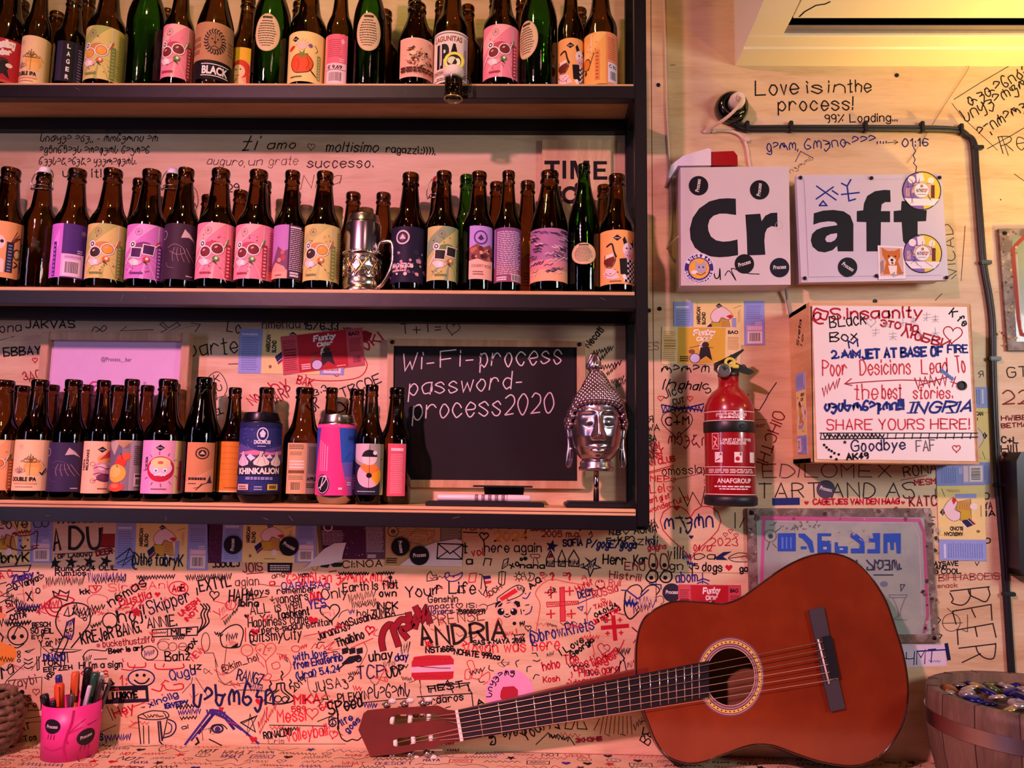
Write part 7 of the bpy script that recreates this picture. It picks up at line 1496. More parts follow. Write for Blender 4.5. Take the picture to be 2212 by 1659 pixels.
H(7, 'E', 1660, 195, 1688, 195, 40, K, 1.4); H(7, 'O', 1980, 50, 2010, 45, 34, K, 2); H(7, 'YA', 1980, 108, 2025, 105, 38, K, 2); H(7, 'IA', 1990, 150, 2040, 148, 32, K, 2.2); H(7, 'ф', 1990, 310, 2020, 300, 30, K, 1.8); H(7, 'O', 1985, 312, 2018, 300, 26, K, 2); L(7, [(1925, 420), (1935, 440), (1948, 418)], 1.6); H(7, 'MAYSAVE', 1660, 442, 1825, 440, 24, K, 2); H(7, 'AND', 1692, 462, 1756, 460, 20, K, 2); H(7, 'a COOL', 1688, 488, 1840, 486, 26, K, 2); H(7, 'BIHHABOEIS', 1712, 530, 2068, 520, 36, '#a04848', 1.8); H(7, 'snack', 1705, 572, 1820, 568, 24, '#a04848', 1.6)
H(7, 'BEER', 1785, 595, 1845, 1010, 215, '#2a1c18', 2.2, jit=.3)
O(7, 1785, 775, 52, 1.3, '#2a1c18'); L(7, [(1730, 780), (1850, 778)], 1.3, '#2a1c18'); L(7, [(1760, 690), (1790, 720), (1815, 700)], 1.2, '#2a1c18'); L(7, [(1850, 820), (1880, 830), (1880, 730)], 1.4, '#2a1c18'); L(7, [(1700, 740), (1722, 760), (1700, 790)], 1.8); L(7, [(1705, 840), (1730, 850), (1715, 870)], 2)
W.poly([C(7, *q) for q in ((1490, 905), (1745, 900), (1758, 1030), (1520, 1040))], '#d8c8d8'); H(7, 'ЧМТ', 1515, 1030, 1690, 1010, 80, BLU, 1.8, slant=.2); L(7, [(1585, 945), (1760, 935)], 3, BLU); L(7, [(1755, 905), (1770, 990)], 8, '#15154a'); SC(7, 1650, 1000, 1720, 1005, 6, BLU, 1, 8)
# big heart and eyes
HT(7, 250, 222, 190, RD, False, 2); H(7, 'ოპერი', 100, 225, 380, 212, 88, BL_, 3); HT(7, 254, 272, 14, BL_); L(7, [(185, 150), (235, 250), (205, 180)], 3, BL_); H(7, '2023', 368, 322, 525, 322, 42, RD, 1.8); H(7, '04/12', 268, 352, 372, 355, 32, RD, 1.9)
for x, y in ((455, 258), (485, 238), (517, 262)): HT(7, x, y, 14, RD, False, 1.5)
L(7, [(512, 130), (512, 220)], 2); L(7, [(540, 215), (566, 160)], 2); H(7, 'WYA', 0, 240, 60, 220, 60, K, 2); H(7, 'W', 0, 330, 45, 320, 54, BL_, 2.4); H(7, 'gaghs', 0, 350, 108, 340, 30, RD, 2)
H(16, 'villi', 750, 255, 960, 240, 170, K, 2.2, slant=.1); SC(16, 960, 210, 1080, 220, 40, BLU, 3, 10); L(16, [(1120, 165), (1130, 255)], 2.2); L(16, [(1110, 200), (1200, 170), (1280, 205), (1200, 255), (1130, 250)], 2, K, True); H(16, 'a', 1310, 250, 1420, 262, 110, K, 1.8); F(16, [(1430, 225), (1540, 150), (1670, 140), (1580, 190), (1540, 215), (1610, 265), (1440, 262)], '#16184a'); L(16, [(1880, 170), (1740, 165), (1620, 235), (1880, 205)], 1.6, K, True); L(16, [(1610, 240), (1700, 285), (1880, 290)], 1.6, K, True)
H(16, 'gn', 770, 400, 960, 400, 110, K, 2); H(16, 'ys', 1085, 430, 1200, 380, 120, K, 2.2); H(16, 'dogs', 1240, 420, 1520, 430, 120, K, 2.4); SC(16, 1020, 300, 1130, 330, 26, BLU, 3, 8); HT(16, 1622, 372, 56, RD, True); H(16, 'abom', 868, 590, 1170, 570, 150, PU, 2.4); L(16, [(1245, 450), (1245, 600)], 2.2, PU); L(16, [(1190, 560), (1250, 530), (1340, 560)], 3, PU); L(16, [(1170, 600), (1250, 570), (1330, 610)], 2.4, PU); H(16, 'ga', 1780, 430, 1890, 430, 90, K, 2.4)
for x, y, c_, f in ((540, 290, '#7a1c24', 1), (700, 290, '#7a1c24', 1)): L(16, [(x-60, 260), (x-40, 180), (x+20, 190), (x+60, 300), (x+40, 395), (x-30, 395), (x-62, 330), (x-60, 260)], 3.2, c_, True); Dt(16, x, 338, 32)
for x, y in ((515, 500), (715, 500)): L(16, [(x-10, 420), (x+70, 430), (x+90, 520), (x+40, 580), (x-40, 575), (x-80, 510), (x-10, 400)], 3.2, K, True); Dt(16, x-5, 518, 30)
L(16, [(80, 695), (170, 700)], 2.4, BLU); L(16, [(150, 710), (220, 640), (320, 620), (375, 680), (360, 760)], 2.4, K, True); L(16, [(380, 720), (460, 640), (560, 625), (630, 690), (580, 760)], 2.4, K, True); L(16, [(160, 700), (320, 820), (470, 690)], 3.2, PU); L(16, [(140, 720), (125, 980), (205, 1110), (330, 1000)], 3, K, True); SC(16, 200, 860, 560, 880, 90, PU, 2.2, 14); SC(16, 250, 980, 480, 930, 60, '#5a1c40', 2.4, 12); SC(16, 130, 870, 300, 900, 40, BLU, 5, 6); L(16, [(480, 605), (650, 620), (650, 680)], 2.4, BLU); L(16, [(560, 800), (660, 780), (690, 860), (640, 900)], 1.4, '#5a1c40', True)
# strip right below the shelf
H(3, '43RAFFSA', 320, 138, 800, 124, 50, DR, 1.8); H(3, 'Pas6ssGAE', 855, 150, 1190, 120, 46, DR, 2.2); HT(3, 1315, 118, 36, DR); H(3, 'та', 330, 218, 430, 215, 56, K, 2.6); L(3, [(320, 158), (440, 160)], 2.4); HT(3, 495, 190, 40, K, False, 2.6, .1); L(3, [(495, 225), (500, 360)], 2); H(3, '2024', 585, 232, 865, 225, 70, '#d8942c', 3); H(3, '2005 m.g.', 990, 195, 1315, 198, 50, DR, 1.8); H(3, 'N.B', 1565, 180, 1660, 178, 38, K, 2.2); HT(3, 1708, 148, 26, K, False, 2); H(3, 'AONA', 1780, 170, 1970, 155, 60, K, 2); L(3, [(1900, 110), (1945, 70)], 2)
H(3, 'here again', 500, 325, 985, 325, 76, K, 2); ST(3, 1075, 275, 58, '#16184a', .2); H(3, 'SOFIA', 1172, 275, 1335, 268, 52, '#16184a', 2.8); L(3, [(1390, 180), (1410, 150), (1420, 190), (1390, 220)], 2); H(3, 'P/gogE/goga', 1370, 285, 1790, 295, 66, BL_, 2.8, slant=.2); H(3, 'ly3zini', 1640, 260, 1975, 265, 70, K, 2); H(3, 'F+K.P', 1545, 245, 1740, 230, 36, K, 2.2)
H(3, 't', 320, 330, 350, 330, 80, K, 2.4); H(3, 'vol', 395, 360, 490, 350, 60, RD, 2.2); H(3, 'a', 345, 430, 395, 430, 60, K, 2.6); L(3, [(490, 440), (505, 380), (560, 385), (548, 440)], 2.4)
L(3, [(650, 460), (665, 395), (705, 380), (695, 440), (650, 470), (650, 460)], 2); L(3, [(660, 450), (700, 400)], 1.4); H(3, 'xo', 725, 465, 800, 440, 50, K, 2.4); H(3, 'nana', 805, 460, 1010, 465, 40, K, 2.6); H(3, 'oe', 805, 400, 860, 390, 30, K, 2.6); L(3, [(905, 375), (890, 350), (930, 345), (970, 350), (965, 375), (920, 372)], 1.8, DR, True); L(3, [(920, 380), (915, 430)], 1.8, DR); L(3, [(945, 380), (960, 430)], 1.8, DR)
for x, w_ in ((1062, 34), (1160, 30), (1262, 44)): L(3, [(x-w_, 445), (x-w_, 385), (x, 310), (x+w_, 385), (x+w_, 450), (x-w_, 445)], 2.6, '#141428'); SC(3, x-w_*.8, 420, x+w_*.8, 420, 26, '#141428', 2.6, 12)
F(3, [(1040, 380), (1062, 330), (1090, 370)], DR); L(3, [(1095, 408), (1240, 405)], 2)
L(3, [(1320, 440), (1345, 425), (1340, 460), (1322, 455)], 2.4, K, True); L(3, [(1345, 460), (1400, 420), (1360, 375), (1410, 410), (1450, 380), (1440, 435), (1490, 460), (1430, 470), (1400, 535), (1385, 475), (1345, 460)], 3, '#141838'); SC(3, 1380, 450, 1430, 440, 26, '#141838', 2.4, 8); H(3, 'Herr', 1510, 425, 1705, 432, 80, K, 2.6); H(3, 'Kar', 1778, 432, 1890, 425, 76, K, 2.4)
H(3, 'EhO', 1700, 480, 1870, 480, 66, DR, 2); H(3, 'Histriii', 1565, 545, 1830, 575, 60, DR, 1.9)
for x in range(4): ST(1, 525+x*155+(20 if x > 1 else 0), 470-x*6, 66, K, .1*x, .38)
H(1, 'ТАСМISCOSUST', 530, 90, 1340, 60, 56, '#2a1c18', 3); H(1, 'A', 515, 345, 580, 340, 190, '#2a2018', 4); H(1, 'DU', 670, 325, 960, 325, 190, '#241c14', 5.4); F(1, [(975, 190), (1100, 190), (1095, 320), (960, 320)], '#8a2018'); L(1, [(980, 130), (960, 310), (1090, 316)], 3, '#6a1414'); L(1, [(520, 385), (1095, 355)], 1.6, DR); H(1, 'OF LAGOWO', 555, 425, 880, 400, 34, '#2a1c18', 2); H(1, 'DEER', 925, 400, 1075, 375, 50, DR, 3)
H(1, 'Rumi 2024 OLIL', 530, 545, 1120, 535, 44, K, 2); H(1, 'Rumtios', 530, 590, 820, 590, 50, K, 2); SC(1, 440, 640, 800, 640, 44, K, 2.4, 40); SC(1, 850, 600, 1210, 610, 50, PU, 2.6, 36); SC(1, 900, 640, 1200, 620, 34, K, 2, 20); SC(1, 1320, 610, 1670, 600, 22, K, 2.2, 26); SC(1, 1780, 608, 2212, 600, 30, K, 2.6, 40); L(1, [(0, 510), (295, 490), (270, 552), (0, 545)], 2.2)
# lower wall, left part
H(1, 'A O', 0, 625, 120, 600, 70, RD, 2); H(1, 'Zimby', 120, 655, 325, 600, 60, PU, 3.4); H(1, 'O Vanya', 140, 730, 370, 640, 60, K, 2.4); ST(1, 362, 565, 20); HT(1, 392, 600, 26, K, False, 2)
L(1, [(220, 720), (235, 850)], 1, RD); L(1, [(305, 700), (320, 850)], 1, RD); L(1, [(160, 770), (380, 750)], 1, RD); L(1, [(245, 750), (310, 830)], 3); L(1, [(300, 740), (262, 830)], 3); O(1, 362, 735, 20, 2.4, K, 26); SC(1, 60, 760, 240, 880, 40, K, 2.6, 16); L(1, [(0, 790), (120, 720), (190, 690)], 2); L(1, [(0, 850), (130, 780)], 2); L(1, [(60, 690), (90, 670), (110, 700), (70, 720)], 2.4, K, True); H(1, 'SN', 60, 890, 160, 880, 60, K, 2.6); L(1, [(0, 670), (60, 655)], 2); H(1, 'I', 5, 940, 30, 940, 50, DR, 4); L(1, [(60, 945), (140, 905)], 3)
SC(1, 160, 900, 380, 890, 26, '#2a1a50', 4, 18); SC(1, 175, 925, 350, 915, 16, K, 3, 12)
L(1, [(350, 945), (470, 830), (560, 780), (710, 820), (590, 890), (430, 900)], 3, RD, True); L(1, [(420, 880), (470, 960), (560, 985)], 3.4, RD, True); SC(1, 400, 880, 560, 860, 40, RD, 3, 12); O(1, 530, 870, 60, 3, '#a01828', 70); L(1, [(505, 740), (560, 770), (570, 730), (630, 760), (660, 740), (640, 830), (520, 790), (505, 740)], 3, '#401018'); H(1, 'муkk', 700, 775, 855, 760, 46, K, 2.6)
L(1, [(850, 690), (970, 690), (920, 750), (865, 745), (850, 690)], 2, RD, True); H(1, 'V', 895, 735, 935, 730, 40, RD, 2.4); H(1, 'SiroSAni', 1040, 740, 1600, 710, 70, '#d05a50', 1.8); O(1, 1705, 712, 92, 2.2, RD, 66); H(1, 'AaB', 1650, 745, 1770, 735, 62, RD, 2.6); L(1, [(850, 890), (835, 820), (900, 770), (1010, 790), (1030, 840)], 1.4, '#c04a44', True); H(1, 'nemas', 1060, 890, 1400, 680, 90, K, 2.6); H(1, 'Dustlia', 1150, 880, 1450, 800, 70, RD, 2.6); HT(1, 1505, 770, 30, RD); H(1, 'EXTYL', 1915, 745, 2212, 690, 110, K, 2.8); L(1, [(1880, 710), (1888, 775)], 3); HT(1, 2048, 775, 48, K, False, 2.4, .1)
O(1, 1050, 1020, 70, 2.6, K, 72); H(1, 'hoj!', 1140, 1040, 1390, 1000, 120, K, 2.8); L(1, [(1140, 1040), (1105, 930), (1160, 880)], 2.4); H(1, 'Skipper', 1430, 960, 1825, 830, 120, '#1a1432', 2.4); ST(1, 1305, 940, 52, '#a81428', 0, .6); H(1, 'zyz', 1190, 900, 1370, 870, 50, RD, 2.4); H(1, 'UNESH', 1730, 980, 1910, 840, 44, RD, 2.8); H(1, 'INOT', 1790, 1030, 1900, 920, 38, RD, 2.6)
L(1, [(560, 1200), (600, 1180), (540, 1080), (540, 980), (600, 880), (720, 850), (830, 880), (862, 960), (850, 1060), (760, 1180), (680, 1280)], 2.8, K, True); L(1, [(610, 970), (650, 890), (660, 980), (610, 970)], 2.2); L(1, [(660, 980), (700, 960), (710, 870)], 2.2); L(1, [(640, 1040), (710, 1000), (700, 1150), (680, 1200), (610, 1170), (640, 1040)], 2.8); SC(1, 640, 1060, 700, 1030, 30, PU, 3, 8); SC(1, 620, 1170, 690, 1170, 24, PU, 3, 8); H(1, 'C C', 640, 1140, 690, 1120, 30, K, 2); O(1, 812, 1005, 16, 2); L(1, [(690, 960), (730, 860), (760, 980), (700, 940)], 2.2); SC(1, 700, 930, 930, 930, 36, K, 2.4, 14); SC(1, 880, 900, 1000, 890, 30, K, 2.4, 8); SC(1, 870, 1080, 970, 1040, 20, K, 2.4, 8)
L(1, [(530, 1340), (600, 1190), (650, 1200), (580, 1345), (530, 1340)], 2.6, K, True); L(1, [(480, 1300), (540, 1290), (780, 1300), (700, 1320), (560, 1325), (480, 1300)], 2.4); L(1, [(620, 1330), (615, 1450)], 2.2); L(1, [(640, 1330), (650, 1420)], 2.2)
O(1, 170, 1160, 96, 2.6, K, 92); SC(1, 60, 1050, 290, 1040, 20, K, 3.4, 16); Dt(1, 130, 1180, 24); Dt(1, 208, 1170, 20); L(1, [(120, 1180), (170, 1080), (195, 1090)], 2.4); L(1, [(90, 1250), (150, 1280), (190, 1270), (230, 1240)], 2.4, K, True); H(1, 'СОТА', 105, 1020, 250, 985, 50, K, 2.6); H(1, 'BESCH', 310, 1085, 480, 1075, 42, K, 2.2); H(1, 'SO gEIL', 295, 1140, 510, 1140, 46, K, 2.2); H(1, 'EYY....', 305, 1195, 465, 1195, 36, K, 2); H(1, 'Y or N', 375, 1265, 570, 1250, 56, K, 2.2); SC(1, 0, 1040, 90, 1030, 40, K, 3, 10); L(1, [(0, 1140), (30, 1180), (15, 1220)], 3)
H(1, 'KREJeR BANG.', 785, 1245, 1350, 1130, 110, K, 2.8); H(1, 'ANNIE.', 1415, 1095, 1690, 1065, 100, K, 2.4); ST(1, 1588, 980, 20); L(1, [(1455, 1110), (1890, 1080), (1885, 1160), (1455, 1175), (1455, 1110)], 2.6); L(1, [(1600, 1105), (1600, 1172)], 2); SC(1, 1465, 1140, 1590, 1135, 10, K, 1.6, 10); H(1, 'MILF', 1640, 1155, 1830, 1150, 50, K, 2.8); SC(1, 1650, 1190, 1760, 1185, 16, K, 2, 10)
for d in (0, 30, 60): L(1, [(1890+d*.3, 1140-d*.3), (1935+d, 1040), (1920+d, 960), (1945+d, 900), (1915+d, 860)], 3, K, True)
H(1, 'buckethustzlife', 985, 1275, 1475, 1225, 60, '#8a2a30', 1.8); Dt(1, 940, 1258, 20, '#a05a60'); H(1, 'Beer is art', 1040, 1335, 1365, 1300, 46, K, 2.4); L(1, [(800, 1400), (800, 1350), (860, 1300), (1000, 1310), (1020, 1290)], 2.2, K, True); SC(1, 790, 1390, 870, 1370, 30, K, 2, 8); L(1, [(900, 1390), (1020, 1385)], 2)
O(1, 1430, 1330, 78, 2.2, K, 66); SC(1, 1380, 1340, 1480, 1320, 30, PU, 2, 12); O(1, 1560, 1260, 52, 1.4, '#6a2a28', 44); O(1, 1650, 1270, 40, 1.4, '#6a2a28', 40); O(1, 1745, 1270, 40, 1.4, '#6a2a28', 36); L(1, [(1710, 1272), (1780, 1268)], 1.4, '#6a2a28'); L(1, [(1500, 1250), (1540, 1200), (1620, 1200)], 1.4, '#6a2a28', True); H(1, 'Bahz', 1580, 1405, 1815, 1395, 86, K, 2.4); H(1, 'PDX', 1805, 1330, 1885, 1215, 44, K, 2.6); O(1, 1965, 1225, 40, 1.5, K, 90); H(1, 'NEWy', 1850, 1410, 1960, 1300, 60, RD, 1.9); L(1, [(1950, 1330), (2040, 1330), (2080, 1460)], 1.4)
F(1, [(0, 1215), (60, 1250), (130, 1260), (165, 1330), (130, 1420), (60, 1420), (0, 1460)], '#e08a30'); F(1, [(0, 940), (60, 960), (50, 990), (0, 1000)], '#e08a50'); SC(4, 0, 190, 130, 200, 26, K, 2, 10); L(4, [(20, 380), (10, 280), (40, 300)], 4); L(4, [(60, 300), (120, 250), (130, 320)], 3); O(4, 100, 290, 26, 2, K, 50)
H(4, 'Zaybi', 110, 480, 350, 420, 80, '#5a2420', 1.8); H(4, 'Was', 115, 610, 300, 590, 80, '#5a2420', 1.8); H(4, 'Here', 160, 665, 350, 655, 60, '#5a2420', 1.8); L(4, [(80, 400), (400, 365), (390, 680), (140, 690), (80, 400)], 1.6, '#5a2420'); Dt(4, 210, 510, 24); HT(4, 345, 505, 36, '#7a2020', False, 1.6); L(4, [(0, 490), (80, 380), (250, 230)], 1.6); L(4, [(0, 550), (40, 555), (30, 510)], 2, RD)
L(4, [(240, 120), (330, 95), (270, 130), (240, 120)], 2.2)
for y in (190, 225, 268): L(4, [(230, y), (270, y+16), (310, y-4)], 2.2, K, True); O(4, 180, y-60, 14, 2); 
L(4, [(350, 170), (355, 300), (375, 290), (370, 170)], 2); L(4, [(390, 80), (390, 160), (300, 300)], 1.4); H(4, 'DINAMO', 420, 210, 620, 205, 60, BLU, 3); H(4, 'TOKi', 405, 255, 580, 250, 44, K, 2.4); H(4, 'EFFZEH', 420, 315, 690, 290, 40, K, 2.2); H(4, 'WOS', 460, 400, 520, 330, 44, K, 2.2); H(4, "Hi I'm a sign", 760, 285, 1170, 270, 60, K, 2.2); H(4, 'or+c', 780, 345, 1030, 340, 50, RD, 2.6)
H(4, '1:', 1150, 440, 1210, 440, 90, RD, 2.2); L(4, [(1160, 290), (1260, 300), (1290, 250)], 2.4, RD, True); L(4, [(1220, 230), (1240, 270), (1380, 270), (1390, 230)], 2.6, RD, True); L(4, [(1170, 190), (1180, 220)], 2.2, RD); L(4, [(1480, 240), (1510, 290), (1740, 280), (1750, 240)], 2.8, RD, True); L(4, [(1560, 270), (1570, 240)], 2.4, RD); L(4, [(1450, 480), (1530, 500), (1560, 440), (1600, 490), (1740, 480), (1740, 430), (1660, 440)], 2.8, RD, True); L(4, [(1540, 440), (1580, 395), (1610, 410)], 2.4, RD); L(4, [(1400, 205), (1740, 210)], 1.2, DR); Dt(4, 1550, 535, 8, RD)
O(4, 1350, 375, 126, 3, '#20185a', 80); Dt(4, 1310, 348, 16); Dt(4, 1378, 348, 16); L(4, [(1285, 395), (1330, 425), (1390, 420), (1425, 380)], 3.4, K, True); H(4, 'Quga', 1630, 395, 1870, 340, 90, BLU, 2.2); H(4, 'uz', 1820, 290, 1920, 290, 60, K, 2.4)
L(4, [(1020, 470), (1400, 455), (1410, 590), (1020, 610), (1020, 470)], 6, '#15101a'); F(4, [(1030, 470), (1400, 462), (1402, 490), (1030, 500)], '#15101a'); F(4, [(1030, 580), (1402, 570), (1402, 600), (1030, 612)], '#1c1630'); H(4, 'LUKKYE', 1080, 575, 1310, 560, 60, K, 3.6); L(4, [(985, 490), (985, 425), (1090, 425), (1060, 400)], 3); L(4, [(1090, 425), (1055, 450)], 3); H(4, 'Hey', 1105, 760, 1285, 690, 100, RD, 2.6); L(4, [(1270, 650), (1380, 610)], 2, RD); H(4, 'xinolig', 1430, 655, 1700, 550, 56, BLU, 2.2); H(4, 'IG:VEPY', 1580, 665, 1800, 630, 44, BLU, 2.8); SC(4, 1680, 660, 1860, 640, 20, K, 2.4, 12); SC(4, 1700, 710, 1920, 690, 30, PU, 2.6, 18); SC(4, 1720, 760, 1880, 750, 16, K, 2, 10); L(4, [(1740, 520), (1830, 420), (1840, 370)], 1.2); L(4, [(1870, 370), (1990, 560)], 1.2); H(4, 'სახომკი', 1850, 640, 2610, 620, 200, '#1a1848', 4.4)
L(4, [(1320, 750), (1345, 1010)], 2.4); L(4, [(1320, 750), (1400, 770), (1520, 770), (1610, 745), (1590, 700), (1520, 690), (1440, 690), (1330, 730), (1320, 750)], 2.2, K, True)
for x in (1370, 1420): L(4, [(x, 830), (x+4, 1000)], 2)
L(4, [(1510, 790), (1525, 980), (1560, 1020)], 3, '#1a1830'); L(4, [(1530, 790), (1550, 970)], 4, '#1a1830'); L(4, [(1600, 760), (1560, 950)], 2.2); L(4, [(1610, 770), (1670, 800), (1680, 860), (1640, 920), (1570, 945)], 2.8, '#141448', True); L(4, [(1605, 800), (1640, 830), (1630, 890), (1580, 910)], 2.2, '#141448', True); SC(4, 1490, 1030, 1590, 1020, 12, K, 2, 8)
for k in range(8): L(4, [(1350+k*30, 700+random.uniform(0, 50)), (1370+k*30, 705+random.uniform(0, 50)), (1380+k*30, 720+random.uniform(0, 40))], 1.8)
H(4, 'OS', 920, 970, 985, 965, 56, BLU, 2.6); SC(4, 1010, 950, 1250, 940, 40, PU, 3, 20); L(4, [(940, 900), (1110, 825)], 1.6, BR_); L(4, [(1020, 640), (1080, 780)], 1.6, BR_); H(4, 'C', 935, 740, 960, 730, 40, BLU, 2.4); H(4, 'AT', 200, 880, 290, 860, 60, '#3a1c18', 2); H(4, 'Tos', 230, 980, 350, 960, 50, '#3a1c18', 2); L(4, [(180, 770), (400, 740)], 1.4, BR_); L(4, [(260, 800), (400, 790)], 1.2, BR_)
# pyramid eye
L(4, [(1770, 1010), (2020, 680), (2110, 690), (2470, 1000)], 5, PU); L(4, [(1830, 970), (2000, 760), (2080, 700)], 4, PU); L(4, [(1900, 900), (2040, 720)], 6, '#251a60'); L(5, [(0, 700), (120, 760), (200, 860)], 6, '#251a60'); L(5, [(60, 720), (270, 870)], 4, PU); SC(4, 1980, 700, 2150, 720, 26, PU, 4, 14); O(4, 2080, 860, 50, 4, '#2a2048', 36); Dt(4, 2080, 865, 28, '#3a2a60'); L(4, [(2010, 900), (2030, 830), (2120, 820), (2170, 860)], 2.4, K, True); L(4, [(1870, 1010), (1900, 990), (1880, 945)], 4); L(4, [(2000, 960), (2120, 1020)], 2.6); L(4, [(1920, 800), (1940, 970)], 1.6, '#7a3a3a'); H(4, 'ai', 1740, 865, 1800, 855, 36, K, 1.6)
# centre left
H(2, 'JOIS', 290, 560, 475, 540, 80, DR, 2.2); L(2, [(320, 575), (480, 560)], 2, DR); H(2, 'JJOULJ', 0, 510, 250, 500, 40, K, 2.4); H(2, 'angel', 570, 620, 745, 570, 44, BR_, 1.6); H(2, 'yan', 820, 605, 915, 600, 44, K, 2.4); H(2, 'მაღინსვი ვალიბრი', 710, 665, 1610, 640, 100, '#c8303a', 2.4); O(2, 975, 500, 30, 2, '#c86a20', 40); F(2, [(1020, 470), (1240, 465), (1230, 505), (1150, 510), (1120, 480), (1100, 515), (1030, 510)], '#14202a'); L(2, [(1110, 555), (1180, 545)], 2.4, DR); H(2, 'CI:NOA', 1240, 515, 1620, 500, 60, '#3a2418', 2); SC(2, 1200, 570, 1490, 570, 14, K, 2.6, 24); SC(2, 1560, 570, 1730, 565, 14, K, 2.6, 14)
L(2, [(1690, 610), (1700, 640), (1680, 700)], 3); Dt(2, 1695, 608, 20); L(2, [(1650, 640), (1690, 660), (1740, 690), (1720, 640)], 2.4)
H(2, 'agian', 218, 690, 440, 680, 80, BR_, 1.8); L(2, [(440, 670), (560, 690), (640, 690)], 1.4, BR_); H(2, 'a', 540, 680, 590, 680, 50, RD, 2); H(2, 'QARABAg', 655, 720, 1110, 705, 60, PU, 2); H(2, 'HAHA', 155, 840, 385, 820, 110, K, 2.8, slant=.2); H(2, 'ways', 330, 780, 540, 765, 60, K, 2); L(2, [(330, 820), (520, 790)], 1.6); H(2, 'remember', 615, 765, 980, 745, 60, K, 1.9); L(2, [(565, 790), (565, 835), (545, 815)], 2); L(2, [(565, 835), (585, 815)], 2)
H(2, 'Ibina', 250, 880, 430, 885, 60, K, 2.8); H(2, 'vangers', 610, 860, 910, 820, 84, K, 2); H(2, 'DWD', 935, 835, 1035, 830, 80, RD, 2.8); H(2, 'Only', 1045, 815, 1290, 790, 90, K, 2); H(2, 'YES', 920, 910, 1080, 890, 84, PU, 2.8); H(2, 'Earth is flat', 1245, 745, 1765, 710, 80, K, 2.2); SC(2, 1290, 810, 1550, 760, 44, K, 1.8, 26); SC(2, 1320, 870, 1560, 840, 36, K, 1.8, 22); H(2, 'own', 1590, 790, 1750, 785, 60, K, 2.6); H(2, 'INCK', 1570, 910, 1765, 905, 62, K, 2.6)
H(2, 'ALL is well', 360, 965, 845, 900, 90, K, 1.9); H(2, 'v', 455, 1000, 500, 990, 50, K, 2); L(2, [(475, 985), (495, 1025), (540, 965)], 2.6, RD); L(2, [(560, 965), (562, 1000), (545, 985)], 1.8); H(2, 'Tashkent', 615, 1005, 920, 960, 70, K, 2.6); L(2, [(905, 920), (915, 970)], 2); HT(2, 1160, 935, 0.1); HT(2, 1120, 940, 100, K, False, 2.8, -.1)
H(2, 'hi', 1060, 990, 1160, 970, 60, '#c85a4a', 1.2); H(2, 'hoi', 1380, 980, 1480, 975, 60, K, 1.8); L(2, [(1375, 1000), (1470, 985)], 2, RD); H(2, 'ZUMBA', 1520, 1000, 1740, 975, 80, K, 2.4); L(2, [(1560, 1010), (1860, 950)], 2); SC(2, 1300, 940, 1350, 930, 20, PU, 2.4, 6); L(2, [(1200, 990), (1230, 940), (1290, 915)], 1.6, K, True)
H(2, 'Happiness came', 340, 1085, 910, 1040, 90, K, 2); HT(2, 955, 1020, 52, '#b81a2c', True, 1, .2); HT(2, 400, 1130, 44, '#b81a2c', True, 1, .1); H(2, 'pere-madurecnitan', 470, 1145, 1140, 1060, 64, K, 1.9); H(2, '@itsmyCity', 355, 1225, 850, 1190, 100, K, 2.2); H(2, 'Jarana939', 1010, 1205, 1310, 1100, 80, K, 2.4); H(2, 'Susano', 1310, 1070, 1560, 1000, 70, K, 2.4); H(2, 'Thaibino', 1190, 1275, 1450, 1185, 80, K, 2.6); L(2, [(1180, 1220), (1240, 1210), (1300, 1300)], 2); HT(2, 1500, 1110, 46, RD, False, 3.4, .15); L(2, [(870, 1170), (1160, 1110), (1300, 1050)], 1.6, RD); L(2, [(1320, 1280), (1530, 1190)], 1.8, RD)
# skull at the left of centre, figures
L(2, [(70, 1150), (150, 1080), (240, 1060), (290, 1120), (270, 1230), (240, 1275), (110, 1275), (75, 1220), (70, 1150)], 2.6, K, True); SC(2, 120, 1180, 230, 1170, 40, K, 2.6, 10); F(2, [(170, 1275), (240, 1230), (235, 1275)], K); SC(2, 105, 1050, 240, 900, 30, K, 2.6, 14); SC(2, 20, 1140, 90, 1160, 20, K, 2.4, 6); HT(2, 322, 978, 26, K); SC(2, 60, 950, 180, 860, 50, RD, 2, 12); O(2, 170, 870, 46, 2, RD); L(2, [(0, 830), (120, 860)], 1.6, RD); L(2, [(0, 930), (60, 960)], 2, RD); L(2, [(80, 1010), (140, 960)], 2, RD); L(2, [(310, 1090), (310, 1220)], 2.4, RD)
# red heart faced figure
HT(2, 505, 1310, 105, '#c83a3a', False, 1.6); L(2, [(500, 1270), (480, 1340), (510, 1350)], 1.6, RD); L(2, [(430, 1300), (460, 1290)], 1.4, RD); L(2, [(520, 1290), (560, 1280)], 1.4, RD); Dt(2, 448, 1308, 7, RD); Dt(2, 535, 1305, 7, RD); O(5, 325, 110, 56, 1.5, RD, 54); L(5, [(500, 215), (520, 330), (470, 380), (520, 400), (560, 350), (520, 330)], 1.5, RD, True); L(5, [(610, 140), (700, 170), (745, 250), (720, 330), (600, 400), (440, 370)], 1.5, RD, True); L(5, [(380, 180), (460, 230), (490, 270)], 1.5, RD); L(5, [(560, 240), (620, 220), (640, 270), (580, 290), (560, 240)], 1.5, RD, True); SC(5, 640, 180, 700, 170, 30, RD, 2.2, 8); L(5, [(700, 180), (715, 220), (690, 200)], 2); O(2, 790, 1290, 40, 1.6, RD, 30); SC(2, 840, 1280, 900, 1260, 20, RD, 2, 6); L(2, [(940, 1290), (980, 1240), (1010, 1290), (1050, 1250), (1080, 1300), (1140, 1280)], 1.6, RD, True); L(2, [(1060, 1290), (1160, 1220), (1100, 1300), (1220, 1290)], 1.6, RD, True)
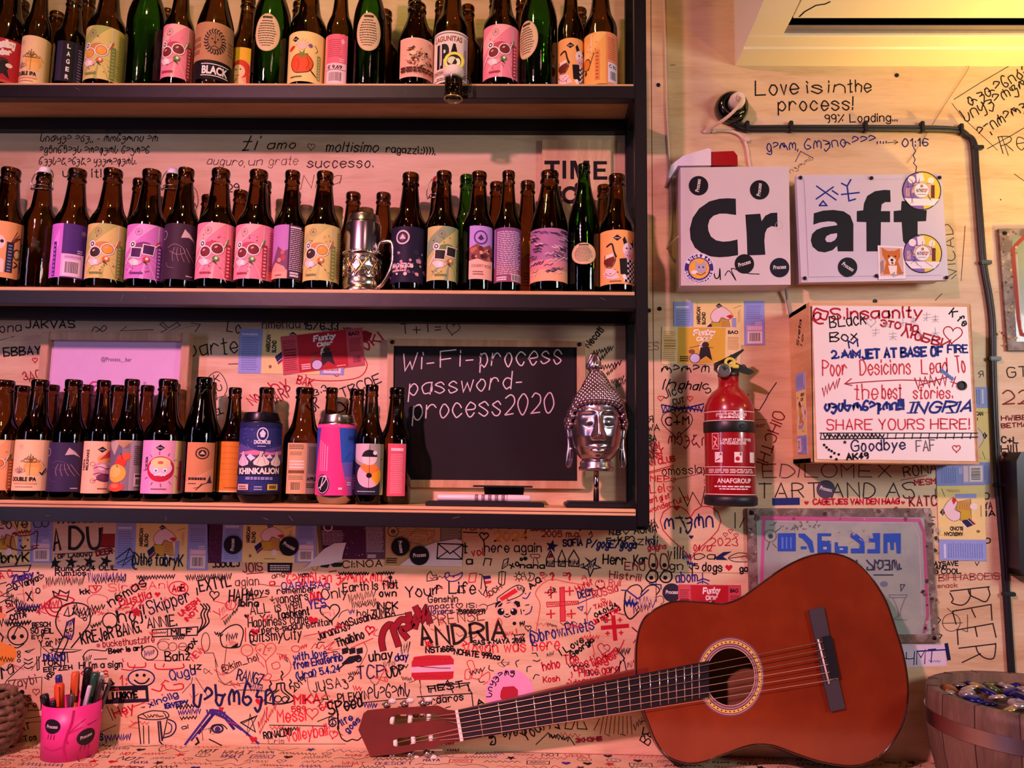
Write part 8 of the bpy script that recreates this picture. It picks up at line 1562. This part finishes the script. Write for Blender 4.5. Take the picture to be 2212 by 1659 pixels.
H(5, '@kim_hoi', 95, 310, 435, 200, 60, '#4a1c1c', 1.8); L(5, [(130, 60), (110, 240), (90, 320), (150, 330), (240, 260)], 1.4, '#6a2420', True); L(5, [(20, 200), (50, 360), (130, 440), (240, 430), (310, 420)], 1.4, BR_, True); L(5, [(50, 400), (110, 440), (180, 400)], 1.4, BR_); H(5, 'RANGZ', 225, 390, 470, 440, 100, '#1a1848', 2.4); SC(5, 340, 460, 470, 480, 40, '#2a2070', 2, 12); L(5, [(240, 490), (400, 490), (510, 500)], 1.6)
H(5, 'with love', 775, 210, 1090, 165, 70, BLU, 2.4); HT(5, 1170, 135, 22, K, False, 1.6); H(5, 'from Ekaterinb', 775, 290, 1240, 205, 70, BLU, 2.4); H(5, '(Ural) 5.4.24', 800, 385, 1215, 310, 64, BLU, 2.4); L(5, [(870, 375), (990, 360)], 1.4)
for x in (1260, 1330, 1400): F(5, [(x-30, 95), (x+30, 80), (x+34, 135), (x-24, 150)], '#15131c')
F(5, [(1230, 235), (1300, 170), (1400, 150), (1420, 185), (1330, 235), (1240, 250)], '#17131e'); O(5, 1390, 190, 26, 4); L(5, [(1200, 290), (1260, 240)], 3); L(5, [(1440, 30), (1475, 110), (1420, 230), (1330, 380)], 1.4, BR_, True); H(5, 'TCP', 1380, 385, 1640, 370, 120, '#3a1c4a', 2.8); H(5, 'UDP', 1670, 370, 1835, 330, 90, K, 2.8); L(5, [(1500, 390), (1560, 440), (1620, 330)], 1.4, BR_, True); H(5, 'uhay', 1495, 215, 1720, 190, 90, K, 2.8); H(5, 'day', 1745, 210, 1870, 195, 64, BLU, 2.6); SC(5, 1630, 240, 1740, 230, 30, '#5a2430', 1.6, 12); SC(5, 1790, 100, 1880, 90, 60, K, 3, 12)
H(5, '2019', 775, 510, 890, 400, 60, K, 2); H(5, 'JUSAგა', 960, 510, 1350, 430, 90, '#2a1820', 2); L(5, [(1060, 460), (1100, 580), (1040, 570)], 2.6); L(5, [(900, 380), (915, 480), (960, 560)], 1.4, BR_); H(5, 'PLEKYN', 1200, 610, 1490, 575, 80, K, 2.2); H(5, 'ასამარს', 1490, 570, 1880, 545, 130, '#2a1820', 2.2); L(5, [(1430, 610), (1890, 565)], 2); SC(5, 1340, 470, 1420, 480, 26, RD, 2, 6)
# khinkali drawing with steam
L(5, [(610, 430), (680, 425), (690, 490), (770, 560), (750, 600), (640, 622), (520, 610), (495, 580), (540, 520), (600, 490), (610, 430)], 3.2, K, True); L(5, [(650, 435), (660, 500), (730, 560), (700, 600)], 2.6, K, True); L(5, [(630, 490), (560, 540), (545, 590)], 2.6, K, True); O(5, 620, 575, 34, 2.4, K, 30); O(5, 690, 580, 30, 2.4, K, 28); L(5, [(585, 595), (600, 545)], 2.4)
for x, y in ((545, 405), (655, 310), (735, 390)): L(5, [(x, y), (x+14, y+25), (x-4, y+50), (x+8, y+85)], 3, K, True)
HT(5, 445, 600, 44, '#b8182a', True); HT(5, 385, 960, 40, '#b8182a', True, 1, .2); HT(4, 2115, 670, 26, '#b8182a', True); H(5, 'MIKA', 780, 625, 1020, 610, 80, RD, 3.4); H(5, '589', 755, 700, 885, 695, 52, RD, 2); H(5, '647', 1035, 690, 1160, 640, 60, RD, 2.2); HT(5, 948, 710, 62, RD, False, 2); L(5, [(950, 600), (1060, 580), (1000, 650)], 1.6); H(5, 'Messi', 620, 795, 885, 780, 110, '#d02a38', 2.6); SC(5, 430, 830, 520, 690, 50, RD, 3.2, 18); SC(5, 440, 900, 600, 640, 30, RD, 2.4, 20); ST(5, 350, 810, 0.1)
L(5, [(265, 800), (420, 735), (320, 925), (355, 720), (405, 890), (265, 800)], 2.6); L(5, [(290, 805), (400, 750)], 1.6); H(5, 'RONALDO', 490, 955, 750, 920, 60, K, 2.4); SC(5, 640, 865, 830, 860, 16, K, 2.2, 14); H(5, 'Cris', 530, 1005, 680, 1000, 50, '#8a4a44', 1.2); H(5, 'Volleyball', 705, 985, 1095, 920, 110, '#d03a44', 2.4); HT(5, 1150, 915, 42, '#d03a44', False, 2.4, .2); L(5, [(540, 825), (900, 830), (1080, 835)], 1.8); L(5, [(1000, 790), (1150, 730)], 2); L(5, [(360, 1000), (600, 1005), (1270, 1005)], 1, BR_)
H(5, 'SPeed', 1110, 725, 1430, 640, 110, K, 3.2, slant=.1); L(5, [(1190, 690), (1200, 860)], 3.4); H(5, 'life', 1240, 830, 1340, 770, 60, BLU, 2.2); H(5, 'goes', 1290, 900, 1410, 780, 54, BLU, 2.2); O(5, 1142, 805, 34, 2.6, '#1a1848'); L(5, [(1142, 770), (1142, 840)], 2); L(5, [(1142, 805), (1118, 828)], 2); L(5, [(1142, 805), (1166, 828)], 2)
L(5, [(1200, 720), (1190, 760), (1205, 800), (1190, 850), (1210, 900), (1230, 950), (1280, 980), (1330, 960), (1380, 970), (1420, 940)], 2.6, K, True); SC(5, 1440, 630, 1570, 640, 26, BLU, 2.6, 10)
# centre
L(3, [(10, 520), (40, 490), (60, 530), (90, 520), (100, 560), (10, 575), (10, 520)], 1.8); L(3, [(165, 510), (195, 500), (205, 530), (270, 520), (310, 500), (300, 540), (260, 570), (200, 575), (165, 545), (165, 510)], 2.6, PU, True); Dt(3, 235, 535, 10, PU); L(3, [(375, 510), (432, 505), (420, 580), (365, 585), (375, 510)], 2, RD); L(3, [(455, 515), (480, 520), (470, 640)], 2)
F(3, [(490, 530), (550, 525), (555, 552), (495, 560)], '#1c1a5a'); F(3, [(500, 575), (560, 568), (555, 590), (510, 600)], '#b0242e'); L(3, [(490, 530), (525, 700)], 2.4); L(3, [(520, 620), (490, 690), (500, 700)], 2)
H(2, 'Your', 1845, 800, 2160, 770, 100, K, 2.4); H(3, 'r Life', 90, 680, 420, 680, 100, K, 2.4); L(3, [(450, 650), (480, 690)], 2); H(3, 'Genshin', 20, 755, 270, 750, 52, K, 1.9); H(3, 'impact', 10, 815, 235, 800, 44, '#3a1c3a', 1.8); HT(3, 285, 785, 30, '#3a1c2a', False, 2); H(3, 'IS:', 350, 800, 430, 798, 36, K, 1.6); H(3, 'lovers', 45, 855, 230, 850, 44, '#3a1c5a', 2); H(3, '758086991', 262, 855, 500, 850, 36, K, 2.2); L(3, [(455, 785), (490, 770), (525, 790), (505, 835)], 1.4, K, True); L(3, [(510, 710), (545, 690), (540, 715)], 2.6, RD); H(3, 'DDH', 555, 700, 650, 630, 40, BR_, 2)
L(3, [(620, 590), (625, 500), (650, 490), (680, 500), (670, 600), (655, 612), (620, 590)], 2); L(3, [(650, 490), (645, 600)], 1.6); L(3, [(790, 500), (800, 520)], 1.8); O(3, 795, 535, 22, 1.8)
for k in range(8): a = k*.785; L(3, [(795+30*cos(a), 535+30*sin(a)), (795+44*cos(a), 535+44*sin(a))], 1.6)
L(3, [(880, 500), (925, 520), (910, 565), (870, 570), (890, 540), (880, 500)], 1.8, K, True); SC(3, 840, 510, 860, 560, 14, K, 1.6, 6); H(3, 'A.Q', 895, 640, 985, 570, 40, K, 2.6)
L(3, [(610, 715), (770, 610), (840, 640), (800, 700), (650, 755), (610, 745), (610, 715)], 1.8, K, True); F(3, [(625, 720), (760, 635), (785, 665), (650, 745)], '#c8242e'); SC(3, 780, 630, 840, 650, 22, K, 1.8, 10); L(3, [(525, 785), (610, 755)], 1.6)
# panda
F(3, [(590, 800), (595, 760), (630, 740), (655, 765), (640, 790)], K); F(3, [(740, 765), (765, 740), (800, 750), (805, 790), (775, 800)], K); O(3, 690, 825, 92, 2, '#e8a8a0', 78); Dt(3, 640, 835, 30); Dt(3, 750, 835, 30); Dt(3, 652, 822, 9, '#f0e4e0'); Dt(3, 738, 822, 9, '#f0e4e0'); F(3, [(672, 852), (712, 852), (692, 866)], K); L(3, [(665, 870), (692, 882), (720, 868)], 2.4, K, True)
L(3, [(825, 715), (860, 720), (890, 670)], 2.4, PU, True); Dt(3, 850, 680, 6, PU); L(3, [(850, 860), (890, 840), (905, 790)], 2.4, PU, True); L(3, [(810, 815), (815, 855)], 2); L(3, [(850, 780), (880, 775)], 2); Dt(3, 835, 825, 7)
for x, y, h in ((985, 500, 1), (1180, 505, 1)): L(3, [(x-10, y), (x+25, y)], 2.2, RD); L(3, [(x-10, y+22), (x+25, y+22)], 2.2, RD)
for x in (1075, 1220): H(3, '?', x-15, 565, x+15, 565, 60, RD, 3.4)
# map outline and crosses
L(3, [(940, 1000), (975, 780), (935, 680), (990, 600), (1080, 560), (1240, 590), (1365, 600), (1365, 540), (1330, 560), (1350, 525), (1368, 555)], 1.6, '#c83038', True); L(3, [(1000, 1050), (1150, 985), (1360, 965)], 1.6, '#c83038', True); L(3, [(1365, 640), (1375, 900), (1440, 1205)], 1.6, '#c83038'); F(3, [(1142, 630), (1180, 625), (1190, 915), (1148, 918)], '#c84048'); L(3, [(1142, 630), (1180, 625), (1190, 915), (1148, 918), (1142, 630)], 2, RD); L(3, [(1030, 755), (1300, 745), (1300, 770), (1035, 795), (1030, 755)], 2, RD); SC(3, 1040, 770, 1140, 770, 12, RD, 1.6, 14); SC(3, 1190, 765, 1295, 758, 10, RD, 1.4, 12)
for x, y, r in ((1065, 670, 48), (1225, 660, 34), (1065, 855, 34), (1240, 855, 34)): L(3, [(x-r, y+2), (x+r, y-4)], 3.4, '#c0242e'); L(3, [(x, y-r), (x+3, y+r)], 3.4, '#c0242e')
H(3, 'Нufef', 1290, 665, 1430, 600, 50, RD, 1.8); H(3, 'DECM', 1305, 720, 1425, 690, 56, '#2a1c50', 2.4); L(3, [(1300, 765), (1440, 705)], 2, PU); L(3, [(1295, 800), (1340, 790), (1330, 825), (1295, 800)], 2.4, '#4a3a80'); O(3, 1485, 600, 40, 1.8, RD, 36); Dt(3, 1475, 580, 7); Dt(3, 1500, 578, 7); L(3, [(1460, 615), (1485, 640), (1525, 625)], 2.6, K, True); H(3, 'Ruli', 1560, 610, 1660, 615, 50, '#b03a44', 1.6); H(3, 'ROSSIa', 1430, 720, 1640, 660, 60, RD, 1.8); HT(3, 1512, 738, 20, RD, False, 1.6); H(3, 'TANYA', 1440, 815, 1590, 770, 36, RD, 1.9); H(3, '04.01.24', 1450, 885, 1635, 790, 36, K, 2.2); H(3, 'Ja marr:ed', 1435, 945, 1660, 820, 40, RD, 2.6)
L(3, [(1505, 972), (1720, 955)], 9, '#b8182a'); L(3, [(1598, 878), (1615, 1070)], 9, '#b8182a')
for x, y in ((1545, 910), (1655, 905), (1550, 1020), (1665, 1015)): L(3, [(x-16, y), (x+16, y-2)], 2.8, RD); L(3, [(x, y-16), (x+1, y+16)], 2.8, RD)
L(3, [(1760, 970), (1820, 1020)], 3, DR); L(3, [(1770, 1100), (1800, 1060)], 2, DR)
# big red word blob and Andria
RB_ = '#8a1422'
for pts in ([(1625, 1290), (1612, 1200), (1640, 1100), (1700, 1060), (1740, 1160), (1770, 1250)], [(1740, 1080), (1800, 1010), (1870, 1030), (1860, 1090), (1800, 1110), (1850, 1180)], [(1870, 960), (1900, 1060), (1960, 960), (1930, 1080)], [(1940, 900), (2000, 1010), (2030, 920), (2070, 1030)]): L(2, pts, 15, '#1a0c10', True); 
for pts in ([(1625, 1290), (1612, 1200), (1640, 1100), (1700, 1060), (1740, 1160), (1770, 1250)], [(1740, 1080), (1800, 1010), (1870, 1030), (1860, 1090), (1800, 1110), (1850, 1180)], [(1870, 960), (1900, 1060), (1960, 960), (1930, 1080)], [(1940, 900), (2000, 1010), (2030, 920), (2070, 1030)]): L(2, pts, 12, RB_, True)
H(3, 'PRENSE', 30, 960, 500, 900, 90, '#5a2c24', 1.8); H(2, 'A', 2000, 1250, 2090, 1230, 170, '#241810', 5.4); H(3, 'NDRIA', 90, 1120, 680, 1060, 150, '#241810', 5); H(3, 'SAS + MAYA 2024', 405, 1118, 845, 1095, 36, K, 2.2); H(3, 'Just', 0, 1140, 60, 1120, 60, RD, 2); L(3, [(270, 1105), (320, 1080), (355, 1110), (310, 1125)], 2.8, RD); H(3, 'Vovan was here', 320, 1200, 1140, 1155, 96, '#d02e36', 2.4); H(3, 'NST:666', 0, 1185, 235, 1170, 44, K, 2.8); H(3, 'NCHATE 999.ca', 240, 1195, 625, 1245, 44, K, 2.6); L(3, [(590, 960), (620, 890), (650, 940), (600, 1010), (690, 1030), (640, 1050)], 2, '#c83a40', True); Dt(3, 755, 935, 16); SC(3, 800, 940, 840, 935, 18, K, 3, 6); HT(3, 872, 975, 28, K, False, 2); L(3, [(735, 1020), (760, 1035), (840, 1025), (810, 1075), (770, 1080), (755, 1040)], 2.4); L(3, [(775, 1020), (770, 980)], 2.4, RD); L(3, [(815, 1040), (800, 1060)], 2.2, RD)
H(3, '@brow.Rhets', 900, 1100, 1435, 985, 100, BLU, 2.4); H(3, 'I Love', 1160, 1210, 1350, 1090, 56, K, 2.4); H(3, 'Georgia', 1250, 1225, 1435, 1085, 44, K, 2.6); H(3, 'The', 1185, 1285, 1305, 1270, 80, RD, 2.2); HT(3, 1515, 1150, 56, '#a02430', False, 2, .2); L(3, [(1570, 1200), (1620, 1140), (1640, 1180), (1690, 1080)], 2.4, RD, True); H(3, 'bestings', 1460, 1310, 1640, 1190, 60, RD, 2); L(3, [(905, 1190), (940, 1188), (955, 1215)], 2); L(3, [(915, 1250), (950, 1260), (975, 1245)], 2); SC(3, 1030, 1210, 1090, 1190, 20, K, 1.4, 10)
L(6, [(2010, 100), (2040, 140), (2030, 160)], 3); SC(6, 1990, 90, 2080, 90, 26, K, 3, 12); L(6, [(2020, 160), (1990, 230), (1900, 300)], 2); L(6, [(2040, 160), (2060, 260)], 2.2); L(6, [(2010, 160), (2000, 260)], 2); SC(6, 2060, 200, 2120, 170, 30, DR, 2, 8)
# red lips box, flower disc
F(6, [(500, 170), (520, 130), (620, 118), (780, 120), (805, 150), (805, 185), (500, 205)], '#b82432'); F(6, [(498, 205), (805, 185), (805, 235), (500, 245)], '#e8b4c4'); F(6, [(500, 245), (805, 235), (800, 285), (770, 296), (520, 298), (498, 270)], '#b82432'); L(6, [(560, 200), (700, 212), (780, 212)], 1.6)
for k in range(9): L(6, [(510+k*32, 140+random.uniform(-8, 8)), (540+k*30, 150+random.uniform(-8, 8))], 1, '#8a1420'); L(6, [(510+k*32, 270+random.uniform(-8, 8)), (540+k*30, 276+random.uniform(-8, 8))], 1, '#8a1420')
Dt(6, 1210, 395, 180, '#e8a8c4'); a_ = C(6, 1210, 395); W.disc(a_[0], a_[1], 52, '#e4a0c0', n=36); F(6, [(1145, 380), (1160, 348), (1240, 342), (1270, 370), (1270, 430), (1240, 460), (1160, 455), (1140, 420)], '#b02434')
for i, ch in enumerate('სიყვარულიშენ'):
    a = radians(185-i*17); x, y = 1212+132*cos(a), 392-132*sin(a); b = (x+26*sin(a), y+26*cos(a)); H(6, ch, x-13*sin(a), y-13*cos(a), x+13*sin(a), y+13*cos(a), 40, K, 1.9)
for a in (2.2, 1.75, 1.3, .9, .55, 2.7): L(6, [(1210+200*cos(a), 395-200*sin(a)), (1210+230*cos(a+.08), 395-230*sin(a+.08)), (1210+250*cos(a), 395-250*sin(a))], 2, K, True)
L(6, [(885, 290), (890, 230), (925, 225), (920, 290), (885, 290)], 1.8, '#c8303a', True); L(6, [(930, 240), (900, 170), (940, 160), (960, 220)], 1.8, '#c8303a', True); L(6, [(930, 290), (960, 220), (1010, 240), (990, 290), (940, 285)], 1.8, '#c8303a', True); L(6, [(1010, 270), (1060, 240), (1060, 300), (1020, 330)], 1.8, '#c8303a', True)
H(6, 'hoho', 1455, 230, 1575, 205, 60, RD, 2.4); H(6, 'Kosh', 1455, 315, 1570, 305, 40, RD, 2); H(6, 'Place gare', 1715, 275, 2000, 240, 60, RD, 2.2); H(6, '!', 1660, 280, 1680, 280, 40, RD, 2); H(6, 'eidosu', 1625, 350, 1800, 310, 40, RD, 2.2); H(6, 'bestings', 1680, 235, 1960, 150, 70, RD, 2.2); Dt(6, 1640, 295, 7, RD); O(6, 1560, 370, 40, 1.6, '#c85a3a', 16)
SC(6, 560, 310, 570, 430, 20, K, 2.8, 12); H(6, 'HEST', 625, 385, 870, 350, 44, K, 2.4); L(6, [(610, 345), (920, 318)], 2.6); L(6, [(720, 370), (760, 300), (800, 390)], 2.4); L(6, [(820, 350), (910, 330), (915, 380)], 2.4); L(6, [(640, 360), (640, 390)], 2.4); H(6, 'lerdaros', 590, 480, 875, 440, 50, K, 2.2); L(6, [(900, 330), (935, 395), (945, 490)], 2.2); L(6, [(540, 420), (940, 395)], 2.2); L(6, [(745, 500), (780, 490)], 2); H(6, 'A', 980, 485, 1020, 470, 40, K, 2.6)
# under the neck
L(6, [(1060, 720), (1100, 710), (1105, 760), (1070, 765), (1085, 740)], 3, K, True); Dt(6, 1075, 705, 20); H(6, 'eye a', 1165, 710, 1330, 690, 60, K, 2); H(6, 'You', 1330, 745, 1440, 660, 80, K, 2.2); H(6, '!!', 1460, 660, 1500, 650, 34, K, 2); L(6, [(1400, 765), (1490, 680), (1520, 720), (1560, 690), (1600, 730), (1640, 710), (1680, 768)], 2, K); SC(6, 1490, 700, 1640, 730, 16, K, 2, 14); H(6, 'ЗКНЗНВ', 1690, 750, 1875, 735, 28, '#a0203a', 2.6)
for k in range(8): x = 1890+k*28; L(6, [(x, 560), (x-26+k*5, 690)], 1.4, '#3a2a24')
L(6, [(1905, 690), (1935, 705)], 1.4); L(6, [(2010, 690), (2050, 700)], 1.4); L(6, [(1620, 600), (1610, 650), (1660, 655), (1680, 600)], 2); L(6, [(1700, 600), (1700, 650), (1770, 655), (1745, 600)], 2); L(6, [(1860, 580), (1820, 660)], 1.6); L(6, [(1540, 640), (1570, 650), (1560, 620)], 3); SC(6, 2110, 640, 2200, 560, 30, K, 2, 10); L(6, [(2180, 640), (2170, 690), (2210, 690)], 2.6); L(6, [(2200, 590), (2160, 600)], 1.8); H(7, 'Be', 0, 1500, 40, 1440, 60, K, 2)
for x0, y0, w_, t_ in ((745, 700, 60, RD), (760, 760, 80, DR)): SC(6, x0, y0+55, x0+w_, y0+50, 16, t_, 3, 8)
for k in range(110):
    x, y = random.uniform(0, 1360), random.uniform(1245, 1600); c_ = random.choice((RD, '#c03a40', '#c04a44', K, BR_, '#2a1820')); w_ = random.uniform(.9, 2)
    if k % 3: W.stroke([(x+random.uniform(-14, 14), y+random.uniform(-9, 9)) for _ in range(random.randint(3, 6))], w_, c_, True)
    else: W.scrib(x, y, x+random.uniform(14, 46), y+random.uniform(-9, 9), random.uniform(3, 7), c_, w_, random.randint(5, 12))
W.lay(WALL, pxfn(0.), .0002, .000004, cyc=60)
# handwriting on the beer labels and counter
LP = Pad(-1)
CR[18] = (0, 1110, .226)
def labelink(): 
    global W; W_ = W; W = LP
    H(1, '@the fabryK', 1265, 485, 1745, 500, 110, '#1a2c4a', 2.6); L(1, [(1110, 430), (1240, 330), (1290, 400), (1170, 500), (1240, 330)], 2.4, '#1a3a5a'); L(1, [(1120, 470), (1270, 400)], 2, '#1a3a5a')
    H(1, 'Love', -40, 140, 260, 130, 90, '#4a3414', 2.2); O(1, 360, 90, 42, 1.8, '#3a3a5a'); O(1, 430, 90, 34, 1.8, '#3a3a5a'); H(1, 'gabryK', -120, 470, 275, 455, 90, '#1a2418', 3)
    L(1, [(100, 260), (130, 180), (180, 210), (290, 200), (355, 165), (350, 260), (340, 330), (230, 350), (110, 330), (100, 260)], 2.2, '#6a1c14', True); Dt(1, 190, 255, 9, '#3a1410'); Dt(1, 265, 250, 9, '#3a1410'); L(1, [(195, 305), (218, 330), (245, 305)], 3, '#1a0c0a'); SC(1, 180, 180, 290, 170, 16, '#8a241a', 2.4, 8); L(1, [(300, 310), (370, 300)], 2, '#6a1c14'); L(1, [(300, 325), (365, 330)], 2, '#6a1c14'); SC(1, -40, 260, 60, 250, 60, '#6a2414', 2, 8); L(1, [(110, 330), (60, 300)], 1.6, '#6a1c14')
    W = W_
labelink()
mb = MB(); LP.lay(mb, pxfn(-.0012), .0002); 
_lab = [o for o in bpy.data.objects if o.name.startswith('beer_label')]
def join_into(obj, mb):      # ink written on the labels belongs to the labels' own meshes
    me = obj.data; V = [tuple(v.co) for v in me.vertices]; Fs = [tuple(q.vertices) for q in me.polygons]; mi = [q.material_index for q in me.polygons]; ms = list(me.materials); n0 = len(V)
    V += mb.v
    for f, m in zip(mb.f, mb.m):
        mat = mb.ml[m]
        if mat not in ms: ms.append(mat)
        Fs.append(tuple(i+n0 for i in f)); mi.append(ms.index(mat))
    nm = bpy.data.meshes.new(me.name); nm.from_pydata(V, [], Fs)
    for m in ms: nm.materials.append(m)
    nm.polygons.foreach_set('material_index', mi); nm.update(); obj.data = nm
xcut = at(180, 1180).x
for o in _lab:
    lb = o.get('label', '')
    if 'scribbled cat' in lb or 'with handwriting' in lb:
        left = 'cat' in lb; sub = MB(); sub.v = mb.v; sub.ml = mb.ml
        for f, m in zip(mb.f, mb.m):
            if (mb.v[f[0]][0] < xcut) == left: sub.f.append(f); sub.m.append(m)
        join_into(o, sub)
# counter marks (in metres on the top)
random.seed(21); Q = Pad(); cols = [K, K, K, K, BLU, RD, RD, '#8a2a28', '#5a2a28', PU]
words = ['NOT', 'WHAT', 'ONESOFT', 'MAYA', 'was here', 'NOT', 'WHAT']
x = -1.15
for row in range(9):
    y = -.012-row*.021; x = -1.15+random.uniform(0, .04)
    while x < 1.0:
        r = random.random(); c_ = random.choice(cols); s_ = random.uniform(.009, .017)
        if r < .2:
            t = random.choice(words); l = len(t)*s_*random.uniform(.6, .85); Q.hand(t, x, y-s_*.6, s_, c_, random.uniform(.0012, .002), x+l, y-s_*.6+random.uniform(-.006, .006), slant=random.uniform(-.2, .4))
        elif r < .62: l = random.uniform(.03, .08); Q.scrib(x, y, x+l, y+random.uniform(-.006, .006), s_*.5, c_, random.uniform(.001, .0018), random.randint(8, 20))
        elif r < .70: l = .03; Q.heart(x+.012, y, .009, c_, random.random() < .5, .0014)
        elif r < .78: l = .032; Q.ring(x+.014, y, .013, .0014, c_, .009); Q.disc(x+.010, y+.002, .0016, c_, n=8); Q.disc(x+.018, y+.002, .0016, c_, n=8); Q.stroke([(x+.008, y-.003), (x+.014, y-.006), (x+.020, y-.003)], .0013, c_, True)
        elif r < .84: l = .05; Q.stroke([(x, y-.009), (x+.04, y-.008), (x+.041, y+.008), (x, y+.007)], .0016, c_, closed=True); Q.scrib(x+.006, y, x+.034, y, .004, c_, .0014, 8)
        elif r < .90: l = .028; Q.star(x+.012, y, .011, c_, random.random())
        else: l = .06; Q.stroke([(x+.06*k/6, y+random.uniform(-.009, .009)) for k in range(7)], .0015, c_, True)
        x += l+random.uniform(.006, .022)
for k in range(24): x, y = random.uniform(-1.1, .9), random.uniform(-.2, -.01); Q.stroke([(x, y), (x+random.uniform(-.12, .12), y+random.uniform(-.02, .02))], .0011, random.choice(cols))
Q.stroke([(-.06, -.003), (.6, -.003)], .0026, '#9a2438')
Q.lay(COUNTER, lambda x, y, o: (x, y, CZ+o), .0002, .000004, cyc=60, clip=(-2.1, -.49, 2.3, -.001))
COUNTER.build('counter_top', label='graffiti covered plywood counter along the wall below the shelf', cat='counter')
WALL.build('wall_back', kind='structure')
